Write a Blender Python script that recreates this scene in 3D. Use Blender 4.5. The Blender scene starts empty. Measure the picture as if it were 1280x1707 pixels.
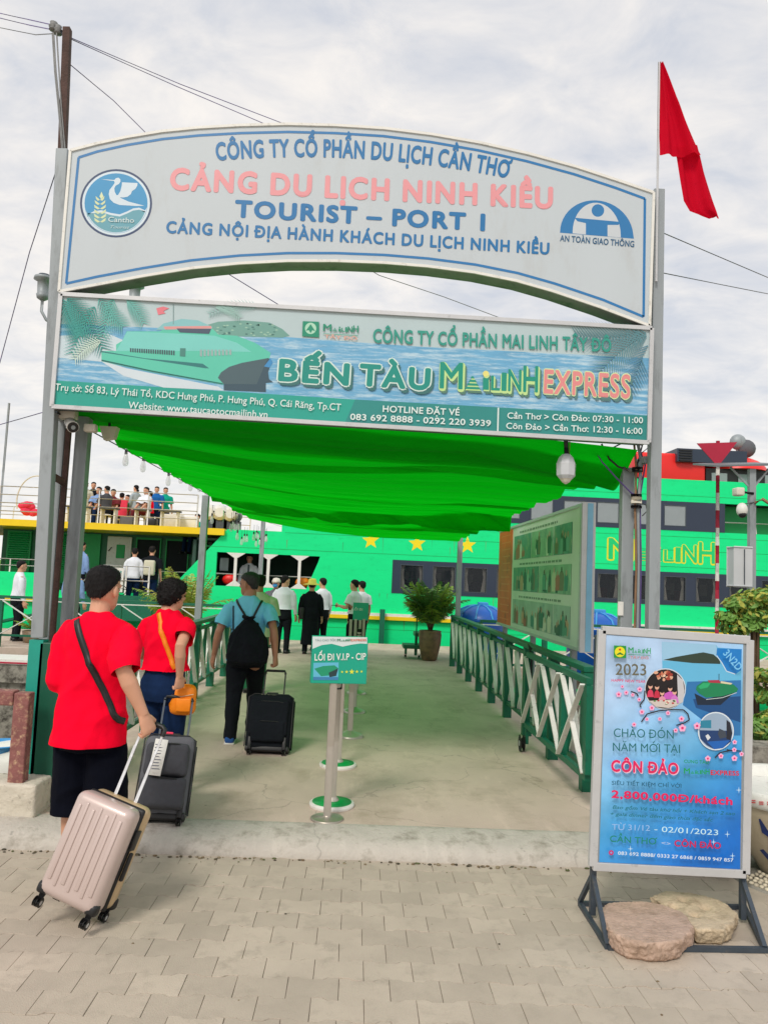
import bpy, bmesh, math, random, unicodedata
from mathutils import Vector, Matrix, noise
from mathutils.geometry import tessellate_polygon
from mathutils.bvhtree import BVHTree

rnd = random.Random(7)
R = math.radians
scene = bpy.context.scene
COL = scene.collection
V = Vector

# ------------------------------------------------------------------ camera
F = 1282.0
CAM = V((0, 0, 1.70))
ROT = Matrix.Rotation(R(-1.8), 3, 'Z') @ Matrix.Rotation(R(95.0), 3, 'X') @ Matrix.Rotation(R(2.5), 3, 'Z')
cd = bpy.data.cameras.new('camera')
cam = bpy.data.objects.new('camera', cd)
COL.objects.link(cam)
cam.location = CAM
cam.rotation_euler = ROT.to_euler()
cd.sensor_fit = 'VERTICAL'
cd.sensor_height = 36.0
cd.lens = F / 1707 * 36.0
cd.clip_start = 0.05
cd.clip_end = 3000
scene.camera = cam

# ------------------------------------------------------------------ sky and sun
SUN_EL, SUN_AZ = 44.0, 204.0        # degrees, azimuth clockwise from +Y
world = bpy.data.worlds.new('World')
scene.world = world
world.use_nodes = True
wn, wl = world.node_tree.nodes, world.node_tree.links
wn.clear()
w_out = wn.new('ShaderNodeOutputWorld')
w_bg = wn.new('ShaderNodeBackground')
w_bg.inputs['Strength'].default_value = 0.12
w_sky = wn.new('ShaderNodeTexSky')
w_sky.sky_type = 'NISHITA'
w_sky.sun_disc = False
w_sky.sun_elevation = R(SUN_EL)
w_sky.sun_rotation = R(SUN_AZ)
w_tc = wn.new('ShaderNodeTexCoord')
w_sep = wn.new('ShaderNodeSeparateXYZ')
wl.new(w_tc.outputs['Generated'], w_sep.inputs[0])


def wmath(op, a, b=None, clamp=False):
    n = wn.new('ShaderNodeMath')
    n.operation = op
    n.use_clamp = clamp
    for i, v in enumerate((a, b)):
        if v is None:
            continue
        if isinstance(v, (int, float)):
            n.inputs[i].default_value = v
        else:
            wl.new(v, n.inputs[i])
    return n.outputs[0]


zc = wmath('ADD', wmath('MAXIMUM', w_sep.outputs[2], 0.0), 0.22)
w_cmb = wn.new('ShaderNodeCombineXYZ')
wl.new(wmath('DIVIDE', w_sep.outputs[0], zc), w_cmb.inputs[0])
wl.new(wmath('DIVIDE', w_sep.outputs[1], zc), w_cmb.inputs[1])


def wnoise(scale, detail, rough, dist=0.0, off=(0, 0, 0)):
    m = wn.new('ShaderNodeMapping')
    m.inputs['Location'].default_value = off
    m.inputs['Rotation'].default_value = (0, 0, 0.5)
    m.inputs['Scale'].default_value = (1.0, 1.35, 1)
    wl.new(w_cmb.outputs[0], m.inputs[0])
    n = wn.new('ShaderNodeTexNoise')
    n.inputs['Scale'].default_value = scale
    n.inputs['Detail'].default_value = detail
    n.inputs['Roughness'].default_value = rough
    n.inputs['Distortion'].default_value = dist
    wl.new(m.outputs[0], n.inputs['Vector'])
    return n.outputs['Fac']


n_big = wnoise(0.9, 5, 0.55, 0.3, (3.1, 1.7, 0))
n_sm = wnoise(5.4, 9, 0.60, 0.4)
w_r1 = wn.new('ShaderNodeValToRGB')          # cloud body: grey-blue to white
e = w_r1.color_ramp.elements
e[0].position = 0.36
e[0].color = (0.62, 0.655, 0.73, 1)
e[1].position = 0.60
e[1].color = (1.0, 0.95, 0.895, 1)
mixn = wmath('ADD', wmath('MULTIPLY', n_big, 0.46), wmath('MULTIPLY', n_sm, 0.54))
wl.new(mixn, w_r1.inputs[0])
w_gain = wn.new('ShaderNodeVectorMath')
w_gain.operation = 'SCALE'
w_gain.inputs['Scale'].default_value = 6.75
wl.new(w_r1.outputs[0], w_gain.inputs[0])
# paler and warmer towards the hazy horizon
w_hz = wn.new('ShaderNodeMix')
w_hz.data_type = 'RGBA'
hz = wmath('POWER', wmath('SUBTRACT', 1.0, wmath('MAXIMUM', w_sep.outputs[2], 0.0), True), 4.5, True)
wl.new(wmath('MULTIPLY', hz, 0.55), w_hz.inputs['Factor'])
wl.new(w_gain.outputs[0], w_hz.inputs['A'])
w_hz.inputs['B'].default_value = (7.2, 6.85, 6.3, 1)
w_mix = wn.new('ShaderNodeMix')
w_mix.data_type = 'RGBA'
w_mix.inputs['Factor'].default_value = 0.93
wl.new(w_sky.outputs[0], w_mix.inputs['A'])
wl.new(w_hz.outputs['Result'], w_mix.inputs['B'])
wl.new(w_mix.outputs['Result'], w_bg.inputs['Color'])
wl.new(w_bg.outputs[0], w_out.inputs[0])

ld = bpy.data.lights.new('sun', 'SUN')
ld.energy = 1.5
ld.angle = R(15)
ld.color = (1.0, 0.93, 0.84)
sun = bpy.data.objects.new('sun', ld)
COL.objects.link(sun)
sd = V((math.sin(R(SUN_AZ)) * math.cos(R(SUN_EL)), math.cos(R(SUN_AZ)) * math.cos(R(SUN_EL)), math.sin(R(SUN_EL))))
sun.rotation_euler = sd.to_track_quat('Z', 'Y').to_euler()
sun.location = (0, 0, 30)

vs = scene.view_settings
vs.view_transform = 'Standard'
vs.look = 'None'
vs.exposure = 0.34
vs.gamma = 1
vs.use_curve_mapping = False
cy = scene.cycles
cy.max_bounces = 8
cy.diffuse_bounces = 4
cy.glossy_bounces = 3
cy.transmission_bounces = 5
cy.transparent_max_bounces = 12
cy.caustics_reflective = False
cy.caustics_refractive = False

# ------------------------------------------------------------------ helpers


def ray(px, py):
    return ROT @ V(((px - 640) / F, -(py - 853.5) / F, -1.0))


def P(px, py, Y):                 # a point of the plane y = Y
    d = ray(px, py)
    return CAM + d * (Y / d.y)


def PZ(px, py, z):                # a point of the level z
    d = ray(px, py)
    return CAM + d * ((z - CAM.z) / d.z)


def PXp(px, py, X):
    d = ray(px, py)
    return CAM + d * (X / d.x)


def c(r, g, b, k=1.0):
    def l(v):
        v /= 255.0
        return (v / 12.92 if v <= 0.04045 else ((v + 0.055) / 1.055) ** 2.4) * k
    return (l(r), l(g), l(b))


MATS = {}


def mat(name, col, rough=0.55, metal=0.0, var=0.12, scale=6.0, bump=0.0, bscale=60.0, spot=None, spot_amt=0.45,
        spot_scale=5.0, vcol=False, transp=0.0, translucent=0.0, perobj=0.0, stretch=(1, 1, 1), sheen=0.0, spec=0.5, coat=0.0, wear=0.0):
    if name in MATS:
        return MATS[name]
    m = bpy.data.materials.new(name)
    m.use_nodes = True
    nt = m.node_tree
    N, L = nt.nodes, nt.links
    N.clear()
    out = N.new('ShaderNodeOutputMaterial')
    b = N.new('ShaderNodeBsdfPrincipled')
    b.inputs['Roughness'].default_value = rough
    b.inputs['Metallic'].default_value = metal
    b.inputs['Specular IOR Level'].default_value = spec
    b.inputs['Coat Weight'].default_value = coat
    if sheen:
        b.inputs['Sheen Weight'].default_value = sheen
    geo = N.new('ShaderNodeNewGeometry')
    mp = N.new('ShaderNodeMapping')
    mp.inputs['Scale'].default_value = stretch
    L.new(geo.outputs['Position'], mp.inputs[0])
    nz = N.new('ShaderNodeTexNoise')
    nz.inputs['Scale'].default_value = scale
    nz.inputs['Detail'].default_value = 7
    nz.inputs['Roughness'].default_value = 0.6
    L.new(mp.outputs[0], nz.inputs['Vector'])
    mr = N.new('ShaderNodeMapRange')
    mr.inputs['From Min'].default_value = 0.25
    mr.inputs['From Max'].default_value = 0.75
    mr.inputs['To Min'].default_value = 1 - var
    mr.inputs['To Max'].default_value = 1 + var
    L.new(nz.outputs['Fac'], mr.inputs['Value'])
    val = mr.outputs[0]
    if perobj:
        oi = N.new('ShaderNodeObjectInfo')
        m2 = N.new('ShaderNodeMapRange')
        m2.inputs['To Min'].default_value = 1 - perobj
        m2.inputs['To Max'].default_value = 1 + perobj
        L.new(oi.outputs['Random'], m2.inputs['Value'])
        mm = N.new('ShaderNodeMath')
        mm.operation = 'MULTIPLY'
        L.new(val, mm.inputs[0])
        L.new(m2.outputs[0], mm.inputs[1])
        val = mm.outputs[0]
    sc = N.new('ShaderNodeVectorMath')
    sc.operation = 'SCALE'
    if vcol:
        at = N.new('ShaderNodeAttribute')
        at.attribute_name = 'Col'
        L.new(at.outputs['Color'], sc.inputs[0])
    else:
        sc.inputs[0].default_value = col
    L.new(val, sc.inputs['Scale'])
    cur = sc.outputs[0]
    if spot is not None:
        n2 = N.new('ShaderNodeTexNoise')
        n2.inputs['Scale'].default_value = spot_scale
        n2.inputs['Detail'].default_value = 9
        n2.inputs['Roughness'].default_value = 0.7
        L.new(mp.outputs[0], n2.inputs['Vector'])
        rp = N.new('ShaderNodeMapRange')
        rp.inputs['From Min'].default_value = 1 - spot_amt - 0.05
        rp.inputs['From Max'].default_value = 1 - spot_amt + 0.13
        L.new(n2.outputs['Fac'], rp.inputs['Value'])
        mx = N.new('ShaderNodeMix')
        mx.data_type = 'RGBA'
        L.new(rp.outputs[0], mx.inputs['Factor'])
        L.new(cur, mx.inputs['A'])
        mx.inputs['B'].default_value = (*spot, 1)
        cur = mx.outputs['Result']
    if wear:                                    # hairline cracks, small dark flecks and scuffs
        for kind_ in ('crack', 'fleck', 'scuff'):
            if kind_ == 'crack':
                wn_ = N.new('ShaderNodeTexNoise')
                wn_.inputs['Scale'].default_value = 2.0
                wn_.inputs['Detail'].default_value = 6
                L.new(geo.outputs['Position'], wn_.inputs['Vector'])
                av = N.new('ShaderNodeMix')
                av.data_type = 'VECTOR'
                av.inputs['Factor'].default_value = .35
                L.new(geo.outputs['Position'], av.inputs['A'])
                L.new(wn_.outputs['Color'], av.inputs['B'])
                vo = N.new('ShaderNodeTexVoronoi')
                vo.feature = 'DISTANCE_TO_EDGE'
                vo.inputs['Scale'].default_value = .75
                L.new(av.outputs['Result'], vo.inputs['Vector'])
                src, f0, f1, amt, cl_ = vo.outputs['Distance'], .004, .0, .5, [q * .42 for q in col]
            elif kind_ == 'fleck':
                wn_ = N.new('ShaderNodeTexNoise')
                wn_.inputs['Scale'].default_value = 14
                wn_.inputs['Detail'].default_value = 3
                L.new(geo.outputs['Position'], wn_.inputs['Vector'])
                src, f0, f1, amt, cl_ = wn_.outputs['Fac'], .70, .76, .6, [q * .45 for q in col]
            else:
                wn_ = N.new('ShaderNodeTexNoise')
                wn_.inputs['Scale'].default_value = 1.0
                wn_.inputs['Detail'].default_value = 10
                wn_.inputs['Roughness'].default_value = .75
                m3 = N.new('ShaderNodeMapping')
                m3.inputs['Scale'].default_value = (5, 1.2, 1)
                L.new(geo.outputs['Position'], m3.inputs[0])
                L.new(m3.outputs[0], wn_.inputs['Vector'])
                src, f0, f1, amt, cl_ = wn_.outputs['Fac'], .54, .68, .5, [min(1, q * 1.25) for q in col]
            rr2 = N.new('ShaderNodeMapRange')
            rr2.inputs['From Min'].default_value = f0
            rr2.inputs['From Max'].default_value = f1
            rr2.inputs['To Max'].default_value = amt * wear
            L.new(src, rr2.inputs['Value'])
            mx = N.new('ShaderNodeMix')
            mx.data_type = 'RGBA'
            L.new(rr2.outputs[0], mx.inputs['Factor'])
            L.new(cur, mx.inputs['A'])
            mx.inputs['B'].default_value = (*cl_, 1)
            cur = mx.outputs['Result']
    L.new(cur, b.inputs['Base Color'])
    if bump:
        n3 = N.new('ShaderNodeTexNoise')
        n3.inputs['Scale'].default_value = bscale
        n3.inputs['Detail'].default_value = 5
        L.new(mp.outputs[0], n3.inputs['Vector'])
        bp = N.new('ShaderNodeBump')
        bp.inputs['Strength'].default_value = bump
        bp.inputs['Distance'].default_value = 0.01
        L.new(n3.outputs['Fac'], bp.inputs['Height'])
        L.new(bp.outputs[0], b.inputs['Normal'])
    sh = b.outputs[0]
    if translucent:
        t = N.new('ShaderNodeBsdfTranslucent')
        L.new(cur, t.inputs['Color'])
        ms = N.new('ShaderNodeMixShader')
        ms.inputs[0].default_value = translucent
        L.new(sh, ms.inputs[1])
        L.new(t.outputs[0], ms.inputs[2])
        sh = ms.outputs[0]
    if transp:
        t = N.new('ShaderNodeBsdfTransparent')
        ms = N.new('ShaderNodeMixShader')
        ms.inputs[0].default_value = transp
        L.new(sh, ms.inputs[1])
        L.new(t.outputs[0], ms.inputs[2])
        sh = ms.outputs[0]
    L.new(sh, out.inputs[0])
    MATS[name] = m
    return m


def frame_of(t, up=None):
    t = t.normalized()
    u = up if up is not None else (V((0, 0, 1)) if abs(t.z) < 0.9 else V((0, 1, 0)))
    a = t.cross(u)
    if a.length < 1e-6:
        a = t.cross(V((1, 0, 0)))
    a.normalize()
    return a, a.cross(t).normalized()


class MB:
    def __init__(s):
        s.v, s.f, s.sm, s.mi, s.cl = [], [], [], [], []
        s.m = 0
        s.col = None

    def add(s, vs_, fs, smooth=False):
        o = len(s.v)
        s.v += [V(p) for p in vs_]
        for f in fs:
            s.f.append([i + o for i in f])
            s.sm.append(smooth)
            s.mi.append(s.m)
            s.cl.append(s.col)
        return s

    def box(s, cx, sz, M=None):
        cx = V(cx)
        h = V(sz) / 2
        vv = []
        for x in (-1, 1):
            for y in (-1, 1):
                for z in (-1, 1):
                    p = V((x * h.x, y * h.y, z * h.z))
                    if M is not None:
                        p = M @ p
                    vv.append(cx + p)
        return s.add(vv, [(0, 1, 3, 2), (4, 6, 7, 5), (0, 4, 5, 1), (2, 3, 7, 6), (0, 2, 6, 4), (1, 5, 7, 3)])

    def bx(s, x0, x1, y0, y1, z0, z1):
        return s.box(((x0 + x1) / 2, (y0 + y1) / 2, (z0 + z1) / 2), (abs(x1 - x0), abs(y1 - y0), abs(z1 - z0)))

    def beam(s, p0, p1, w, h, up=None):
        p0, p1 = V(p0), V(p1)
        a, b = frame_of(p1 - p0, V(up) if up else None)
        a, b = a * w / 2, b * h / 2
        vv = [p + q for p in (p0, p1) for q in (-a - b, a - b, a + b, -a + b)]
        return s.add(vv, [(0, 3, 2, 1), (4, 5, 6, 7), (0, 1, 5, 4), (1, 2, 6, 5), (2, 3, 7, 6), (3, 0, 4, 7)])

    def tube(s, pts, r, n=8, smooth=True, cap=True):
        pts = [V(p) for p in pts]
        rs = r if isinstance(r, (list, tuple)) else [r] * len(pts)
        rings, prev = [], None
        for i, p in enumerate(pts):
            t = (pts[min(i + 1, len(pts) - 1)] - pts[max(i - 1, 0)])
            t = t.normalized() if t.length > 1e-9 else V((0, 0, 1))
            if prev is None:
                a, b = frame_of(t)
            else:
                a = prev - t * prev.dot(t)
                a.normalize()
                b = t.cross(a)
            prev = a
            ra, rb = rs[i] if isinstance(rs[i], (tuple, list)) else (rs[i], rs[i])
            rings.append([p + a * (ra * math.cos(2 * math.pi * k / n)) + b * (rb * math.sin(2 * math.pi * k / n)) for k in range(n)])
        vv = [q for rg in rings for q in rg]
        ff = []
        for i in range(len(rings) - 1):
            for k in range(n):
                k2 = (k + 1) % n
                ff.append((i * n + k, i * n + k2, (i + 1) * n + k2, (i + 1) * n + k))
        s.add(vv, ff, smooth)
        if cap:
            s.add(rings[0], [list(range(n))[::-1]])
            s.add(rings[-1], [list(range(n))])
        return s

    def loft(s, rings, n=20, smooth=True, power=2.0):
        """rings: (centre, vector a, vector b)"""
        vv = []
        for (ce, a, b) in rings:
            for k in range(n):
                t = 2 * math.pi * k / n
                ct, st = math.cos(t), math.sin(t)
                x = math.copysign(abs(ct) ** (2 / power), ct)
                y = math.copysign(abs(st) ** (2 / power), st)
                vv.append(V(ce) + V(a) * x + V(b) * y)
        ff = []
        m = len(rings)
        for i in range(m - 1):
            for k in range(n):
                k2 = (k + 1) % n
                ff.append((i * n + k, i * n + k2, (i + 1) * n + k2, (i + 1) * n + k))
        s.add(vv, ff, smooth)
        s.add(vv[:n], [list(range(n))[::-1]])
        return s.add(vv[-n:], [list(range(n))])

    def lathe(s, prof, ce, n=24, smooth=True):
        ce = V(ce)
        return s.loft([(ce + V((0, 0, z)), V((r, 0, 0)), V((0, r, 0))) for r, z in prof], n, smooth)

    def ball(s, ce, r, n=12, m=8):
        ce = V(ce)
        r = V(r) if not isinstance(r, (int, float)) else V((r, r, r))
        rg = []
        for i in range(m + 1):
            t = math.pi * i / m
            q = max(math.sin(t), 0.02)
            rg.append((ce + V((0, 0, -r.z * math.cos(t))), V((r.x * q, 0, 0)), V((0, r.y * q, 0))))
        return s.loft(rg, n)

    def prism(s, pts, d):
        """closed polygon (3-D points) swept by vector d"""
        pts = [V(p) for p in pts]
        n = len(pts)
        tri = tessellate_polygon([pts])
        vv = pts + [p + V(d) for p in pts]
        ff = [tuple(t) for t in tri] + [tuple(i + n for i in t[::-1]) for t in tri]
        ff += [(i, (i + 1) % n, (i + 1) % n + n, i + n) for i in range(n)]
        return s.add(vv, ff)

    def poly(s, pts):
        pts = [V(p) for p in pts]
        if len(pts) <= 4:
            return s.add(pts, [tuple(range(len(pts)))])
        return s.add(pts, [tuple(t) for t in tessellate_polygon([pts])])

    def rbox(s, ce, sz, r, M=None, seg=3, smooth=True):
        bm = bmesh.new()
        bmesh.ops.create_cube(bm, size=1)
        for v in bm.verts:
            v.co = V((v.co.x * sz[0], v.co.y * sz[1], v.co.z * sz[2]))
        bmesh.ops.bevel(bm, geom=bm.edges[:], offset=r, segments=seg, profile=0.5, affect='EDGES')
        bm.verts.ensure_lookup_table()
        vv = [V(ce) + (M @ v.co if M is not None else v.co) for v in bm.verts]
        ff = [[v.index for v in f.verts] for f in bm.faces]
        bm.free()
        return s.add(vv, ff, smooth)

    def mesh(s, name, mats, off=V((0, 0, 0))):
        me = bpy.data.meshes.new(name)
        me.from_pydata([tuple(p - off) for p in s.v], [], s.f)
        me.polygons.foreach_set('use_smooth', s.sm)
        if any(s.mi):
            me.polygons.foreach_set('material_index', s.mi)
        for m_ in (mats if isinstance(mats, (list, tuple)) else [mats]):
            me.materials.append(m_)
        if any(q is not None for q in s.cl):
            at = me.color_attributes.new('Col', 'FLOAT_COLOR', 'CORNER')
            buf = []
            for p, q in zip(me.polygons, s.cl):
                buf += list((*(q or (0.5, 0.5, 0.5)), 1.0)) * len(p.vertices)
            at.data.foreach_set('color', buf)
        me.validate()
        me.update()
        return me

    def build(s, name, mats, parent=None, bevel=0.0, **kw):
        """one mesh object; a child sits in its thing's space, a top-level one gets its own origin"""
        if parent is not None:
            off = OFF[parent.name]
        else:
            lo = [min(p[i] for p in s.v) for i in range(3)]
            hi = [max(p[i] for p in s.v) for i in range(3)]
            off = V(((lo[0] + hi[0]) / 2, (lo[1] + hi[1]) / 2, lo[2]))
        o = bpy.data.objects.new(name, s.mesh(name, mats, off))
        COL.objects.link(o)
        if parent is not None:
            o.parent = parent
        else:
            o.location = off
        OFF[o.name] = off
        if bevel:
            bv = o.modifiers.new('bevel', 'BEVEL')
            bv.width = bevel
            bv.segments = 2
            bv.limit_method = 'ANGLE'
        for k_, v_ in kw.items():
            o[k_] = v_
        return o


OFF = {}
G_ = {}


def thing(name, label, cat, base=(0, 0, 0), group=None):
    o = bpy.data.objects.new(name, None)
    o.empty_display_size = 0.1
    COL.objects.link(o)
    o.location = V(base)
    OFF[o.name] = V(base)
    o['label'] = label
    o['category'] = cat
    if group:
        o['group'] = group
    return o


def tag(o, label, cat, group=None):
    o['label'] = label
    o['category'] = cat
    if group:
        o['group'] = group
    return o


def copy_tree(o, parent=None):
    q = o.copy()
    COL.objects.link(q)
    OFF[q.name] = OFF.get(o.name, V((0, 0, 0)))
    if parent is not None:
        q.parent = parent
    for ch in list(o.children):
        copy_tree(ch, q)
    return q


# flat print, each piece on its own thin layer
M_PRINT = mat('print_ink', None, 0.45, var=0.04, scale=3, vcol=True)


class Art:
    def __init__(s, Y, step=-0.00014):
        s.mb, s.Y, s.k, s.step = MB(), Y, 1, step

    def w(s, px, py):
        return P(px, py, s.Y) + V((0, s.step * s.k, 0))

    def poly(s, pts, col):
        s.mb.col = col
        s.mb.poly([s.w(*p) for p in pts])
        s.k += 1
        return s

    def ell(s, cx, cyy, rx, ry, col, n=32, a0=0, a1=360):
        pts = [(cx + rx * math.cos(R(a0 + (a1 - a0) * i / n)), cyy + ry * math.sin(R(a0 + (a1 - a0) * i / n))) for i in range(n + (a1 - a0 < 360))]
        return s.poly(pts, col)

    def line(s, pts, w, col):
        s.mb.col = col
        for i in range(len(pts) - 1):
            (x0, y0), (x1, y1) = pts[i], pts[i + 1]
            dx, dy = x1 - x0, y1 - y0
            l = math.hypot(dx, dy) or 1
            nx, ny = -dy / l * w / 2, dx / l * w / 2
            s.mb.poly([s.w(x0 + nx, y0 + ny), s.w(x1 + nx, y1 + ny), s.w(x1 - nx, y1 - ny), s.w(x0 - nx, y0 - ny)])
        s.k += 1
        return s

    def star(s, cx, cyy, r, col, rot=-90):
        return s.poly([(cx + (r if i % 2 == 0 else r * 0.42) * math.cos(R(rot + 36 * i)), cyy + (r if i % 2 == 0 else r * 0.42) * math.sin(R(rot + 36 * i))) for i in range(10)], col)

    def build(s, name, parent):
        return s.mb.build(name, M_PRINT, parent)


GLY = {}


def raw_glyph(t):
    if t not in GLY:
        cu = bpy.data.curves.new('lettering', 'FONT')
        cu.body = t
        cu.resolution_u = 4
        o = bpy.data.objects.new('lettering', cu)
        COL.objects.link(o)
        me = bpy.data.meshes.new_from_object(o.evaluated_get(bpy.context.evaluated_depsgraph_get()))
        GLY[t] = ([(v.co.x, v.co.y) for v in me.vertices], [tuple(p.vertices) for p in me.polygons])
        bpy.data.objects.remove(o)
        bpy.data.curves.remove(cu)
        bpy.data.meshes.remove(me)
    return GLY[t]


def wid(t):
    v = raw_glyph(t)[0]
    return max(p[0] for p in v), min(p[0] for p in v)


def text_shape(body, bold, shear=0.0, space=1.0, track=None):
    """letters set one by one from the plain alphabet; accents are drawn here as strokes"""
    vv, ff = [], []
    pen = 0.0
    trk = bold * 1.3 if track is None else track
    hh = wid('H')[0]
    advH = wid('HH')[0] - hh
    offs = [(0, 0)] + ([(bold * math.cos(R(45 * k)), bold * math.sin(R(45 * k))) for k in range(8)] if bold > 0 else [])
    for ch in body:
        if ch == ' ':
            pen += .27 * space + trk * .8
            continue
        dec = unicodedata.normalize('NFD', ch)
        base, marks = dec[0], dec[1:]
        bar = base in 'Đđ'
        base = {'Đ': 'D', 'đ': 'd'}.get(base, base)
        if base == 'i' and any(m_ in marks for m_ in '\u0301\u0300'):
            base = '\u0131' if False else 'i'
        gv, gf = raw_glyph(base)
        polys = [[gv[k] for k in f] for f in gf]
        x1, x0 = max(p[0] for p in gv), min(p[0] for p in gv)
        top = max(p[1] for p in gv)
        up = base.isupper()
        cx = (x0 + x1) / 2
        th = .085

        def st(p, q, w_=th):
            dx, dy = q[0] - p[0], q[1] - p[1]
            l_ = math.hypot(dx, dy) or 1
            nx, ny = -dy / l_ * w_ / 2, dx / l_ * w_ / 2
            polys.append([(p[0] - nx, p[1] - ny), (q[0] - nx, q[1] - ny), (q[0] + nx, q[1] + ny), (p[0] + nx, p[1] + ny)])
        if bar:
            if up:
                st((x0 - .07, .37), (x0 + .30, .37), .075)
            else:
                st((x1 - .26, .63), (x1 + .05, .63), .06)
        y = top + .06
        for m_ in marks:
            if m_ == '\u0302':
                st((cx - .15, y), (cx, y + .12), .07)
                st((cx, y + .12), (cx + .15, y), .07)
            elif m_ == '\u0306':
                st((cx - .14, y + .12), (cx - .08, y + .03), .06)
                st((cx - .09, y + .03), (cx + .09, y + .03), .06)
                st((cx + .08, y + .03), (cx + .14, y + .12), .06)
            elif m_ == '\u031b':
                hx = x1 - (.04 if base in 'Oo' else -.01)
                yy = top * (.93 if base in 'Oo' else .97)
                st((hx - .05, yy - .02), (hx + .08, yy + .02), .07)
                st((hx + .06, yy), (hx + .10, yy + .12), .07)
            elif m_ == '\u0323':
                st((cx, -.13), (cx, -.23), .11)
        y2 = y + (.13 if ('\u0302' in marks or '\u0306' in marks) else 0)
        x2 = cx + (.10 if '\u0302' in marks else 0)
        for m_ in marks:
            if m_ == '\u0301':
                st((x2 - .03, y2), (x2 + .10, y2 + .15), .08)
            elif m_ == '\u0300':
                st((x2 - .12, y2 + .15), (x2 + .02, y2), .08)
            elif m_ == '\u0309':
                st((x2 - .06, y2 + .15), (x2 + .06, y2 + .13), .055)
                st((x2 + .06, y2 + .15), (x2 + .05, y2 + .07), .055)
                st((x2 + .05, y2 + .08), (x2 - .02, y2), .055)
            elif m_ == '\u0303':
                st((x2 - .14, y2 + .02), (x2 - .05, y2 + .09), .055)
                st((x2 - .06, y2 + .09), (x2 + .06, y2 + .03), .055)
                st((x2 + .05, y2 + .03), (x2 + .14, y2 + .10), .055)
        for (ox, oy) in offs:
            for p in polys:
                ff.append(tuple(range(len(vv), len(vv) + len(p))))
                vv += [V((pen + q[0] + ox + shear * q[1], q[1] + oy, 0)) for q in p]
        adv = wid('H' + base + 'H')[0] - hh - advH
        pen += adv * space + trk
    return vv, ff


def lettering(parent, body, p0, p1, cap, Y, col, bold=0.0, lift=0.002, sag=0.0, shear=0.0, shift=(0, 0), name='lettering', to3=None, space=1.0, track=None):
    """text whose baseline runs p0->p1 (photo pixels on the plane y=Y), capitals cap pixels tall, laid lift in front"""
    vv, ff = text_shape(body, bold, shear, space, track)
    x0, x1 = min(v.x for v in vv) + bold, max(v.x for v in vv) - bold
    f3 = to3 or (lambda a, b: P(a, b, Y))
    A = f3(p0[0] + shift[0], p0[1] + shift[1])
    B = f3(p1[0] + shift[0], p1[1] + shift[1])
    u = B - A
    L = u.length
    u.normalize()
    n = V((0, -1, 0)) if to3 is None else V((-1, 0, 0))
    up = n.cross(u).normalized()
    if up.z < 0:
        up = -up
    n2 = -u.cross(up) if u.cross(up).dot(n) < 0 else u.cross(up)
    px = (f3(p0[0], p0[1]) - f3(p0[0], p0[1] - 10)).length / 10
    sy = cap * px / 0.728
    sg = sag * px
    out = []
    for v in vv:
        t = (v.x - x0) / (x1 - x0)
        ang = math.atan2(sg * 4 * (1 - 2 * t), L)
        base = A + u * (t * L) + up * (4 * sg * t * (1 - t))
        out.append(base + (up * math.cos(ang) - u * math.sin(ang)) * (v.y * sy) + n2 * lift)
    mb = MB()
    mb.col = col
    vs2, fs2 = [], []
    for i, f in enumerate(ff):          # overlapping strokes never share a plane
        d_ = n2 * ((i % 397) * 3e-6)
        fs2.append(tuple(range(len(vs2), len(vs2) + len(f))))
        vs2 += [out[k] + d_ for k in f]
    mb.add(vs2, fs2)
    return mb.build(name, M_PRINT, parent)


def fat_logo(parent, p0, p1, h, Y, col, lift=0.002, bold=0.03, dot=None, shift=(0, 0), name='lettering'):
    """uneven block lettering: tall M, a small striped tree for A, dotted i, then L I N H growing taller"""
    seq = [('M', 0.00, 0.225, 0.98), ('A', 0.25, 0.415, 0.52), ('i', 0.44, 0.50, 0.60), ('L', 0.525, 0.61, 0.55), ('I', 0.635, 0.675, 0.68), ('N', 0.70, 0.83, 0.82), ('H', 0.855, 1.0, 0.98)]
    f = lambda t, d=0: (p0[0] + (p1[0] - p0[0]) * t + shift[0], p0[1] + (p1[1] - p0[1]) * t - d + shift[1])
    a = Art(Y)
    a.k = 0
    a.step = -lift
    a.k = 1
    for ch, t0, t1, hh in seq:
        if ch == 'A':
            k0 = a.k
            for j in range(4):
                q0, q1 = j / 4, (j + 0.62) / 4
                w0, w1 = (t1 - t0) / 2 * (1 - q0), (t1 - t0) / 2 * (1 - q1)
                m_ = (t0 + t1) / 2
                a.k = k0
                a.poly([f(m_ - w0, q0 * hh * h), f(m_ + w0, q0 * hh * h), f(m_ + w1 * 0.9, q1 * hh * h), f(m_ - w1 * 0.9, q1 * hh * h)], col)
            a.k = k0
        elif ch == 'i':
            k0 = a.k
            a.poly([f(t0, 0), f(t1, 0), f(t1, h * 0.42), f(t0, h * 0.42)], col)
            a.k = k0
            cc_ = f((t0 + t1) / 2, h * 0.58)
            a.ell(cc_[0], cc_[1], h * 0.11, h * 0.11, dot or col, 14)
            a.k = k0
    a.build(name, parent)
    for ch, t0, t1, hh in seq:
        if ch not in 'Ai':
            lettering(parent, ch, f(t0), f(t1), h * hh, Y, col, bold, lift, name=name)


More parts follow.
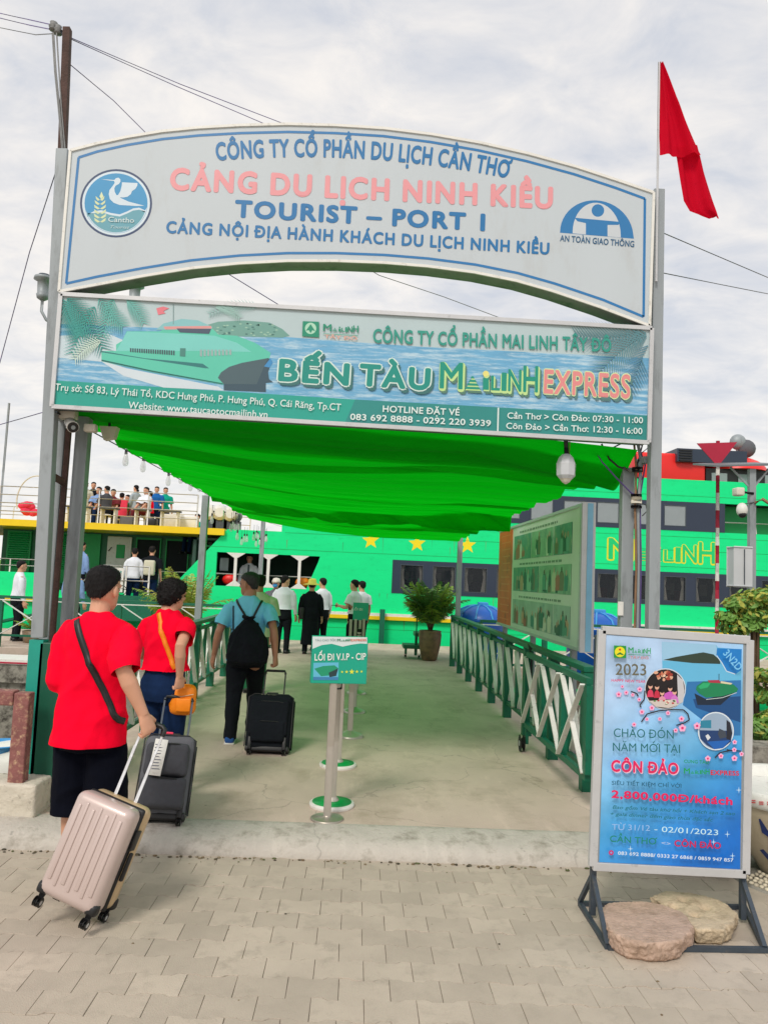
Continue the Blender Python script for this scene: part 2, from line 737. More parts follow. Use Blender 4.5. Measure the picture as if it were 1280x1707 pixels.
def remeshed(mb, name, mats, voxel, parent, smooth=2, disp=None, factor=0.5):
    me = bpy.data.meshes.new(name)
    me.from_pydata([tuple(p) for p in mb.v], [], mb.f)
    o = bpy.data.objects.new(name, me)
    COL.objects.link(o)
    md = o.modifiers.new('r', 'REMESH')
    md.mode = 'VOXEL'
    md.voxel_size = voxel
    md.use_smooth_shade = True
    if smooth:
        s_ = o.modifiers.new('s', 'SMOOTH')
        s_.iterations = smooth
        s_.factor = factor
    dg = bpy.context.evaluated_depsgraph_get()
    m2 = bpy.data.meshes.new_from_object(o.evaluated_get(dg))
    bpy.data.objects.remove(o)
    bpy.data.meshes.remove(me)
    m2.name = name
    if disp:
        nv = [v.normal.copy() for v in m2.vertices]
        for v, n_ in zip(m2.vertices, nv):
            v.co += n_ * disp(v.co, n_)
    m2.materials.clear()
    for q in (mats if isinstance(mats, (list, tuple)) else [mats]):
        m2.materials.append(q)
    m2.polygons.foreach_set('use_smooth', [True] * len(m2.polygons))
    m2.update()
    r = bpy.data.objects.new(name, m2)
    COL.objects.link(r)
    r.parent = parent
    OFF[r.name] = OFF.get(parent.name, V((0, 0, 0))) if parent else V((0, 0, 0))
    return r


# ------------------------------------------------------------------ materials
M = {}
M['paver'] = mat('paver_concrete', c(192, 180, 164, 0.92), 0.85, var=0.10, scale=3.2, bump=0.35, bscale=160, perobj=0.09, spot=c(178, 167, 152, .92), spot_amt=0.44, spot_scale=9, spec=0.3)
M['joint'] = mat('joint_sand', c(160, 145, 129), 0.95, var=0.2, scale=30, bump=0.4, bscale=200)
M['floor'] = mat('walkway_concrete', c(200, 182, 168), 0.82, var=0.13, scale=1.1, bump=0.3, bscale=90, spot=c(176, 160, 144), spot_amt=0.46, spot_scale=1.7, spec=0.3, stretch=(1, .8, 1), wear=1.0)
M['kerb'] = mat('kerb_concrete', c(192, 186, 176), 0.85, var=0.12, scale=5, bump=0.6, bscale=50, spot=c(146, 140, 128), spot_amt=0.45, spot_scale=5, wear=1.0)
M['concrete'] = mat('old_concrete', c(150, 146, 136), 0.9, var=0.2, scale=4, bump=0.5, bscale=40, spot=c(70, 66, 60), spot_amt=0.5, spot_scale=6)
M['whiteconc'] = mat('whitewashed_concrete', c(205, 198, 182), 0.85, var=0.1, scale=10, bump=0.6, bscale=45, spot=c(92, 84, 72), spot_amt=0.39, spot_scale=14)
M['gal'] = mat('grey_painted_steel', c(150, 158, 162), 0.5, 0.15, var=0.08, scale=5, spot=c(120, 126, 128), spot_amt=0.42, spot_scale=9, stretch=(1, 1, .25))
M['darksteel'] = mat('dark_steel', c(72, 82, 92), 0.5, 0.4, var=0.15, scale=14, spot=c(110, 104, 100), spot_amt=0.38, spot_scale=26)
M['rust'] = mat('rusty_iron', c(84, 62, 56), 0.8, 0.1, var=0.25, scale=12, bump=0.5, bscale=60, spot=c(66, 48, 42), spot_amt=0.5, spot_scale=9)
M['redrust'] = mat('flaking_red_paint', c(142, 92, 88), 0.75, 0.1, var=0.25, scale=14, bump=0.5, bscale=70, spot=c(196, 162, 132), spot_amt=0.44, spot_scale=22)
M['green'] = mat('green_rail_paint', c(0, 104, 76), 0.45, var=0.14, scale=7, spot=c(6, 74, 56), spot_amt=0.43, spot_scale=7)
M['green2'] = mat('dark_green_rail_paint', c(0, 84, 62), 0.5, var=0.15, scale=5)
M['teal'] = mat('teal_paint', c(20, 152, 134), 0.5, var=0.1, scale=6)
M['white'] = mat('white_paint', c(226, 226, 220), 0.5, var=0.06, scale=9, spot=c(168, 166, 156), spot_amt=0.38, spot_scale=11)
M['shipgreen'] = mat('ship_green_paint', c(6, 232, 142), 0.5, var=0.045, scale=1.2, stretch=(1, 1, 3), spot=c(4, 218, 130), spot_amt=0.42, spot_scale=3, spec=0.3)
M['shipgreen2'] = mat('ship_deck_green', c(0, 160, 82), 0.5, var=0.08, scale=2)
M['shipdark'] = mat('ship_dark_green', c(0, 100, 62), 0.5, var=0.1, scale=2)
M['yellow'] = mat('yellow_paint', c(240, 204, 0), 0.5, var=0.06, scale=3)
M['navy'] = mat('dark_blue_grey_panel', c(42, 54, 74), 0.35, var=0.06, scale=3)
M['black'] = mat('black_plastic', c(26, 27, 29), 0.45, var=0.15, scale=20)
M['rubber'] = mat('black_rubber', c(30, 30, 30), 0.8, var=0.15, scale=20, bump=0.2)
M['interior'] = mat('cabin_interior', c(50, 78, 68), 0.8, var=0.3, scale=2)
M['curtain'] = mat('curtain_cloth', c(220, 218, 208), 0.9, var=0.1, scale=8)
M['red'] = mat('red_paint', c(238, 34, 30), 0.4, var=0.06, scale=2)
M['crimson'] = mat('crimson_paint', c(176, 22, 58), 0.5, var=0.1, scale=6)
M['canopy'] = mat('green_canopy_fabric', c(0, 208, 20), 0.8, var=0.14, scale=2.2, translucent=0.5, spec=0.15, stretch=(.25, 3, 1), bump=.5, bscale=5)
M['flag'] = mat('red_flag_cloth', c(216, 10, 44), 0.8, var=0.06, scale=8, translucent=0.4, spec=0.1)
M['chrome'] = mat('brushed_steel', c(190, 184, 174), 0.36, 0.55, var=0.05, scale=20)
M['glass'] = mat('window_glass', c(34, 42, 50), 0.06, var=0.02, transp=0.62)
M['glasspale'] = mat('pale_window_film', c(150, 160, 164), 0.15, var=0.05, scale=4, transp=0.12)
M['bulb'] = mat('clear_bulb_glass', c(225, 228, 228), 0.06, var=0.02, transp=0.62)
M['water'] = mat('river_water', c(96, 92, 66), 0.12, var=0.12, scale=0.8, bump=0.9, bscale=2.2, stretch=(.5, 1, 1))
M['soil'] = mat('dark_soil', c(92, 84, 72), 0.95, var=0.3, scale=6, bump=0.8, bscale=30)
M['pot'] = mat('glazed_brown_pot', c(124, 100, 72), 0.45, var=0.22, scale=5, spot=c(92, 78, 60), spot_amt=0.5, spot_scale=7)
M['frond'] = mat('palm_frond', c(138, 174, 64), 0.5, var=0.3, scale=6, translucent=0.25)
M['frond2'] = mat('dark_palm_frond', c(78, 122, 58), 0.5, var=0.3, scale=6, translucent=0.2)
M['leaf'] = mat('shrub_leaf', c(124, 170, 80), 0.5, var=0.3, scale=7, translucent=0.25)
M['leaf2'] = mat('yellowish_leaf', c(186, 186, 86), 0.5, var=0.3, scale=7, translucent=0.25)
M['bark'] = mat('brown_stem', c(96, 78, 58), 0.9, var=0.2, scale=12)
M['blue'] = mat('blue_plastic', c(24, 92, 184), 0.35, var=0.1, scale=3)
M['blue2'] = mat('pale_blue_plastic', c(60, 150, 214), 0.35, var=0.1, scale=3)
M['stone'] = mat('pinkish_rubble_slab', c(186, 160, 142), 0.95, var=0.2, scale=9, bump=1.0, bscale=55, spot=c(160, 136, 118), spot_amt=0.47, spot_scale=12)
M['stone2'] = mat('pale_rubble_slab', c(196, 178, 150), 0.95, var=0.2, scale=9, bump=1.0, bscale=55, spot=c(160, 142, 116), spot_amt=0.47, spot_scale=12)
M['skin'] = mat('skin', c(208, 156, 128), 0.55, var=0.05, scale=12)
M['skin2'] = mat('tanned_skin', c(176, 124, 98), 0.55, var=0.05, scale=12)
M['hair'] = mat('black_hair', c(22, 20, 21), 0.7, var=0.3, scale=60, spec=.25)
M['hairgrey'] = mat('greying_black_hair', c(44, 42, 44), 0.6, var=0.4, scale=90, spot=c(96, 94, 94), spot_amt=0.36, spot_scale=60)
M['tshirt'] = mat('red_tshirt_cotton', c(246, 2, 46), 0.9, var=0.05, scale=9, spec=0.1, bump=0.1, bscale=300)
M['polo'] = mat('light_blue_polo', c(124, 208, 242), 0.9, var=0.05, scale=9, spec=0.1, bump=0.1, bscale=300)
M['jeans'] = mat('dark_denim', c(22, 42, 76), 0.9, var=0.2, scale=18, spec=0.1, bump=0.15, bscale=300)
M['shorts'] = mat('navy_shorts_cotton', c(9, 12, 24), 0.9, var=0.15, scale=8, spec=0.1)
M['blackcloth'] = mat('black_cloth', c(22, 26, 32), 0.9, var=0.2, scale=9, spec=0.15)
M['whitecloth'] = mat('white_shirt_cotton', c(226, 230, 238), 0.9, var=0.04, scale=8, spec=0.1)
M['beige'] = mat('pale_beige_cotton', c(206, 204, 182), 0.9, var=0.06, scale=8, spec=0.1)
M['palecloth'] = mat('pale_blue_cotton', c(128, 158, 204), 0.9, var=0.06, scale=8, spec=0.1)
M['bluecloth'] = mat('blue_cotton', c(34, 100, 172), 0.9, var=0.06, scale=8, spec=0.1)
M['tealcloth'] = mat('teal_cotton', c(20, 164, 140), 0.9, var=0.06, scale=8, spec=0.1)
M['greycloth'] = mat('pale_grey_cotton', c(170, 184, 190), 0.9, var=0.06, scale=8, spec=0.1)
M['maroon'] = mat('maroon_cotton', c(110, 44, 48), 0.9, var=0.06, scale=8, spec=0.1)
M['orange'] = mat('orange_leather', c(246, 138, 10), 0.5, var=0.1, scale=9)
M['straw'] = mat('yellow_straw', c(214, 206, 92), 0.85, var=0.15, scale=40, bump=0.4, bscale=120)
M['champagne'] = mat('champagne_hard_shell', c(196, 178, 172), 0.38, 0.15, var=0.03, scale=3, coat=0.2)
M['gold'] = mat('golden_side_shell', c(196, 172, 136), 0.38, 0.2, var=0.04, scale=3)
M['alu'] = mat('aluminium_tube', c(222, 224, 228), 0.38, 0.35, var=0.03)
M['greyfab'] = mat('grey_luggage_fabric', c(96, 98, 104), 0.85, var=0.1, scale=14, bump=0.3, bscale=400)
M['greyfab2'] = mat('dark_grey_luggage_fabric', c(68, 70, 76), 0.85, var=0.12, scale=14, bump=0.3, bscale=400)
M['bluesh'] = mat('blue_shoe_fabric', c(28, 82, 150), 0.8, var=0.15, scale=30)
M['frame'] = mat('pale_aluminium_frame', c(198, 200, 202), 0.45, 0.3, var=0.06, scale=9, spot=c(156, 158, 160), spot_amt=0.36, spot_scale=16)
M['signwhite'] = mat('sign_white_sheet', c(190, 200, 206), 0.5, var=0.035, scale=1.4, spot=c(182, 188, 190), spot_amt=0.4, spot_scale=2.2, stretch=(1, 1, .35))
M['underside'] = mat('green_grey_sign_edge', c(150, 150, 148), 0.6, var=0.15, scale=5, spot=c(96, 108, 98), spot_amt=0.42, spot_scale=6)
M['pink'] = mat('pink_cloth', c(236, 60, 92), 0.8, var=0.1, scale=8)
M['wire'] = mat('cable_sheath', c(96, 76, 140), 0.6, var=0.1)
M['cableblack'] = mat('black_cable', c(28, 28, 30), 0.6, var=0.1)
M['cablegrey'] = mat('grey_cable_tape', c(128, 130, 130), 0.6, var=0.2, scale=30)
M['cablebrown'] = mat('brown_stained_conduit', c(140, 108, 80), 0.7, var=0.3, scale=12)
M['cream'] = mat('cream_plastic', c(214, 210, 196), 0.5, var=0.08, scale=14)
M['solar'] = mat('solar_panel_back', c(110, 118, 122), 0.5, 0.3, var=0.15, scale=9)
M['pebble'] = mat('mosaic_pebble', c(204, 194, 172), 0.7, var=0.1, scale=30, perobj=0.2)
M['planter'] = mat('tan_planter_render', c(186, 174, 150), 0.8, var=0.08, scale=8, bump=0.2)

# ------------------------------------------------------------------ paving
FLZ, PVZ = 0.0, -0.10
BL, BW, BA = 0.226, 0.166, 0.0085
bed = MB().bx(-60, 60, -40, 5.14, -0.60, PVZ - 0.008)
pav = bed.build('paving', M['joint'], kind='structure')


def paver_pts():
    g = 0.0008
    hw, hl = BW / 2 - g, BL / 2 - g
    top = [(-hl, hw + BA), (-BL * 0.30, hw + BA), (-BL * 0.20, hw - BA), (BL * 0.20, hw - BA), (BL * 0.30, hw + BA), (hl, hw + BA)]
    return [(x, -y) for x, y in top] + top[::-1]


pp = paver_pts()


def paver_geo(mb, cx, cyy, z, rot=0.0, tx=0.0, ty=0.0, D=0.03):
    ca, sa = math.cos(rot), math.sin(rot)
    n = len(pp)
    k = 0.988

    def q(p, zz, s_=1.0):
        x, y = p[0] * s_, p[1] * s_
        return V((cx + x * ca - y * sa, cyy + x * sa + y * ca, z + zz + x * tx + y * ty))
    vv = [q(p, -D) for p in pp] + [q(p, -0.003) for p in pp] + [q(p, 0.0, k) for p in pp]
    ff = []
    for r_ in (0, 1):
        ff += [(r_ * n + i, r_ * n + (i + 1) % n, (r_ + 1) * n + (i + 1) % n, (r_ + 1) * n + i) for i in range(n)]
    T = 2 * n                                  # dog-bone top as three quads strips
    ff += [(T + 0, T + 1, T + 10, T + 11), (T + 1, T + 2, T + 9, T + 10), (T + 2, T + 3, T + 8, T + 9), (T + 3, T + 4, T + 7, T + 8), (T + 4, T + 5, T + 6, T + 7)]
    mb.add(vv, ff)


pms = []
for i in range(4):
    b_ = MB()
    paver_geo(b_, 0, 0, 0, 0, rnd.uniform(-.008, .008), rnd.uniform(-.010, .010))
    pms.append(b_.mesh('paver', M['paver']))
cand = []
row = 0
y = 5.045
while y > -2:
    off = (row % 2) * BL / 2 + rnd.uniform(-.004, .004)
    for i in range(-26, 27):
        x = i * BL + off
        cand.append((x, y))
    y -= BW
    row += 1


def vis(x, y):
    d = ROT.transposed() @ (V((x, y, PVZ)) - CAM)
    if d.z > -0.1:
        return 9e9
    px, py = 640 - F * d.x / d.z, 853.5 + F * d.y / d.z
    o = max(0, -px, px - 1280, py - 1707)
    return o * 100 + d.length


cand.sort(key=lambda t: vis(*t))
for (x, y) in cand[:298]:
    o = bpy.data.objects.new('paver', rnd.choice(pms))
    COL.objects.link(o)
    o.parent = pav
    o.location = V((x, y, PVZ + rnd.uniform(-.0015, .002))) - OFF[pav.name]
    o.rotation_euler = (0, 0, rnd.choice((0, math.pi)) + rnd.uniform(-.009, .009))
b_ = MB()
for (x, y) in cand[298:]:
    paver_geo(b_, x, y, PVZ, rnd.uniform(-.008, .008))
b_.build('paver', M['paver'], pav, kind='stuff')

# kerb: a worn, uneven strip of concrete that rises from the paving to the walkway
b_ = MB()
prof = [(0.0, -0.2), (0.0, -0.088), (0.03, -0.045), (0.08, -0.018), (0.15, -0.004), (0.25, 0.006), (0.34, 0.007), (0.40, 0.003), (0.45, -0.02)]
xs = [-6 + i * 0.02 for i in range(int((2.35 + 6) / 0.02) + 1)]
vv, ff = [], []
for x in xs:
    w = 0.022 * noise.noise(V((x * 1.3, 0, 3))) + 0.012 * noise.noise(V((x * 6, 2, 3)))
    for j, (dy, z) in enumerate(prof):
        n_ = 0.018 * noise.noise(V((x * 5, dy * 16, 1))) + 0.013 * noise.noise(V((x * 19, dy * 40, 5)))
        k = 0 if j in (0,) else 1
        vv.append(V((x, 5.10 + dy + (w * (1 - dy / .47)) + (n_ if 0 < j < 5 else 0), z + (n_ * 0.55 if 0 < j < 7 else 0))))
m_ = len(prof)
for i in range(len(xs) - 1):
    for j in range(m_ - 1):
        ff.append((i * m_ + j, (i + 1) * m_ + j, (i + 1) * m_ + j + 1, i * m_ + j + 1))
b_.add(vv, ff, True)
b_.build('kerb', M['kerb'], kind='structure')

# walkway slab, the landing stage at its end and the water below
b_ = MB()
b_.bx(-2.45, 2.28, 5.50, 15.95, -0.30, FLZ)
b_.build('walkway', M['floor'], kind='structure')
b_ = MB()
b_.bx(-15, 15, 15.96, 20.6, -0.38, FLZ - 0.001)
for x in range(-14, 15, 3):
    b_.bx(x - 0.2, x + 0.2, 16.2, 16.6, -2.2, -0.39)
b_.build('landing_stage', M['floor'], kind='structure')
b_ = MB()
b_.add([(-700, 4.6, -1.55), (700, 4.6, -1.55), (700, 900, -1.55), (-700, 900, -1.55)], [(0, 1, 2, 3)])
b_.build('water', M['water'], kind='structure')
b_ = MB()
for i in range(60):
    x = -420 + i * 14
    h = 5 + 5 * abs(noise.noise(V((i * .37, 0, 0))))
    b_.ball((x, 420 + 12 * noise.noise(V((i, 3, 1))), -1), (11, 6, h), 8, 5)
b_.build('riverbank', M['leaf'], kind='structure')
# far-left quay beam beside the walkway, right-hand planted bank
b_ = MB()
b_.bx(-13, -2.55, 13.2, 13.9, -0.28, 0.02)
b_.bx(-13, -2.55, 13.3, 13.8, -1.6, -0.281)
quay = b_.build('quay_beam', M['concrete'], kind='structure')
b_ = MB()
b_.bx(-13, -2.56, 13.18, 13.92, 0.021, 0.10)
b_.build('quay_coping', M['white'], kind='structure')
b_ = MB()
b_.bx(-13, -2.57, 13.165, 13.2, 0.035, 0.06)
b_.build('red_edge_line', M['crimson'], kind='structure')
b_ = MB()
vv, ff = [], []
NX, NY = 40, 44
for i in range(NX + 1):
    for j in range(NY + 1):
        x, y = 2.36 + i * 0.28, 5.10 + j * 0.16
        vv.append(V((x, y, -0.13 + 0.09 * noise.noise(V((x * 1.4, y * 1.4, 0))) + 0.03 * noise.noise(V((x * 7, y * 7, 0))))))
for i in range(NX):
    for j in range(NY):
        ff.append((i * (NY + 1) + j, (i + 1) * (NY + 1) + j, (i + 1) * (NY + 1) + j + 1, i * (NY + 1) + j + 1))
b_.add(vv, ff, True)
b_.bx(2.36, 13.5, 5.1, 12.1, -1.7, -0.3)
b_.build('planted_bank', M['soil'], kind='structure')

# ================================================================== gate
GY = 5.62
gate = thing('entrance_gate', 'tall grey steel gate frame carrying both long signs over the walkway entrance', 'gate', (0, 5.6, PVZ))
XL, XR = P(84, 700, 5.73).x, P(1091, 700, 5.73).x
b_ = MB().beam(P(66, 1063, 5.73), P(107, 252, 5.73), .09, .09)
b_.build('post', M['gal'], gate, bevel=.006)
b_ = MB().beam(P(45, 1345, 5.73), P(65.8, 1066, 5.73), .10, .10)
b_.build('painted_post_foot', M['teal'], gate, label='teal painted lower part of the left post')
b_ = MB().bx(XR - .042, XR + .042, 5.69, 5.775, -0.05, P(1096, 318, 5.73).z)
b_.build('post', M['gal'], gate, bevel=.006)
xl2, xr2 = P(95, 800, 5.95).x, P(1044, 850, 5.95).x
b_ = MB()
b_.tube([(xl2 - .0, 5.95, -0.05), (xl2, 5.95, 2.98)], .038, 14)
b_.build('round_brace_post', M['gal'], gate)
b_ = MB().bx(xr2 - .045, xr2 + .05, 5.92, 6.0, -0.05, 2.66)
b_.build('rear_post', M['gal'], gate, bevel=.006)
xt = P(134, 800, 6.1).x
b_ = MB().bx(xt - .05, xt + .05, 6.05, 6.15, -0.05, 2.88)
b_.build('rear_post', M['gal'], gate, bevel=.006)
b_ = MB().bx(XL, XR, 5.76, 5.80, 2.88, 2.95).bx(XL, XR, 5.82, 5.86, 3.64, 3.70)
b_.bx(XL, XL + .04, 5.78, 6.1, 2.80, 2.85).bx(XR - .06, XR - .02, 5.78, 5.95, 2.68, 2.73)
b_.build('cross_beam', M['gal'], gate)
xq = xl2 + .07
b_ = MB().beam((xq, 5.93, -0.05), (xq, 5.93, 2.75), .035, .035).beam((XL + .03, 5.80, 2.36), (xq, 5.91, 2.33), .03, .045)
b_.build('rusty_angle_bar', M['rust'], gate)

# ---- upper arched sign
arch = thing('arched_sign', 'pale arched sign with blue border and the bird emblem, top of the gate', 'sign', (0, GY, 3.6))
top_px = [(118, 251), (160, 240), (210, 229), (270, 219), (330, 213), (400, 209), (480, 207), (560, 209), (640, 214), (720, 224), (800, 238), (880, 256), (960, 278), (1030, 301), (1089, 321)]
bot_px = [(1082, 543), (1000, 512), (920, 485), (860, 468), (790, 454), (713, 444), (640, 438), (560, 435), (480, 435), (400, 439), (320, 447), (240, 460), (165, 474), (99, 486)]
front = [P(x, y, GY) for x, y in top_px + bot_px]
DEP = 0.19
mb = MB()
mb.m = 0
tri = tessellate_polygon([front])
n = len(front)
mb.add(front, [tuple(t) for t in tri])
mb.add([p + V((0, DEP, 0)) for p in front], [tuple(t[::-1]) for t in tri])
mb.build('sign_face', M['signwhite'], arch)
mb = MB()
for i in range(n):
    a, b = front[i], front[(i + 1) % n]
    mb.add([a, b, b + V((0, DEP, 0)), a + V((0, DEP, 0))], [(0, 1, 2, 3)])
mb.build('edge_band', M['underside'], arch)
mb = MB()
for seg in (top_px, bot_px, [top_px[-1], bot_px[0]], [bot_px[-1], top_px[0]]):
    for i in range(len(seg) - 1):
        a, b = P(*seg[i], GY - .004), P(*seg[i + 1], GY - .004)
        mb.beam(a, b, .02, .014, (0, 1, 0))
mb.build('edge_trim', M['white'], arch)


def inset(pts, cxy, d):
    out = []
    m_ = len(pts)
    for i in range(m_):
        p0, p1, p2 = V(pts[i - 1]), V(pts[i]), V(pts[(i + 1) % m_])
        t = ((p1 - p0).normalized() + (p2 - p1).normalized())
        t.normalize()
        nn = V((-t.y, t.x))
        corner = (p1 - p0).normalized().dot((p2 - p1).normalized()) < 0.5
        out.append(tuple(p1 + nn * d * (1.38 if corner else 1)))
    return out


a = Art(GY, -0.0015)
blue = c(36, 116, 176)
ins = inset(top_px + bot_px, None, 13)
a.line(ins + [ins[0]], 4.2, blue)
a.build('blue_border', arch)
tb, tp = c(28, 112, 170), c(226, 152, 158)
lettering(arch, 'CÔNG TY CỔ PHẦN DU LỊCH CẦN THƠ', (362, 267), (848, 297), 30, GY, tb, .034, sag=18)
lettering(arch, 'CẢNG DU LỊCH NINH KIỀU', (285, 315), (919, 347), 36, GY, tp, .045, space=1.05)
lettering(arch, 'TOURIST – PORT 1', (393, 361), (806, 384), 28, GY, tb, .045, space=1.05)
lettering(arch, 'CẢNG NỘI ĐỊA HÀNH KHÁCH DU LỊCH NINH KIỀU', (278, 388), (914, 424), 20, GY, tb, .035, sag=1.5, space=1.05)
lettering(arch, 'AN TOÀN GIAO THÔNG', (933, 402), (1056, 412), 10.5, GY, c(40, 92, 130), .02)
a = Art(GY, -0.0002)
e5 = lambda x, y: (120 + x / 8, 260 + y / 8)
a.k = 2
a.ell(194, 339, 60, 57, c(44, 66, 104), 48)
a.ell(194, 339, 56.5, 53.5, c(206, 222, 232), 48)
a.ell(194, 339, 52.5, 50, c(58, 146, 196), 48)
low = [e5(*p) for p in ((212, 786), (300, 735), (400, 725), (520, 760), (640, 780), (740, 740), (820, 700), (900, 690), (978, 726))]
cx_, cy_ = 194, 339
arc = [(cx_ + 52 * math.cos(R(t)), cy_ + 49.5 * math.sin(R(t))) for t in range(8, 172, 8)]
a.poly(low + arc, c(206, 222, 232))
a.poly([(x, y + 3.5) for x, y in low] + [(194 + (x - 194) * .97, 339 + (y - 339) * .98) for x, y in arc], c(98, 160, 176))
a.poly([e5(*p) for p in ((390, 312), (480, 315), (570, 322), (590, 298), (625, 290), (650, 312), (652, 345), (630, 375), (590, 395), (570, 430), (575, 480), (600, 525), (625, 520), (650, 560), (760, 610), (970, 665), (860, 668), (640, 655), (560, 625), (510, 575), (495, 510), (505, 455), (545, 405), (575, 360), (565, 335), (480, 325))], c(206, 222, 232))
a.poly([e5(*p) for p in ((618, 525), (650, 470), (668, 400), (672, 352), (780, 358), (880, 362), (875, 400), (850, 440), (805, 470), (790, 510), (745, 545), (690, 555), (640, 553))], c(206, 222, 232))
k0 = a.k
for yy, s_ in ((560, 60), (615, 72), (675, 80), (735, 80), (795, 82), (850, 78)):
    a.k = k0
    a.poly([e5(380, yy + 28), e5(380 - s_, yy - 25), e5(380 - s_ + 8, yy + 15), e5(380 - 30, yy + 40)], c(206, 218, 172))
    a.k = k0
    a.poly([e5(380, yy + 28), e5(380 + 30, yy + 40), e5(380 + s_ - 8, yy + 15), e5(380 + s_, yy - 25)], c(206, 218, 172))
a.k = k0
a.poly([e5(400, 478), e5(425, 540), e5(395, 578), e5(372, 540)], c(214, 226, 182))
a.build('bird_emblem', arch)
lettering(arch, 'Cantho', e5(492, 880), e5(832, 895), 8.5, GY, c(200, 220, 222), .015, lift=.005)
lettering(arch, 'Tourist', e5(520, 968), e5(775, 975), 5, GY, c(190, 214, 216), 0, lift=.005, shear=.4)
a = Art(GY, -0.0002)
a.k = 2
sh = c(40, 118, 176)
sw = c(196, 204, 210)
a.poly([(933, 388)] + [(994 - 61 * math.cos(R(t)), 391 + .06 * (-61 * math.cos(R(t))) - 57 * math.sin(R(t))) for t in range(0, 181, 8)] + [(1056, 398)], sh)
a.poly([(954, 389)] + [(994 - 40 * math.cos(R(t)), 389 + .06 * (-40 * math.cos(R(t))) - 51 * math.sin(R(t))) for t in range(0, 181, 9)] + [(1034, 396)], sw)
a.ell(996, 351, 10.5, 10.5, sh, 20)
a.poly([(957, 363), (1034, 370), (1030, 375), (1012, 375), (1012, 394), (976, 391), (976, 372), (962, 369)], sh)
a.build('figure_emblem', arch)

# ---- lower banner sign
low = thing('banner_sign', 'long teal and blue banner sign with a ferry picture, under the arched sign', 'sign', (0, GY, 2.8))
cn = [(103, 491), (1085, 548), (1080, 738), (88, 678)]
cp = [P(x, y, GY) for x, y in cn]
MB().prism(cp, (0, .13, 0)).build('sign_box', M['darksteel'], low)
mb = MB()
for i in range(4):
    p0, p1 = cp[i], cp[(i + 1) % 4]
    mb.beam(p0 + V((0, -.006, 0)), p1 + V((0, -.006, 0)), .03, .026, (0, 1, 0))
mb.build('frame', M['frame'], low)
L2 = lambda t, s_: tuple(V(cn[0]) * (1 - t) * (1 - s_) + V(cn[1]) * t * (1 - s_) + V(cn[2]) * t * s_ + V(cn[3]) * (1 - t) * s_)
a = Art(GY, -0.0002)
a.k = 2
a.poly([L2(0, 0), L2(1, 0), L2(1, 1), L2(0, 1)], c(180, 200, 204))
a.build('printed_sky', low)
sea = mat('printed_sea', c(104, 168, 206), 0.45, var=.14, scale=5, stretch=(1, 1, 9), spot=c(186, 214, 228), spot_amt=.48, spot_scale=4.5)
mb = MB()
mb.poly([P(*q, GY - .0007) for q in ((101, 540), (300, 548), (480, 562), (700, 578), (1083, 597), (1082, 694), (590, 668), (91, 634))])
mb.build('printed_sea', sea, low)
a = Art(GY, -0.00014)
a.k = 7
a.poly([(91, 634), (592, 666), (574, 707), (89, 677)], c(34, 160, 144))
a.poly([(592, 666), (1082, 693), (1081, 735), (574, 707)], c(42, 138, 134))
# beach spray, island
a.poly([(100, 560), (180, 556), (260, 590), (250, 612), (180, 604), (96, 596)], c(196, 214, 222))
b5 = lambda x, y: (90 + .3047 * x, 480 + .3047 * y)
a.poly([b5(*p) for p in ((250, 395), (400, 440), (900, 540), (930, 560), (600, 545), (380, 480))], c(204, 218, 226))
a.poly([b5(*p) for p in ((830, 205), (900, 185), (1040, 178), (1180, 190), (1250, 225), (1290, 262), (1250, 272), (900, 262), (860, 240))], c(110, 160, 150))
for k in range(46):
    qx, qy = rnd.uniform(880, 1240), rnd.uniform(195, 262)
    kk = a.k
    a.ell(*b5(qx, qy), 2.6, 1.2, rnd.choice((c(78, 128, 120), c(150, 190, 170), c(64, 110, 108))), 6)
    a.k = kk
a.k += 1
bc = c(90, 196, 172)
a.poly([b5(*p) for p in ((262, 345), (262, 402), (540, 462), (925, 530), (1000, 470), (1180, 385), (1186, 355), (1100, 300), (1000, 262), (900, 255), (860, 215), (640, 205), (580, 238), (400, 238), (375, 290), (342, 310), (342, 345))], bc)
a.poly([b5(*p) for p in ((402, 240), (575, 245), (880, 262), (1000, 300), (1080, 350), (800, 345), (342, 345), (375, 290))], c(120, 204, 196))
a.poly([b5(*p) for p in ((262, 345), (262, 352), (830, 440), (850, 440), (815, 415), (500, 385))], c(44, 120, 120))
a.poly([b5(*p) for p in ((262, 400), (540, 460), (925, 528), (925, 522), (540, 452), (262, 392))], c(24, 100, 96))
a.poly([b5(*p) for p in ((898, 492), (915, 462), (960, 432), (1030, 410), (1172, 384), (1150, 430), (1110, 527), (930, 527))], c(72, 96, 104))
a.poly([b5(*p) for p in ((1110, 527), (1150, 430), (1172, 384), (1195, 400), (1172, 460), (1178, 500), (1200, 516), (1160, 520), (1160, 570), (930, 560), (930, 528))], c(56, 82, 96))
a.poly([b5(*p) for p in ((1150, 430), (1185, 385), (1198, 410), (1180, 436))], c(62, 140, 196))
a.poly([b5(*p) for p in ((560, 230), (600, 195), (700, 170), (790, 178), (870, 215), (860, 228))], c(132, 190, 194))
a.poly([b5(*p) for p in ((600, 212), (860, 208), (866, 222), (610, 228))], c(214, 150, 148))
a.poly([b5(*p) for p in ((672, 222), (862, 224), (850, 252), (690, 244))], c(70, 84, 104))
for i in range(20):
    kk = a.k
    x = 418 + i * 12.4
    a.poly([b5(x, 330 + i * .7), b5(x + 8, 330 + i * .7), b5(x + 8, 352 + i * .9), b5(x, 350 + i * .9)], c(60, 84, 92))
    a.k = kk
for i in range(9):
    kk = a.k
    a.poly([b5(800 + i * 20, 338), b5(812 + i * 20, 338), b5(812 + i * 20, 376 - i), b5(800 + i * 20, 374 - i)], c(150, 176, 176))
    a.k = kk
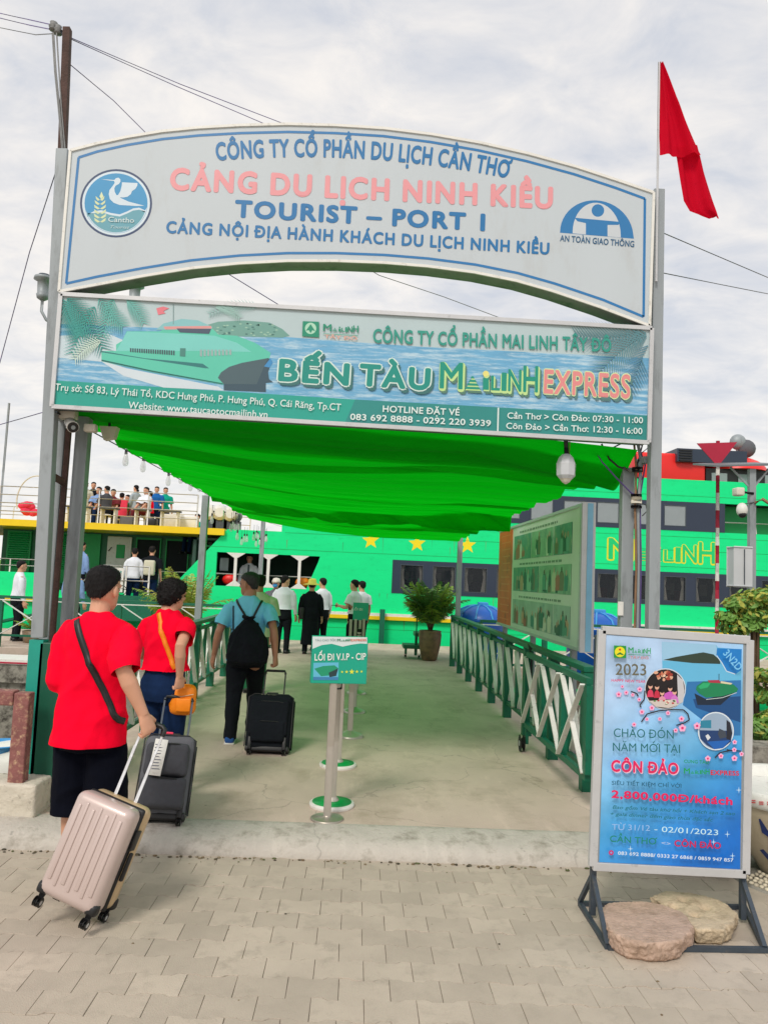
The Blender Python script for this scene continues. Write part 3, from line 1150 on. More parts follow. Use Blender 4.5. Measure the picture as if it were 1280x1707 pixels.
a.poly([b5(692, 330), b5(722, 331), b5(720, 376), b5(690, 374)], c(70, 132, 124))
a.poly([b5(562, 112), b5(600, 102), b5(632, 112), b5(600, 128), b5(612, 140), b5(572, 148)], c(222, 120, 132))
a.line([b5(655, 90), b5(655, 200)], 1.2, c(120, 150, 150))
a.build('printed_ferry', low)


def frond(a, p0, p1, sag, n, ln, col, w=1.3, both=True):
    k0 = a.k
    for i in range(n):
        t = (i + .5) / n
        x = p0[0] + (p1[0] - p0[0]) * t
        y = p0[1] + (p1[1] - p0[1]) * t - sag * 4 * t * (1 - t)
        dx, dy = p1[0] - p0[0], p1[1] - p0[1] - sag * 4 * (1 - 2 * t)
        l = math.hypot(dx, dy)
        dx, dy = dx / l, dy / l
        for s_ in ((-1, 1) if both else (1,)):
            q = ln * (0.55 + .7 * math.sin(math.pi * (t * .8 + .15)))
            ex, ey = dx * .75 - s_ * dy * .75, dy * .75 + s_ * dx * .75
            xe, ye = x + ex * q, y + ey * q
            px_, py_ = -ey * w, ex * w
            a.k = k0 + i % 2
            if all(93 < qx < 1082 for qx in (x, xe)) and ye > 495 and ye < 735:
                a.poly([(x + px_, y + py_), (x - px_, y - py_), (xe, ye)], col)
    a.k = k0 + 2


a = Art(GY, -0.00014)
a.k = 48
for p0, p1, sg, n_, ln, cl in (((112, 497), (172, 582), 6, 20, 30, c(40, 142, 134)), ((104, 498), (132, 560), -4, 18, 26, c(58, 156, 148)), ((165, 497), (205, 545), -3, 14, 22, c(96, 176, 168)),
                               ((212, 499), (240, 540), 4, 12, 20, c(110, 184, 176)), ((160, 510), (120, 590), 3, 14, 22, c(52, 150, 142)), ((190, 498), (172, 560), 3, 12, 22, c(92, 176, 166)),
                               ((170, 570), (125, 600), 6, 12, 18, c(198, 220, 206)), ((1078, 556), (960, 560), -6, 22, 34, c(84, 132, 140)), ((1078, 560), (1000, 620), 8, 18, 36, c(92, 140, 150)),
                               ((1080, 575), (1050, 650), 4, 14, 26, c(84, 132, 150)), ((430, 512), (350, 524), 6, 16, 14, c(150, 190, 186)), ((360, 512), (400, 530), 4, 12, 12, c(156, 196, 188))):
    frond(a, p0, p1, sg, n_, ln, cl, 1.1)
a.build('printed_palm_leaves', low)
tl = c(18, 148, 128)
kw = dict(lift=.0105)
lettering(low, 'CÔNG TY CỔ PHẦN MAI LINH TÂY ĐÔ', (622, 571), (1017, 587), 23, GY, c(44, 150, 134), .028, **kw)
for body, p0, p1, cp_ in (('BẾN', (466, 634), (579, 642), 36), ('TÀU', (600, 642), (714, 650), 36)):
    lettering(low, body, p0, p1, cp_, GY, c(56, 112, 112), .075, lift=.0095, shift=(4, 5), track=.09)
    lettering(low, body, p0, p1, cp_, GY, c(206, 228, 222), .085, lift=.0103, track=.09)
    lettering(low, body, p0, p1, cp_, GY, c(20, 142, 130), .04, lift=.0111, track=.09)
fat_logo(low, (733, 648), (895, 656), 46, GY, c(84, 128, 110), .0095, .05, shift=(4, 5))
fat_logo(low, (733, 648), (895, 656), 46, GY, c(190, 224, 150), .0103, .055, shift=(1, 1))
fat_logo(low, (733, 647), (895, 654), 46, GY, c(14, 146, 124), .0111, .015, dot=c(226, 220, 130))
lettering(low, 'EXPRESS', (906, 655), (1048, 664), 40, GY, c(84, 128, 128), .03, lift=.0095, shift=(4, 6), track=.06)
lettering(low, 'EXPRESS', (906, 655), (1048, 664), 40, GY, c(206, 226, 170), .06, lift=.0103, track=.06)
lettering(low, 'EXPRESS', (906, 655), (1048, 664), 40, GY, c(222, 140, 140), .025, lift=.0111, track=.06)
wt = c(216, 232, 230)
lettering(low, 'Trụ sở: Số 83, Lý Thái Tổ, KDC Hưng Phú, P. Hưng Phú, Q. Cái Răng, Tp.CT', (93, 651), (568, 685), 12, GY, wt, .01, **kw)
lettering(low, 'Website: www.taucaotocmailinh.vn', (215, 681), (446, 697), 12, GY, wt, .01, **kw)
lettering(low, 'HOTLINE ĐẶT VÉ', (638, 687), (765, 693), 11, GY, wt, .02, **kw)
lettering(low, '083 692 8888 - 0292 220 3939', (584, 700), (817, 711), 10.5, GY, wt, .02, **kw)
lettering(low, 'Cần Thơ > Côn Đảo: 07:30 - 11:00', (845, 698), (1070, 706), 10.5, GY, wt, .015, **kw)
lettering(low, 'Côn Đảo > Cần Thơ: 12:30 - 16:00', (843, 715), (1069, 724), 10.5, GY, wt, .015, **kw)
a = Art(GY, -0.00014)
a.k = 60
a.line([(830, 680), (829, 719)], 2.5, wt)
a.poly([(505, 536), (532, 537), (532, 563), (504, 561)], c(24, 140, 110))
a.ell(518, 548, 9.5, 9.5, c(170, 214, 190), 18)
a.poly([(510, 552), (518, 541), (526, 553), (521, 551), (518, 556), (515, 551)], c(24, 140, 110))
a.line([(539, 557), (597, 560)], 1, c(60, 160, 130))
a.build('small_print', low)
fat_logo(low, (539, 552), (597, 555), 12, GY, c(20, 140, 110), .0111, .02)
lettering(low, 'TÂY ĐÔ', (541, 564), (595, 568), 6, GY, c(222, 168, 150), .01, **kw)

# ================================================================== canopy
b_ = MB()
NU, NV = 420, 30
YA, YB = 5.80, 16.0
vv, ff = [], []
for i in range(NU + 1):
    u = i / NU
    Y = YA + (YB - YA) * u
    ph = (Y - 5.72) / 0.56
    sag = abs(math.sin(math.pi * ph)) ** 0.8
    sg2 = abs(math.sin(math.pi * ph * 3 + .7)) ** 0.7
    for j in range(NV + 1):
        t = j / NV
        xl, xr = -2.27 + .02 * math.sin(Y * 3), 2.0 + .02 * math.sin(Y * 5) + .13 * math.exp(-(Y - 5.8) / .5)
        x = xl + (xr - xl) * t
        md = math.sin(math.pi * t)
        am = .8 + .5 * abs(noise.noise(V((round(ph) * 7.3, 1, 1))))
        z = 2.80 - 0.045 * sag * am * (1 + .8 * md) - .020 * sg2 * (.4 + md) - 0.10 * (t ** 1.6) * min(1, (Y - 5.7) / 3 + .25)
        z -= 0.10 * md * (0.35 + .65 * min(1, (Y - 5.7) / 2.0))
        # slack folds that hang lower, and drooping right-hand hem
        for y0_, sl_, dp, wd in ((11.9, 1.7, .18, .22), (7.15, .5, .06, .16), (8.8, -.3, .03, .14), (10.1, .6, .03, .12), (13.8, .8, .05, .2)):
            q = (Y - (y0_ - sl_ * t)) / wd
            z -= dp * (math.exp(-q * q) if q > 0 else math.exp(-q * q * 6)) * (0.45 + .7 * t)
        z += .10 * math.exp(-(Y - 5.8) / .35) * (1 + .5 * t) + .075 * (1 - t)
        z -= .22 * math.exp(-((Y - 6.15) / .33) ** 2) * max(0, t - .72) / .28
        z -= 0.10 * max(0, t - .8) / .2 * (0.6 + .6 * noise.noise(V((Y * 1.1, 4, 0))))
        z += 0.035 * noise.noise(V((x * .5, Y * 1.8, 0))) + .016 * noise.noise(V((x * .8, Y * 7, 2))) * (.5 + md)
        if Y > 12.2:
            z -= .02 * (Y - 12.2) * t
        vv.append(V((x, Y, z)))
for i in range(NU):
    for j in range(NV):
        a_ = i * (NV + 1) + j
        ff.append((a_, a_ + 1, a_ + NV + 2, a_ + NV + 1))
b_.add(vv, ff, True)
zmap = [[vv[i * (NV + 1) + j] for j in range(NV + 1)] for i in range(NU + 1)]
canopy = thing('shade_canopy', 'bright green rippled fabric canopy stretched over the walkway behind the banner sign', 'canopy', (0, 5.72, 2.8))
b_.build('fabric', M['canopy'], canopy)
for (ya_, yb_, sl_) in ((5.82, 6.42, -.12), (5.83, 6.38, -.12), (5.84, 6.30, -.12), (6.95, 7.2, .5), (8.75, 8.95, -.3), (11.72, 12.05, 1.7), (13.7, 13.95, .8)):  # extra layers that darken the cloth: added shade at the front, folds behind
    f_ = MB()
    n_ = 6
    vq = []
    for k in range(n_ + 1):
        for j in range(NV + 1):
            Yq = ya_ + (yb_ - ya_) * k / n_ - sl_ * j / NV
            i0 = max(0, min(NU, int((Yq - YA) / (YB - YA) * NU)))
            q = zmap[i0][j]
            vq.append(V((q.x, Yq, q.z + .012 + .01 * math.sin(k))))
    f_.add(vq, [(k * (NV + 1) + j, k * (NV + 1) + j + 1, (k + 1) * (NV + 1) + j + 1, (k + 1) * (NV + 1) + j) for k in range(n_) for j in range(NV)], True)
    f_.build('fold_shade_layer', M['canopy'], canopy)
for k in range(1, 19):
    Yk = 5.72 + .56 * k
    f_ = MB()
    vq = []
    for d_ in (-.014, .014):
        for j in range(NV + 1):
            i0 = max(0, min(NU, int((Yk - YA) / (YB - YA) * NU)))
            q = zmap[i0][j]
            vq.append(V((q.x, Yk + d_, q.z + .010)))
    f_.add(vq, [(j, j + 1, NV + 2 + j, NV + 1 + j) for j in range(NV)], True)
    f_.build('seam', M['canopy'], canopy)
for x in (-2.28, 2.0):
    b_ = MB()
    b_.tube([(x, 5.7, 2.83), (x, 16.2, 2.86)], .006, 6)
    b_.build('support_wire', M['darksteel'], canopy)
for (x, y, z) in ((-2.36, 11.8, 2.86), (-2.36, 19.0, 3.0), (2.10, 15.85, 2.86)):
    o = MB().bx(x - .05, x + .05, y - .05, y + .05, -0.02, z).build('canopy_post', M['gal'], None, bevel=.008)
    tag(o, {11.8: 'grey square canopy post behind the left railing, nearest the street', 19.0: 'grey canopy post standing by the ship opening, farther out', 15.85: 'grey canopy post beside the big palm pot on the right'}[y], 'post', 'grey posts carrying the canopy')

# ================================================================== railings


def railing(name_label, X, Y0, Y1, pitch, z0=0.0, cat='railing', inward=1):
    t = thing('pier_railing', name_label, cat, (X, Y0, z0))
    n_ = int(round((Y1 - Y0) / pitch))
    pitch = (Y1 - Y0) / n_
    MB().bx(X - .055, X + .055, Y0 - .06, Y1 + .06, z0 + .99, z0 + 1.04).build('top_rail', M['green'], t, bevel=.006)
    MB().bx(X - .022, X + .022, Y0, Y1, z0 + .90, z0 + .94).build('upper_rail', M['green'], t)
    MB().bx(X - .022, X + .022, Y0, Y1, z0 + .17, z0 + .21).build('bottom_rail', M['green'], t)
    pm = MB().bx(-.05, .05, -.05, .05, 0, .988).mesh('post', M['green'])
    um = MB().bx(-.02, .02, -.035, .035, .213, .897).mesh('upright', M['green'])
    wm = MB().beam((0, .03, .215), (0, pitch / 2 - .03, .895), .03, .05, (1, 0, 0)).mesh('brace', M['white'])
    gm = MB().beam((0, pitch / 2 - .03, .215), (0, .03, .895), .03, .05, (1, 0, 0)).mesh('brace', M['white'])
    for k in range(n_ + 1):
        o = bpy.data.objects.new('post', pm)
        COL.objects.link(o)
        o.parent = t
        o.location = (0, k * pitch, 0)
    for k in range(2 * n_):
        if k % 2:
            o = bpy.data.objects.new('upright', um)
            COL.objects.link(o)
            o.parent = t
            o.location = (0, k * pitch / 2, 0)
        for q, (me_, dx) in enumerate(((wm, -.026), (gm, .026))):
            o = bpy.data.objects.new('brace', me_)
            COL.objects.link(o)
            o.parent = t
            o.location = (dx, k * pitch / 2, 0)
    return t


railing('long green and white lattice railing on the walkway side with the photo board', 2.01, 6.6, 15.8, 1.15)
railing('green and white lattice railing along the left side of the walkway, behind the walking people', -2.12, 7.08, 15.27, 1.17)


def cross_rail(label, x0, x1, Y, n_, z0=0.0):
    t = thing('landing_railing', label, 'railing', (x0, Y, z0))
    p = (x1 - x0) / n_
    MB().bx(x0, x1, Y - .03, Y + .03, z0 + .99, z0 + 1.04).build('top_rail', M['green'], t)
    MB().bx(x0, x1, Y - .02, Y + .02, z0 + .22, z0 + .26).build('bottom_rail', M['green'], t)
    MB().bx(x0, x1, Y - .045, Y - .02, z0 + .945, z0 + .965).build('white_rail', M['white'], t)
    for k in range(n_ + 1):
        MB().bx(x0 + k * p - .045, x0 + k * p + .045, Y - .04, Y + .04, z0, z0 + .988).build('post', M['green'], t)
    for k in range(n_):
        for s_ in (0, 1):
            z_ = (.27, .94) if s_ == 0 else (.94, .27)
            MB().beam((x0 + (k + .04) * p, Y - .03 - .018 * s_, z0 + z_[0]), (x0 + (k + .96) * p, Y - .03 - .018 * s_, z0 + z_[1]), .016, .045, (0, 1, 0)).build('brace', M['white'], t)
    return t


cross_rail('green railing with white crossed bars on the landing stage, left of the walkway', -9.6, -2.42, 16.05, 6)
cross_rail('green railing with white crossed bars in front of the blue tanks, right of the walkway', 2.3, 10.7, 14.2, 7)

# folded gate leaves and their heavy end post
xp0, xp1 = P(72, 1085, 5.75).x, P(112, 1085, 5.75).x
o = MB().bx(xp0, xp1, 5.68, 6.05, 0.0, P(90, 1070, 5.75).z).build('green_end_post', M['green2'], None, bevel=.008)
tag(o, 'massive dark green box post at the foot of the left gate posts', 'post')


def leaf_gate(label, X, Y0, Y1, sgn):
    t = thing('sliding_gate', label, 'gate', (X, Y0, 0))
    MB().bx(X - .02, X + .02, Y0, Y1, .96, 1.01).bx(X - .02, X + .02, Y0, Y1, .24, .29).build('rails', M['green'], t)
    n_ = max(1, int((Y1 - Y0) / .66))
    p = (Y1 - Y0) / n_
    for k in range(n_ + 1):
        MB().bx(X - .03, X + .03, Y0 + k * p - .04, Y0 + k * p + .04, .292, .958).build('upright', M['green'], t)
    for k in range(n_):
        MB().beam((X - .026 * sgn, Y0 + k * p + .02, .29), (X - .026 * sgn, Y0 + (k + 1) * p - .02, .96), .016, .04, (1, 0, 0)).build('brace', M['white'], t)
        MB().beam((X - .045 * sgn, Y0 + (k + 1) * p - .02, .29), (X - .045 * sgn, Y0 + k * p + .02, .96), .016, .04, (1, 0, 0)).build('brace', M['white'], t)
    yw = Y1 - .05
    MB().bx(X - .015, X + .015, yw - .02, yw + .02, .08, .238).build('wheel_fork', M['green'], t)
    w = MB().tube([(X - .05 * sgn - .02, yw, .085), (X - .05 * sgn + .02, yw, .085)], .085, 20)
    w.build('wheel', M['rubber'], t)
    MB().tube([(X - .05 * sgn - .026, yw, .085), (X - .05 * sgn + .026, yw, .085)], .028, 12).build('wheel_hub', M['frame'], t)


leaf_gate('green sliding gate leaf with white bars and a castor wheel, right of the walkway', 1.82, 5.95, 8.08, 1)
leaf_gate('green folded gate leaf behind the heavy left end post', -2.04, 6.25, 7.0, -1)
# black hose looped over the right rail
b_ = MB()
b_.tube([(1.92, 8.35, 1.02), (1.86, 8.25, 1.07), (1.84, 8.1, 1.06), (1.84, 8.0, .95), (1.85, 8.03, .7), (1.86, 7.98, .45)], .011, 8)
tag(b_.build('black_hose', M['cableblack']), 'thin black cable looped over the end of the right railing', 'cable')

# ================================================================== photo board on the right railing
BX0, BY0, BY1, BZ0, BZ1 = 2.16, PXp(966, 1085, 2.16).y, PXp(828, 1042, 2.16).y, PXp(966, 1086, 2.16).z, PXp(973, 838, 2.16).z
print('BOARD', BY0, BY1, BZ0, BZ1)
brd = thing('photo_board', 'big pale outdoor board with three rows of photo collages above the right railing', 'notice board', (BX0, BY0, BZ0))
MB().bx(BX0, BX0 + .12, BY0, BY1, BZ0, BZ1).build('board', mat('board_sheet', c(218, 226, 216), .5, var=.06, scale=2, spot=c(204, 214, 204), spot_amt=.42, spot_scale=2), brd)
MB().bx(BX0 - .006, BX0 + .126, BY0 - .012, BY0 - .001, BZ0 - .01, BZ1 + .01).bx(BX0 - .012, BX0 - .001, BY0, BY0 + .05, BZ0, BZ1).bx(BX0 - .012, BX0 - .001, BY0 + .051, BY1, BZ1 - .03, BZ1).bx(BX0 - .012, BX0 - .001, BY0 + .051, BY1, BZ0, BZ0 + .03).build('frame', M['frame'], brd)
MB().bx(BX0 + .045, BX0 + .1, BY0 - .016, BY0 - .0125, BZ0, BZ1).build('blue_edge_strip', mat('pale_blue_strip', c(132, 190, 222), .5), brd)
H_ = BZ1 - BZ0
pic = [mat('photo_teal', c(92, 150, 132), .5, var=.3, scale=4, spot=c(150, 176, 140), spot_amt=.45, spot_scale=6), mat('photo_sage', c(140, 182, 152), .5, var=.3, scale=4, spot=c(60, 130, 112), spot_amt=.42, spot_scale=5), mat('photo_mist', c(164, 188, 176), .5, var=.2, scale=3, spot=c(104, 146, 146), spot_amt=.4, spot_scale=4)]
for r_, (f0, f1) in enumerate(((.11, .335), (.41, .63), (.71, .94))):
    z1, z0 = BZ1 - f0 * H_, BZ1 - f1 * H_
    cuts = {0: (7.7, 8.45, 9.55, 10.6), 1: (7.7, 9.1, 10.6), 2: (7.7, 8.4, 10.6)}[r_]
    for k in range(len(cuts) - 1):
        mb = MB()
        mb.col = None
        mb.bx(BX0 - .006, BX0 - .001, cuts[k] + .02, cuts[k + 1] - .02, z0, z1)
        mb.build('photo_print', pic[2 if r_ == 2 else (k + r_) % 2], brd)
        mb = MB()
        for q in range(int((cuts[k + 1] - cuts[k]) * 9)):
            yy, hh = rnd.uniform(cuts[k] + .12, cuts[k + 1] - .14), rnd.uniform(.10, .30)
            x_ = BX0 - .0066 - .00012 * (q % 29)
            mb.col = rnd.choice((c(56, 96, 84), c(30, 80, 76), c(30, 80, 76), c(112, 166, 150), c(40, 110, 96), c(150, 190, 170), c(196, 150, 120), c(60, 130, 120), c(196, 196, 170), c(120, 110, 90), c(176, 90, 84), c(84, 150, 130), c(214, 216, 200)))
            w_ = rnd.uniform(.05, .11)
            zb = z0 + rnd.uniform(.0, .04)
            mb.poly([(x_, yy - w_ * .8, zb), (x_, yy + w_ * .8, zb), (x_, yy + w_, zb + hh * .55), (x_, yy + w_ * .5, zb + hh * .74), (x_, yy - w_ * .5, zb + hh * .74), (x_, yy - w_, zb + hh * .55)])
            mb.col = rnd.choice((c(196, 160, 136), c(60, 56, 50), c(176, 140, 116)))
            mb.poly([(x_ - .00006, yy + .028 * math.cos(R(t)), zb + hh * .8 + .034 * math.sin(R(t))) for t in range(0, 360, 45)])
        if mb.v:
            mb.build('printed_figures', M_PRINT, brd)
    mb = MB()
    yy = 8.1 if r_ else 8.3
    mb.col = c(128, 146, 132)
    while yy < 10.2:                       # rows of captions too small to read
        w_ = rnd.uniform(.04, .16)
        mb.poly([(BX0 - .003, yy, z1 + .03), (BX0 - .003, yy + w_, z1 + .03), (BX0 - .003, yy + w_, z1 + .055), (BX0 - .003, yy, z1 + .055)])
        yy += w_ + .035
    mb.build('caption', M_PRINT, brd)
MB().bx(BX0 - .006, BX0 - .001, 10.72, BY1 - .03, BZ0 + .04, BZ1 - .04).build('orange_text_panel', mat('orange_print', c(232, 96, 50), .5, var=.15, scale=3, spot=c(160, 60, 56), spot_amt=.4, spot_scale=2), brd)
mb = MB()
for k in range(13):
    zz = BZ1 - .12 - k * .1
    mb.col = c(236, 120, 70)
    mb.poly([(BX0 - .008, 10.85, zz), (BX0 - .008, rnd.uniform(11.2, 11.6), zz), (BX0 - .008, 11.5, zz + .014), (BX0 - .008, 10.85, zz + .014)])
mb.build('caption', M_PRINT, brd)
for yy in (7.8, 9.6, 11.4):
    MB().bx(BX0 + .03, BX0 + .09, yy - .03, yy + .03, -.3, BZ0 - .002).build('board_leg', M['gal'], brd)

# ================================================================== queue stanchions
SY = 5.60
st = thing('sign_stanchion', 'steel stanchion with the teal queue board on top, nearest to the street', 'stanchion', (P(545, 1365, SY).x, SY, 0))
sx = OFF[st.name].x
b_ = MB().lathe([(.118, 0), (.118, .008), (.108, .014), (.03, .018), (.026, .03)], (sx, SY, 0), 40)
b_.build('base_plate', mat('satin_steel', c(176, 168, 156), .4, .7, var=.06, scale=14), st)
MB().tube([(sx, SY, .02), (sx, SY, .98)], .027, 20).build('pole', M['chrome'], st)
bw0, bw1 = P(519, 1100, SY).x, P(612, 1100, SY).x
bz0, bz1 = P(565, 1139, SY).z, P(565, 1061, SY).z
MB().bx(bw0, bw1, SY - .03, SY + .045, bz0, bz1).build('board_box', mat('teal_print_board', c(12, 166, 138), .4, var=.03), st, bevel=.004)
yb = SY - .03
a = Art(yb, -0.0003)
s3 = lambda x, y: (340 + .28125 * x, 920 + .28125 * y)
xa, xb = 519.8, 611.5
a.k = 2
a.poly([(xa, 1060.5), (xb, 1063), (xb, 1074), (600, 1073), (585, 1075), (570, 1078), (552, 1073), (535, 1075), (xa, 1081)], c(214, 226, 226))
a.poly([s3(645, 655), s3(795, 655), s3(792, 760), s3(643, 757)], c(96, 186, 216))
a.poly([s3(650, 690), s3(700, 675), s3(770, 672), s3(792, 690), s3(760, 730), s3(690, 735)], c(24, 150, 110))
a.poly([s3(735, 715), s3(792, 690), s3(780, 735), s3(740, 742)], c(34, 60, 66))
a.poly([s3(643, 738), s3(792, 742), s3(792, 760), s3(643, 757)], c(60, 130, 180))
for i, (q, r_) in enumerate(((815, 2.4), (842, 3.0), (873, 4.8), (904, 3.0), (932, 2.4))):
    kk = a.k
    cx_, cy_ = s3(q, 712)
    a.star(cx_, cy_, r_, c(226, 232, 60))
    a.k = kk
a.build('board_print', st)
lettering(st, 'LỐI ĐI V.I.P - CIP', s3(652, 641), s3(957, 641), 11.5, yb, c(232, 240, 236), .02, lift=.005)
lettering(st, 'TÀU CAO TỐC', s3(655, 528), s3(780, 528), 3.6, yb, c(110, 140, 140), 0, lift=.005)
lettering(st, 'EXPRESS', s3(868, 530), s3(960, 530), 3.8, yb, c(226, 110, 70), .02, lift=.005)
fat_logo(st, s3(786, 530), s3(864, 530), 4.6, yb, c(20, 130, 90), .005, .02)
st.rotation_euler.z = R(9)

lab = ['second stanchion in the queue row, green and white base right behind the queue board post', 'third stanchion in the queue row, with a green and white rimmed base', 'fourth stanchion from the street, bare domed steel base', 'fifth stanchion from the street, small domed steel base', 'sixth stanchion from the street, domed steel base far down the row']
for i, (px_, py_) in enumerate(((553, 1343), (563, 1277), (583, 1228), (590, 1187), (594, 1156))):
    g0 = PZ(px_, py_, 0)
    X0, Y0 = g0.x, g0.y
    t = thing('queue_stanchion', lab[i], 'stanchion', (X0, Y0, 0), 'retractable stanchions in one row on the walkway')
    green_base = i < 2
    rb = .165 if green_base else .15
    if green_base:
        MB().lathe([(rb, 0), (rb + .004, .012), (rb, .026), (.15, .03)], (X0, Y0, 0), 40).build('base_rim', M['white'], t)
        MB().lathe([(.148, .02), (.146, .034), (.05, .042)], (X0, Y0, 0), 40).build('base_cover', mat('green_base_cover', c(12, 150, 74), .4, var=.1, scale=9), t)
        MB().lathe([(.052, .035), (.05, .05), (.032, .07)], (X0, Y0, 0), 24).build('collar', M['chrome'], t)
    else:
        MB().lathe([(rb, 0), (rb, .012), (.13, .03), (.06, .05), (.034, .07)], (X0, Y0, 0), 36).build('domed_base', M['chrome'], t)
    MB().tube([(X0, Y0, .04), (X0, Y0, .90)], .030, 18).build('pole', M['chrome'], t)
    MB().tube([(X0, Y0, .86), (X0, Y0, .95)], .036, 18).build('belt_head', M['black'], t)
# far queue board
fy = 15.3
X0 = P(598, 1090, fy).x
t = thing('far_sign_stanchion', 'small distant teal queue board on a stanchion, in front of the two uniformed men', 'stanchion', (X0, fy, 0))
MB().tube([(X0, fy, .02), (X0, fy, .9)], .03, 12).build('pole', M['chrome'], t)
MB().lathe([(.13, 0), (.13, .01), (.03, .03)], (X0, fy, 0), 20).build('base_plate', M['chrome'], t)
MB().bx(X0 - .15, X0 + .15, fy - .03, fy + .03, .88, 1.22).build('board_box', MATS['teal_print_board'], t)
lettering(t, 'LỐI ĐI', (588, 1017), (604, 1018), 4, fy - .03, c(210, 230, 226), .02, lift=.006)
for k, dx in enumerate((-.18, -.09, .07)):
    o = thing('far_queue_stanchion', ['leftmost slim steel stanchion beside the distant queue board', 'slim steel stanchion just left of the distant queue board post', 'slim steel stanchion just right of the distant queue board post'][k], 'stanchion', (X0 + dx, 14.6 + k * .2, 0))
    MB().tube([(X0 + dx, 14.6 + k * .2, .02), (X0 + dx, 14.6 + k * .2, .92)], .028, 12).build('pole', M['chrome'], o)
    MB().lathe([(.13, 0), (.13, .01), (.03, .03)], (X0 + dx, 14.6 + k * .2, 0), 20).build('base_plate', M['chrome'], o)

# ================================================================== ferry
SX = 22.0
ferry = thing('passenger_ferry', 'large bright green two storey ferry moored across the end of the walkway', 'ferry', (0, SX, -1.5))
XE = 17.0


def wall(parent, name, m_, pts, y=SX, d=.12):
    return MB().prism([(x, y, z) for x, z in pts], (0, d, 0)).build(name, m_, parent)


mb = MB()
sl = lambda z: -5.0 + (z - 1.46) * 0.864
for pts in ([(-13.5, -1.6), (XE, -1.6), (XE, 1.32), (sl(1.32), 1.32), (sl(1.0), 1.0), (-13.5, 1.0)],
            [(sl(1.32), 1.3201), (-3.99, 1.3201), (-3.99, 2.2699), (sl(2.27), 2.2699)],
            [(-1.42, 1.3201), (1.0, 1.3201), (1.0, 2.2699), (-1.07, 2.2699), (-1.12, 2.1)],
            [(sl(2.27), 2.27), (XE, 2.27), (XE, 2.93), (sl(2.93), 2.93)],
            [(-2.2, 2.9301), (XE, 2.9301), (XE, 3.48), (-2.2, 3.48)],
            [(-2.2, 3.4801), (3.4, 3.4801), (3.4, 4.3299), (-2.2, 4.3299)],
            [(-2.2, 4.33), (XE, 4.33), (XE, 4.985), (-2.2, 4.985)]):
    mb.prism([(x, SX, z) for x, z in pts], (0, .12, 0))
mb.build('hull_side', M['shipgreen'], ferry)
mb = MB()
for z in (-.55, .28, 2.42, 2.9, 3.3, 4.5):
    mb.bx((-4.5 if z < 2.9 else -2.1), XE, SX - .004, SX, z, z + .012)
mb.build('weld_line', M['shipgreen2'], ferry)
rs_ = random.Random(4)
mb = MB()
for k in range(34):
    xx, zz, ll, ww = rs_.uniform(-4, 12), rs_.choice((1.30, 2.90, 3.46, 4.95, 2.7, .54)), rs_.uniform(.12, .5), rs_.uniform(.008, .028)
    mb.col = rs_.choice((c(40, 178, 108), c(96, 168, 104), c(70, 150, 96), c(30, 190, 118)))
    mb.poly([(xx, SX - .003, zz), (xx + ww, SX - .003, zz), (xx + ww * .6, SX - .003, zz - ll), (xx + ww * .4, SX - .003, zz - ll)])
mb.build('rust_streaks', M_PRINT, ferry, kind='stuff')
MB().bx(-2.2, XE, SX + .13, SX + 7, 4.90, 4.98).build('roof_deck', M['shipgreen2'], ferry)
MB().bx(-13.5, -4.2, SX + .13, SX + 7, .92, 1.0).bx(-4.19, XE, SX + .13, SX + 7, .40, .48).build('main_deck', M['shipdark'], ferry)
# decks and cabin interior
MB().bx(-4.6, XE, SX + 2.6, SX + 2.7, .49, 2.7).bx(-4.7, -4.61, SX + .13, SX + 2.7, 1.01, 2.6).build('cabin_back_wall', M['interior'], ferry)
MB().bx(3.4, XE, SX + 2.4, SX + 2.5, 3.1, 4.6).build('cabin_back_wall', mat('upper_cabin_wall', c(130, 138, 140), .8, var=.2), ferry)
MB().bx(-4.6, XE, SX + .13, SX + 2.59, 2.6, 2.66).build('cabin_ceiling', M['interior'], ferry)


def window_strip(z0, z1, xa, xb, wins, wz0, wz1, gl, cur):
    mb = MB()
    y0, y1 = SX - .012, SX + .05
    mb.bx(xa, xb, y0, y1, z0, wz0)
    mb.bx(xa, xb, y0, y1, wz1, z1)
    prev = xa
    for w in wins + [None]:
        nx = xb if w is None else w
        if nx > prev:
            mb.bx(prev, nx, y0, y1, wz0 + .0001, wz1 - .0001)
        prev = nx + .66 if w is not None else nx
    mb.build('window_strip', M['navy'], ferry)
    for w in wins:
        f = MB()
        for (a0, a1, b0, b1) in ((w, w + .66, wz0, wz0 + .022), (w, w + .66, wz1 - .022, wz1), (w, w + .022, wz0 + .0221, wz1 - .0221), (w + .638, w + .66, wz0 + .0221, wz1 - .0221)):
            f.bx(a0, a1, SX - .02, SX + .03, b0, b1)
        wo = f.build('window', M['darksteel'], ferry)
        OFF[wo.name] = OFF[ferry.name]
        MB().bx(w + .023, w + .637, SX + .0, SX + .008, wz0 + .023, wz1 - .023).build('pane', gl, wo)
        if cur:
            q = MB()
            for s_ in (0, 1):
                if rnd.random() < .8:
                    xx = w + (.03 if s_ == 0 else .50)
                    pts, n_ = [], 6
                    for i in range(n_):
                        wd = .13 * (0.5 + .5 * abs(1 - 2 * (i / (n_ - 1) * .8)))
                        pts.append((xx + (0 if s_ == 0 else .13 - wd), xx + (wd if s_ == 0 else .13), wz0 + .03 + (wz1 - wz0 - .06) * i / (n_ - 1)))
                    for i in range(n_ - 1):
                        a_, b__ = pts[i], pts[i + 1]
                        q.add([(a_[0], SX + .07, a_[2]), (a_[1], SX + .09, a_[2]), (b__[1], SX + .09, b__[2]), (b__[0], SX + .07, b__[2])], [(0, 1, 2, 3)])
            if q.v:
                q.build('curtain', M['curtain'], wo)


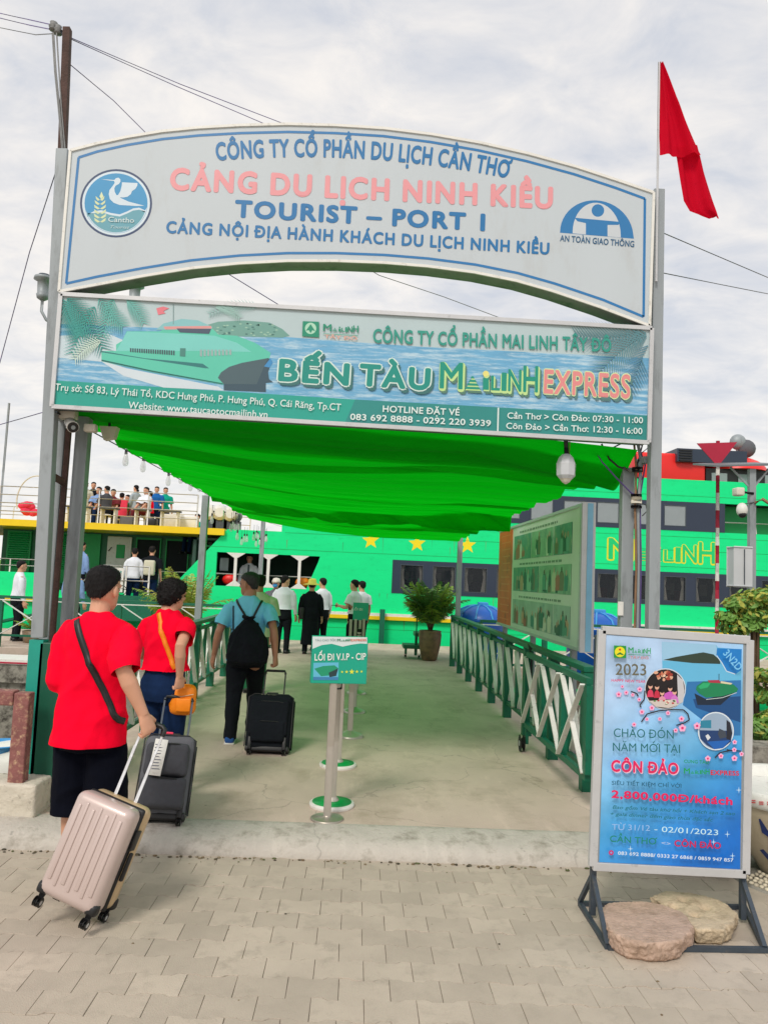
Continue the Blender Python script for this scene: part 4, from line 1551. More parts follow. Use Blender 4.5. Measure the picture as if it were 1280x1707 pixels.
w_low = [1.23, 2.15, 3.06, 3.98, 4.90, 5.95, 6.90, 7.86, 8.83, 9.77, 10.75, 11.7, 12.6, 13.5]
window_strip(1.3202, 2.2698, 1.001, 16.6, w_low, 1.43, 2.15, M['glass'], True)
window_strip(3.4802, 4.3298, 3.401, 10.62, [3.96, 4.92, 5.88, 6.85, 7.8, 8.82], 3.60, 4.22, M['glasspale'], True)
for i, w in enumerate(w_low):
    mb = MB()                                         # seat rows and the far-side windows seen through the glass
    for k in range(2):
        mb.rbox((w + .12 + .36 * k, SX + 1.0 + .5 * (i % 2), 1.46), (.27, .12, .56), .04, seg=1)
    mb.build('seat_back', M['maroon'] if i % 3 == 0 else M['black'], ferry)
    MB().bx(w + .18 + .1 * (i % 3), w + .44 + .1 * (i % 3), SX + 2.57, SX + 2.595, 1.62, 1.98).build('far_window', M['curtain'], ferry)
# recess at the right end of the upper storey
MB().bx(10.63, XE, SX + .7, SX + .8, 3.48, 4.33).build('recess_wall', M['shipgreen2'], ferry)
MB().tube([(10.63, SX, 3.78), (XE, SX, 3.80)], .018, 6).build('recess_rail', M['white'], ferry)
for x in (11.55, 12.9):
    MB().tube([(x, SX + .02, 3.48), (x - .06, SX + .02, 4.1)], .03, 6).build('recess_stay', M['white'], ferry)
# rub rail and fenders
MB().bx(-1.6, XE, SX - .14, SX, .56, .66).build('rub_rail', M['yellow'], ferry)
MB().bx(-1.6, XE, SX - .13, SX, .6601, .74).build('white_rub_strip', M['white'], ferry)
MB().bx(-13.5, -4.9, SX - .14, SX, .66, .78).build('rub_rail', M['yellow'], ferry)
for px_ in (636, 1232):
    x = P(px_, 1050, SX - .2).x
    MB().bx(x - .07, x + .07, SX - .36, SX - .15, -.4, .86).build('fender_post', M['green'], ferry)
# stars
for px_, py_ in ((618, 901), (695, 906), (779, 909)):
    a = Art(SX, -.002)
    a.k = 2
    a.star(px_, py_, 15, c(246, 226, 20))
    a.build('star', ferry)
# side lettering, yellow outlines
for (bd, cl, lf, sh_) in ((.055, c(226, 226, 40), .004, (0, 0)), (.012, c(0, 206, 118), .009, (0, -.8))):
    fat_logo(ferry, (1014, 932), (1190, 940), 37, SX, cl, lf, bd, dot=c(226, 226, 40), shift=sh_)
# big side opening with V shaped white pillars
for px_ in (392, 447, 499):
    x = P(px_, 950, SX).x
    mb = MB()
    mb.prism([(x - .27, SX, 2.268), (x + .27, SX, 2.268), (x + .04, SX, 2.12), (x + .04, SX, 1.47), (x + .24, SX, 1.325), (x - .24, SX, 1.325), (x - .04, SX, 1.47), (x - .04, SX, 2.12)], (0, .09, 0))
    mb.build('pillar', M['white'], ferry)
MB().tube([(-3.99, SX + .05, 1.66), (-1.2, SX + .05, 1.66)], .022, 6).build('opening_rail', M['white'], ferry)
MB().bx(P(367, 940, SX + .6).x, P(381, 940, SX + .6).x, SX + .6, SX + .63, 1.75, 2.12).build('notice', M['greycloth'], ferry)
for px_, cl in ((383, 'red'), (505, 'orange')):
    x = P(px_, 962, SX + .25).x
    MB().ball((x, SX + .3, 1.5), (.22, .10, .16), 12, 6).build('lifebuoy_bundle', M[cl], ferry)
# stern deck
mb = MB().bx(-10.9, -4.4, 24.0, 24.1, 1.01, 2.75)
mb.build('stern_wall', M['shipdark'], ferry)
MB().bx(-14, -3.8, 21.85, 30, 2.745, 2.93).build('upper_deck_edge', M['yellow'], ferry)
for x0, x1 in ((P(12, 900, 23.9).x, P(52, 900, 23.9).x), (P(96, 900, 23.9).x, P(118, 900, 23.9).x), (P(140, 900, 23.9).x, P(168, 900, 23.9).x)):
    lv = MB().bx(x0, x1, 23.93, 23.99, 1.15, 2.7).build('louvre_panel', M['shipgreen2'], ferry)
    if x0 < -9:
        for k in range(16):
            MB().box(((x0 + x1) / 2, 23.90, 1.6 + k * .068), (x1 - x0 - .12, .05, .02), Matrix.Rotation(R(-30), 3, 'X')).build('slat', M['shipgreen2'], lv)
for x0, x1, op in ((177, 218, 0), (227, 265, 1), (277, 312, 1), (320, 352, 0)):
    xa_, xb_ = P(x0, 930, 23.9).x, P(x1, 930, 23.9).x
    if op:
        mb = MB().bx(xa_, xb_, 23.96, 23.99, 1.02, 2.6)
        mb.build('doorway_shade_panel', mat('doorway_dark', c(24, 30, 34), .9, var=.2), ferry)  # solid panel, the dark of the unlit inside is put into its colour
        mb = MB().bx(xa_ - .04, xa_ - .001, 23.93, 23.99, 1.02, 2.66).bx(xb_ + .001, xb_ + .04, 23.93, 23.99, 1.02, 2.66).bx(xa_, xb_, 23.93, 23.99, 2.601, 2.66)
        mb.build('door_frame', M['shipgreen2'], ferry)
    else:
        d_ = MB().rbox(((xa_ + xb_) / 2, 23.95, 1.86), (xb_ - xa_, .06, 1.6), .028, seg=2, smooth=False).build('door', M['white'], ferry)
        MB().rbox(((xa_ + xb_) / 2 + .05, 23.915, 2.2), (.26, .03, .42), .012, seg=1, smooth=False).build('pane', M['shipgreen2'], d_)
        MB().tube([(xa_ + .06, 23.91, 2.2), (xa_ + .16, 23.88, 2.32)], .015, 6).build('handle', M['black'], d_)
# bulwark and low white rails at the stern
MB().bx(-14, P(72, 950, 22).x, SX, SX + .1, 1.0, 1.46).build('bulwark', M['shipgreen'], ferry)


def rails(parent, x0, x1, y, z0, z1, nb, pitch, r=.018, name='guard_rail', m_=None, y2=None):
    mb = MB()
    for k in range(nb):
        z = z0 + (z1 - z0) * (k + 1) / nb
        mb.tube([(x0, y, z), (x1, y2 or y, z)], r, 6)
    n_ = max(1, int(abs(x1 - x0) / pitch))
    for k in range(n_ + 1):
        t = k / n_
        mb.tube([(x0 + (x1 - x0) * t, y + ((y2 or y) - y) * t, z0), (x0 + (x1 - x0) * t, y + ((y2 or y) - y) * t, z1)], r * 1.15, 6)
    return mb.build(name, m_ or M['white'], parent)


rails(ferry, -14, -8.9, SX + .05, 1.46, 1.82, 2, .8)
rails(ferry, P(0, 830, 21.95).x, P(330, 840, 21.95).x, 21.95, 2.93, 3.86, 4, 1.15)
rails(ferry, -14.5, -4.2, 29.8, 2.93, 3.86, 3, 1.2)
rails(ferry, P(265, 970, 22.1).x, P(312, 970, 22.1).x, 22.1, 1.0, 1.65, 2, .5)
# red wheelhouse on the roof
wh0, wh1 = P(1058, 775, 23.5), P(1176, 797, 23.5)
MB().rbox(((wh0.x + wh1.x) / 2, 24.6, 5.50), (wh1.x - wh0.x, 2.2, 1.06), .09).build('funnel_casing', M['red'], ferry)
x0, x1 = P(1127, 760, 23.4).x, P(1196, 760, 23.4).x
gr = MB().bx(x0, x1 + .9, 23.35, 25.0, P(1140, 770, 23.4).z, P(1140, 748, 23.4).z).build('vent_block', M['navy'], ferry)
for k in range(5):
    z = P(1140, 768 - k * 4.2, 23.3).z
    MB().bx(x0 + .06, x0 + .46, 23.30, 23.345, z, z + .035).build('slat', M['black'], gr)
x0, x1 = P(1176, 790, 23.6).x, P(1300, 790, 23.6).x
MB().bx(x0, x1, 23.6, 26.5, 4.99, 5.62).build('bridge_windows', M['black'], ferry)
for k in range(3):
    xx = x0 + .12 + k * .85
    MB().rbox((xx + .3, 23.58, 5.3), (.5, .03, .36), .012, seg=1, smooth=False).build('bridge_pane', M['glasspale'], ferry)
mb = MB()
rg = []
xm, xr_ = (P(1168, 770, 24).x + P(1290, 770, 24).x) / 2, (P(1290, 770, 24).x - P(1168, 770, 24).x) / 2
for i in range(9):
    t = i / 8 * math.pi / 2
    rg.append((V((xm, 25.2, 5.622 + .62 * math.sin(t))), V((xr_ * math.cos(t) + .05, 0, 0)), V((0, 1.9 * math.cos(t) + .05, 0))))
mb.loft(rg, 36)
mb.build('bridge_roof', M['red'], ferry)
for px_, py_, r_ in ((1229, 737, .26), (1243, 748, .30)):
    q = P(px_, py_, 24.3)
    MB().ball(q, (r_, r_ * .8, r_), 14, 8).build('radar_dome', M['greyfab'] if px_ > 1240 else M['gal'], ferry)
    MB().tube([q - V((0, 0, 1.1)), q], .06, 8).build('mast_foot', M['gal'], ferry)
# white life-raft canisters on the upper deck
for i, (px_, py_) in enumerate(((353, 855), (371, 856), (389, 858))):
    q = P(px_, py_, 24.5)
    o = thing('life_raft_canister', ['white life raft canister nearest the upper deck rail, left of three', 'white life raft canister in the middle of the row of three on the upper deck', 'white life raft canister at the right end of the row, beside the string lights'][i], 'canister', q, 'life raft canisters')
    MB().tube([q + V((-.02, -.42, 0)), q + V((-.02, -.40, 0)), q + V((0, .4, 0))], [.15, .24, .24], 18).build('shell', M['white'], o)
    MB().tube([q + V((0, -.1, 0)), q + V((0, -.04, 0))], .246, 18).build('strap', M['gal'], o)
    MB().bx(q.x - .22, q.x + .22, q.y - .35, q.y + .35, 2.935, q.z - .2).build('cradle', M['darksteel'], o)
for i, (px_, py_) in enumerate(((48, 843), (52, 855))):
    q = P(px_, py_, 22.4)
    mb = MB()
    for k in range(5):
        mb.ball(q + V((rnd.uniform(-.18, .18), rnd.uniform(-.05, .05), rnd.uniform(-.06, .06))), (.14, .1, .1), 10, 6)
    tag(mb.build('life_jacket_bundle', M['pink'], None), ['upper of two pink life jacket bundles tied to the stern rail', 'lower of two pink life jacket bundles tied to the stern rail'][i], 'life jackets', 'pink bundles on the stern rail')
# hoop at stern, red frames on the upper deck
q = P(60, 835, 23)
mb = MB()
mb.tube([q + V((.55 * math.cos(R(t)), 0, .75 * math.sin(R(t)))) for t in range(60, 210, 10)], .02, 6)
tag(mb.build('curved_davit', M['cream'], None), 'cream curved davit arm behind the left gate posts on the upper deck', 'davit')
for i, (x0, x1) in enumerate(((112, 150), (168, 196), (225, 250), (268, 300))):
    xa_, xb_ = P(x0, 850, 23.0).x, P(x1, 850, 23.0).x
    t = thing('deck_table', 'dark table on the ferry upper deck, %s' % ['nearest the grey posts', 'under the seated man in maroon', 'beside the standing woman in grey', 'by the pair in blue and teal'][i], 'table', ((xa_ + xb_) / 2, 23.0, 2.93), 'tables on the ferry upper deck')
    MB().bx(xa_, xb_, 22.8, 23.3, 3.42, 3.47).build('table_top', M['darksteel'], t)
    for xx in (xa_ + .05, xb_ - .05):
        MB().bx(xx - .02, xx + .02, 22.9, 23.2, 2.935, 3.419).build('leg', M['white'], t)
mb = MB().bx(P(178, 835, 25.5).x, P(212, 835, 25.5).x, 25.5, 25.6, 3.4, 3.95)
tag(mb.build('red_banner', M['pink'], None), 'faded red banner on the far rail of the upper deck', 'banner')
for i, (px_, y_, w_, h_, mm, lb) in enumerate(((125, 23.4, .5, .35, 'white', 'white box by the grey posts on the upper deck'), (215, 23.2, .4, .3, 'greyfab', 'grey bag on the upper deck floor'), (290, 24.2, .6, .5, 'cream', 'cream locker by the upper deck rail'), (318, 23.6, .5, .42, 'white', 'white locker near the right end of the upper deck rail'), (255, 23.0, .3, .26, 'black', 'black bag on the upper deck floor by the rail'))):
    X0 = P(px_, 850, y_).x
    o = MB().rbox((X0, y_, 2.932 + h_ / 2), (w_, .35, h_), .03, seg=2).build('deck_box' if 'bag' not in lb else 'bag', M[mm], None)
    tag(o, lb, 'box' if 'bag' not in lb else 'bag')
# gangway
gw = thing('gangway', 'white railed gangway with a pale banner, leading from the landing stage to the ferry stern', 'gangway', (P(200, 990, 21.3).x, 21.3, .8))
gx0, gx1 = P(140, 980, 21.4).x, P(262, 985, 21.4).x
MB().bx(gx0 - .5, gx1, 21.0, 21.98, .50, .58).build('platform', M['green'], gw)
MB().bx(gx0, gx1, 20.95, 20.99, .30, .97).build('side_skirt', M['green'], gw)
MB().beam((gx0 - 2.3, 21.3, .06), (gx0 - .5, 21.3, .52), .9, .06).build('ramp', M['green'], gw)
g0, g1 = P(152, 940, 21.02), P(250, 945, 21.02)
rails(gw, g0.x + .35, g1.x, 21.02, .98, 1.75, 2, .55, .022, 'railing')
MB().tube([(g0.x - .4, 21.02, 1.1), (g0.x + .35, 21.02, 1.75)], .024, 6).build('sloping_rail', M['white'], gw)
MB().bx(P(175, 940, 21).x, P(207, 940, 21).x, 21.04, 21.06, 1.05, 1.70).build('banner', M['white'], gw)
mb = MB()
mb.col = c(120, 170, 160)
for k in range(6):
    xx = P(179 + k * 4.3, 942, 21).x
    mb.poly([(xx, 21.036, 1.56), (xx + .05, 21.036, 1.56), (xx + .05, 21.036, 1.62), (xx, 21.036, 1.62)])
mb.build('banner_print', M_PRINT, gw)
# far mast
o = MB().tube([P(16, 672, 34), P(-4, 905, 34)], .05, 6).build('mast', M['gal'], None)
tag(o, 'thin pale mast standing far behind the ferry at the left edge', 'mast')

# ================================================================== poster stand
YP = 4.30
ps = thing('poster_stand', 'blue travel poster in a grey metal frame standing on the paving', 'poster stand', (P(1115, 1500, YP).x, YP, PVZ))
pc = [(1003, 1050), (1249, 1067), (1242, 1457), (988, 1444)]
pc3 = [P(x, y, YP) for x, y in pc]
MB().prism([P(x, y, YP) for x, y in ((1006, 1053), (1246, 1070), (1239, 1454), (991, 1441))], (0, .03, 0)).build('back_panel', M['gal'], ps)
mb = MB()
for i in range(4):
    e0, e1 = pc3[i], pc3[(i + 1) % 4]
    mb.beam(e0 + V((0, .008, 0)), e1 + V((0, .008, 0)), .045, .034, (0, 1, 0))
mb.build('frame', M['frame'], ps, bevel=.003)
# graded blue print
pm = bpy.data.materials.new('poster_print')
pm.use_nodes = True
N, L = pm.node_tree.nodes, pm.node_tree.links
bs = N['Principled BSDF']
bs.inputs['Roughness'].default_value = .3
at = N.new('ShaderNodeAttribute')
at.attribute_name = 'Col'
nz = N.new('ShaderNodeTexNoise')
nz.inputs['Scale'].default_value = 5
nz.inputs['Detail'].default_value = 4
g_ = N.new('ShaderNodeNewGeometry')
L.new(g_.outputs['Position'], nz.inputs['Vector'])
mr = N.new('ShaderNodeMapRange')
mr.inputs['From Min'].default_value = .3
mr.inputs['From Max'].default_value = .7
mr.inputs['To Min'].default_value = .82
mr.inputs['To Max'].default_value = 1.2
L.new(nz.outputs['Fac'], mr.inputs['Value'])
vsn = N.new('ShaderNodeVectorMath')
vsn.operation = 'SCALE'
L.new(at.outputs['Color'], vsn.inputs[0])
L.new(mr.outputs[0], vsn.inputs['Scale'])
L.new(vsn.outputs[0], bs.inputs['Base Color'])
pi = [(1010, 1058), (1238, 1074), (1233, 1449), (998, 1437)]
me = bpy.data.meshes.new('poster_sheet')
NN = 16
pv, pf, pcl = [], [], []


def pbi(t, s_):
    x = (pi[0][0] * (1 - t) + pi[1][0] * t) * (1 - s_) + (pi[3][0] * (1 - t) + pi[2][0] * t) * s_
    y = (pi[0][1] * (1 - t) + pi[1][1] * t) * (1 - s_) + (pi[3][1] * (1 - t) + pi[2][1] * t) * s_
    return x, y


def lerp3(a_, b__, t):
    t = max(0, min(1, t))
    return tuple(a_[i] * (1 - t) + b__[i] * t for i in range(3))


for j in range(NN + 1):
    for i in range(NN + 1):
        t, s_ = i / NN, j / NN
        pv.append(tuple(P(*pbi(t, s_), YP - .002) - OFF[ps.name]))
        q = s_ * .95 + t * .45 - .25
        pcl.append((*lerp3(lerp3(c(176, 206, 240), c(84, 180, 232), q * 1.7), c(18, 112, 206), (q - .45) * 1.9), 1))
for j in range(NN):
    for i in range(NN):
        a_ = j * (NN + 1) + i
        pf.append((a_, a_ + NN + 1, a_ + NN + 2, a_ + 1))
me.from_pydata(pv, [], pf)
ca = me.color_attributes.new('Col', 'FLOAT_COLOR', 'POINT')
ca.data.foreach_set('color', [k for q in pcl for k in q])
me.materials.append(pm)
o = bpy.data.objects.new('poster_sheet', me)
COL.objects.link(o)
o.parent = ps
OFF[o.name] = OFF[ps.name]
q5 = lambda x, y: (970 + .2422 * x, 1020 + .2422 * y)
q6 = lambda x, y: (970 + .2422 * x, 1300 + .2422 * y)
a = Art(YP, -.00012)
a.k = 20
a.poly([q5(545, 205), q5(920, 225), q5(930, 245), q5(1095, 258), q5(1086, 850), q5(1030, 850), q5(1020, 790), q5(960, 700), q5(900, 690), q5(820, 740), q5(690, 640), q5(712, 560), q5(690, 460), q5(620, 400), q5(550, 390)], c(98, 182, 222))
a.poly([q5(545, 205), q5(920, 225), q5(940, 350), q5(550, 335)], c(150, 196, 226))
a.poly([q5(720, 480), q5(1090, 470), q5(1086, 850), q5(1030, 850), q5(1020, 790), q5(960, 700), q5(900, 690), q5(820, 740), q5(690, 640)], c(42, 116, 178))
a.poly([q5(760, 600), q5(1088, 580), q5(1087, 760), q5(900, 700), q5(780, 660)], c(18, 74, 130))
a.poly([q5(555, 330), q5(640, 310), q5(740, 292), q5(830, 278), q5(900, 292), q5(945, 330), q5(948, 358), q5(760, 352)], c(44, 62, 50))
a.poly([q5(925, 250), q5(1095, 256), q5(1090, 400), q5(1050, 430), q5(990, 410), q5(960, 350), q5(920, 300)], c(20, 124, 200))
a.line([q5(922, 300), q5(958, 350), q5(990, 408), q5(1050, 428)], 1.6, c(196, 220, 236))
# ferry on the poster
a.poly([q5(770, 560), q5(850, 600), q5(1000, 560), q5(1060, 540), q5(950, 640), q5(790, 640)], c(12, 34, 56))
a.poly([q5(785, 510), q5(830, 478), q5(930, 480), q5(1040, 500), q5(1070, 530), q5(1060, 550), q5(960, 580), q5(850, 590), q5(800, 560), q5(780, 535)], c(14, 128, 82))
a.poly([q5(795, 515), q5(830, 488), q5(880, 490), q5(860, 520), q5(810, 530)], c(36, 170, 110))
a.poly([q5(860, 470), q5(940, 468), q5(950, 490), q5(870, 486)], c(170, 44, 70))
a.poly([q5(950, 475), q5(1030, 490), q5(1020, 500), q5(950, 490)], c(214, 206, 170))
a.line([q5(938, 425), q5(938, 470)], .9, c(20, 40, 40))
a.line([q5(850, 602), q5(960, 590), q5(1060, 555)], .9, c(206, 222, 222))
# round photos
cx_, cy_ = q5(568, 530)
a.ell(cx_, cy_, 34.5, 34.5, c(206, 216, 226))
a.ell(cx_, cy_, 32.8, 32.8, c(22, 14, 18))
a.poly([q5(650, 430), q5(690, 470), q5(700, 540), q5(690, 620), q5(650, 640), q5(655, 560)], c(196, 196, 200))
for i in range(26):
    a.ell(*q5(rnd.uniform(500, 615), rnd.uniform(412, 468)), rnd.uniform(1.5, 4), rnd.uniform(1.2, 3), rnd.choice((c(222, 170, 140), c(236, 206, 180), c(160, 60, 44), c(200, 120, 90))), 8)
for x, y, w_, cl in ((465, 545, 24, c(214, 60, 96)), (510, 550, 22, c(196, 40, 70)), (600, 560, 52, c(200, 90, 190)), (630, 585, 30, c(206, 120, 200)), (545, 590, 30, c(220, 150, 170))):
    a.poly([q5(x - w_, y + 40), q5(x - w_ * .7, y), q5(x, y - 16), q5(x + w_ * .7, y), q5(x + w_, y + 40)], cl)
    a.ell(*q5(x, y - 34), 3.6, 4.4, c(222, 172, 150), 12)
    a.ell(*q5(x, y - 44), 3.4, 2.6, c(24, 16, 16), 12)
a.poly([q5(455, 610), q5(640, 600), q5(650, 640), q5(590, 660), q5(500, 650)], c(206, 196, 190))
for i in range(14):
    a.ell(*q5(rnd.uniform(470, 630), rnd.uniform(606, 648)), 2, 1.3, rnd.choice((c(190, 50, 50), c(60, 60, 50), c(230, 220, 200), c(90, 140, 70))), 7)
cx_, cy_ = q5(912, 818)
a.ell(cx_, cy_, 30, 32, c(214, 226, 236))
a.ell(cx_, cy_, 28, 30, c(150, 172, 196))
a.poly([q5(800, 812), q5(1000, 815), q5(1026, 830), q5(1015, 890), q5(960, 935), q5(900, 942), q5(850, 915), q5(805, 870)], c(24, 60, 112))
a.poly([q5(850, 890), q5(1010, 880), q5(960, 935), q5(900, 942)], c(20, 96, 180))
a.poly([q5(808, 745), q5(880, 742), q5(880, 798), q5(802, 795)], c(40, 130, 160))
a.poly([q5(985, 740), q5(1010, 760), q5(1024, 830), q5(1010, 880), q5(985, 870)], c(30, 34, 48))
a.poly([q5(840, 850), q5(858, 838), q5(876, 862), q5(856, 882)], c(214, 220, 226))
a.poly([q5(935, 800), q5(980, 820), q5(985, 860), q5(940, 870), q5(925, 840)], c(60, 70, 84))
# plum branches and blossoms
br = c(34, 28, 34)
for ln_ in ([(330, 545), (370, 560), (380, 580)], [(425, 540), (420, 600), (390, 640), (400, 655)], [(400, 755), (440, 700), (520, 678), (600, 670), (690, 672)], [(690, 672), (720, 700), (730, 740), (690, 765), (640, 778)], [(905, 1000), (940, 965), (1010, 950), (1085, 955)], [(985, 945), (1040, 955)]):
    a.line([q5(*p) for p in ln_], 2.0, br)
for x, y, r_ in ((270, 512, 3), (245, 565, 5), (296, 553, 4), (388, 530, 4.6), (340, 568, 3.4), (384, 600, 3.6), (402, 685, 4.6), (470, 657, 4.8), (580, 692, 4), (672, 732, 5), (678, 795, 6.4), (778, 780, 6), (523, 732, 3.6), (434, 733, 3.4), (346, 770, 4), (630, 810, 4), (1033, 890, 4), (1030, 942, 4), (938, 985, 4.4), (1030, 1000, 5), (848, 1002, 5), (1078, 970, 4)):
    kk = a.k
    for t in range(5):
        a.k = kk
        cx_, cy_ = q5(x, y)
        a.ell(cx_ + r_ * .55 * math.cos(R(t * 72 - 90)), cy_ + r_ * .55 * math.sin(R(t * 72 - 90)), r_ * .46, r_ * .46, c(240, 176, 214), 8)
        kk += 1
    a.ell(cx_, cy_, r_ * .36, r_ * .36, c(226, 30, 110), 8)
a.poly([q5(206, 228), q5(290, 231), q5(289, 315), q5(205, 311)], c(26, 146, 56))
a.ell(*q5(247, 272), 8.6, 8.6, c(230, 222, 30), 18)
a.ell(*q5(247, 256), 2, 2, c(214, 40, 30), 8)
a.poly([q5(222, 290), q5(247, 274), q5(274, 290), q5(262, 294), q5(247, 288), q5(232, 294)], c(26, 120, 46))
a.line([q5(303, 290), q5(455, 295)], .8, c(20, 150, 80))
a.ell(*q6(187, 488), 4.2, 4.2, c(196, 40, 110), 14)
a.ell(*q6(187, 488), 1.8, 1.8, c(140, 160, 220), 10)
for x, y in ((318, 462), (1015, 510), (980, 362), (1058, 60), (885, 415)):
    px_, py_ = q6(x, y)
    a.poly([(px_ - 5, py_), (px_, py_ - .8), (px_ + 5, py_), (px_, py_ + .8)], c(190, 226, 250))
    a.poly([(px_, py_ - 6), (px_ + .8, py_), (px_, py_ + 6), (px_ - .8, py_)], c(190, 226, 250))
print('art layers', a.k)
a.build('poster_pictures', ps)
LK = lambda *t, **k: lettering(ps, *t, lift=k.pop('lift', .030), **k)
LF = .00012 * a.k + .001
dg_ = c(20, 104, 110)
pk = c(222, 24, 92)
for body, p0, p1, cp_, cl, bd, kk in (
        ('2023', q5(217, 428), q5(424, 432), 19.5, c(104, 102, 84), .01, {}),
        ('HAPPY NEW YEAR', q5(188, 474), q5(420, 484), 4.6, c(222, 60, 110), .015, {}),
        ('TÂY ĐÔ', q5(315, 317), q5(440, 322), 4.4, c(206, 120, 110), .01, {}),
        ('3N2D', q5(948, 285), q5(1048, 402), 13, c(120, 196, 240), .02, {}),
        ('CHÀO ĐÓN', q5(203, 852), q5(612, 864), 15, dg_, .0, {}),
        ('NĂM MỚI TẠI', q5(197, 948), q5(655, 962), 14.5, dg_, .0, {}),
        ('CÔN ĐẢO', q5(187, 1085), q5(640, 1105), 19, c(240, 190, 214), .06, {'shift': (1.0, 1.0), 'track': .06}),
        ('CUNG TÀU', q5(683, 1030), q5(850, 1036), 5.6, c(20, 150, 100), .02, {}),
        ('EXPRESS', q5(866, 1110), q5(1057, 1116), 7.6, c(206, 40, 60), .035, {}),
        ('SIÊU TIẾT KIỆM CHỈ VỚI', q6(190, 22), q6(664, 44), 6.6, c(24, 92, 124), .012, {}),
        ('2,800,000Đ/khách', q6(190, 110), q6(1010, 160), 12.5, pk, .035, {}),
        ('Bao gồm Vé tàu khứ hồi + Khách sạn 2 sao', q6(195, 186), q6(1030, 232), 6, c(14, 110, 120), .005, {'shear': .25}),
        ('+ gala dinner đêm giao thừa đặc sắc', q6(180, 232), q6(880, 274), 6, c(14, 110, 120), .005, {'shear': .25}),
        ('TỪ 31/12', q6(190, 330), q6(450, 338), 10, c(150, 190, 240), .0, {}),
        ('- 02/01/2023', q6(480, 342), q6(915, 368), 9.5, c(196, 236, 250), .0, {}),
        ('CẦN THƠ', q6(177, 412), q6(498, 432), 11, c(14, 134, 116), .012, {}),
        ('<>', q6(528, 432), q6(590, 438), 6, c(190, 210, 240), .0, {}),
        ('CÔN ĐẢO', q6(618, 442), q6(932, 460), 10.5, c(196, 24, 84), .03, {}),
        ('083 692 8888/ 0333 27 6868 / 0859 947 857', q6(232, 500), q6(1018, 550), 5.8, c(214, 230, 246), .02, {})):
    lettering(ps, body, p0, p1, cp_, YP, cl, bd, lift=LF, **kk)
lettering(ps, 'CÔN ĐẢO', q5(187, 1085), q5(640, 1105), 19, YP, pk, .03, lift=LF + .001, track=.06)
fat_logo(ps, q5(303, 278), q5(455, 284), 10, YP, c(14, 156, 80), LF, .02)
fat_logo(ps, q5(683, 1102), q5(856, 1108), 9.5, YP, c(14, 156, 80), LF, .02)
# legs and floor frame
fl, fr = PZ(1012, 1579, PVZ + .012), PZ(1274, 1583, PVZ + .012)
rl, rr = PZ(966, 1506, PVZ + .012), PZ(1240, 1512, PVZ + .012)
ml, mr_ = V((P(990, 1450, YP + .03).x, YP + .05, PVZ + .02)), V((P(1240, 1460, YP + .03).x, YP + .05, PVZ + .02))
zt = P(988, 1444, YP).z
for i, (m0, f0, r0) in enumerate(((ml, fl, rl), (mr_, fr, rr))):
    MB().beam(m0, V((m0.x, m0.y, P(1000, 1060, YP).z)), .03, .03).build('upright', M['darksteel'], ps)
    tp_ = V((m0.x, m0.y, zt - .06))
    MB().beam(tp_, f0 + V((0, 0, .01)), .022, .022).build('front_stay', M['darksteel'], ps)
    MB().beam(tp_, r0 + V((0, 0, .01)), .022, .022).build('rear_stay', M['darksteel'], ps)
    MB().beam(f0, r0, .024, .024).build('floor_bar', M['darksteel'], ps)
MB().beam(fl, fr + V((.05, 0, 0)), .026, .024).build('floor_bar', M['darksteel'], ps)
MB().beam(rl, rr, .024, .024).build('floor_bar', M['darksteel'], ps)


def slab(name, outline, z0, th, m_, label, seed, holes=()):
    cx_ = sum(p.x for p in outline) / len(outline)
    cy_ = sum(p.y for p in outline) / len(outline)
    mb = MB()
    rg = []
    for z, k in ((0, .90), (th * .15, .96), (th * .80, 1.0), (th * .95, .992), (th, .965)):
        rg.append([V((cx_ + (p.x - cx_) * k, cy_ + (p.y - cy_) * k, z0 + z)) for p in outline])
    n_ = len(outline)
    vv_ = [q for r_ in rg for q in r_]
    ff_ = [(i * n_ + k, i * n_ + (k + 1) % n_, (i + 1) * n_ + (k + 1) % n_, (i + 1) * n_ + k) for i in range(4) for k in range(n_)]
    ff_.append(tuple(range(n_))[::-1])
    ff_.append(tuple(4 * n_ + k for k in range(n_)))
    mb.add(vv_, ff_)

    def dsp(co, nn):
        side = 1 - abs(nn.z)
        d_ = (.004 + .014 * side) * noise.noise(co * 11 + V((seed, 0, 0))) + (.002 + .016 * side) * (abs(noise.noise(co * 26 + V((seed, 0, 0)))) - .2) + (.0022 + .004 * side) * noise.noise(co * 80)
        for hx, hy in holes:
            d_ -= .035 * math.exp(-((co.x - hx) ** 2 + (co.y - hy) ** 2) / .0006) * max(0, nn.z)
        return d_
    e_ = thing('tmp', 'x', 'x')
    o_ = remeshed(mb, name, m_, .006, e_, smooth=0, disp=dsp)
    o_.parent = None
    bpy.data.objects.remove(e_)
    return tag(o_, label, 'stone')


def outl(pts, z):
    p3 = [PZ(x, y, z) for x, y in pts]
    out_ = []
    for i in range(len(p3)):
        for t in (0, .33, .66):
            q = p3[i].lerp(p3[(i + 1) % len(p3)], t)
            out_.append(q + V((rnd.uniform(-.006, .006), rnd.uniform(-.006, .006), 0)))
    return out_


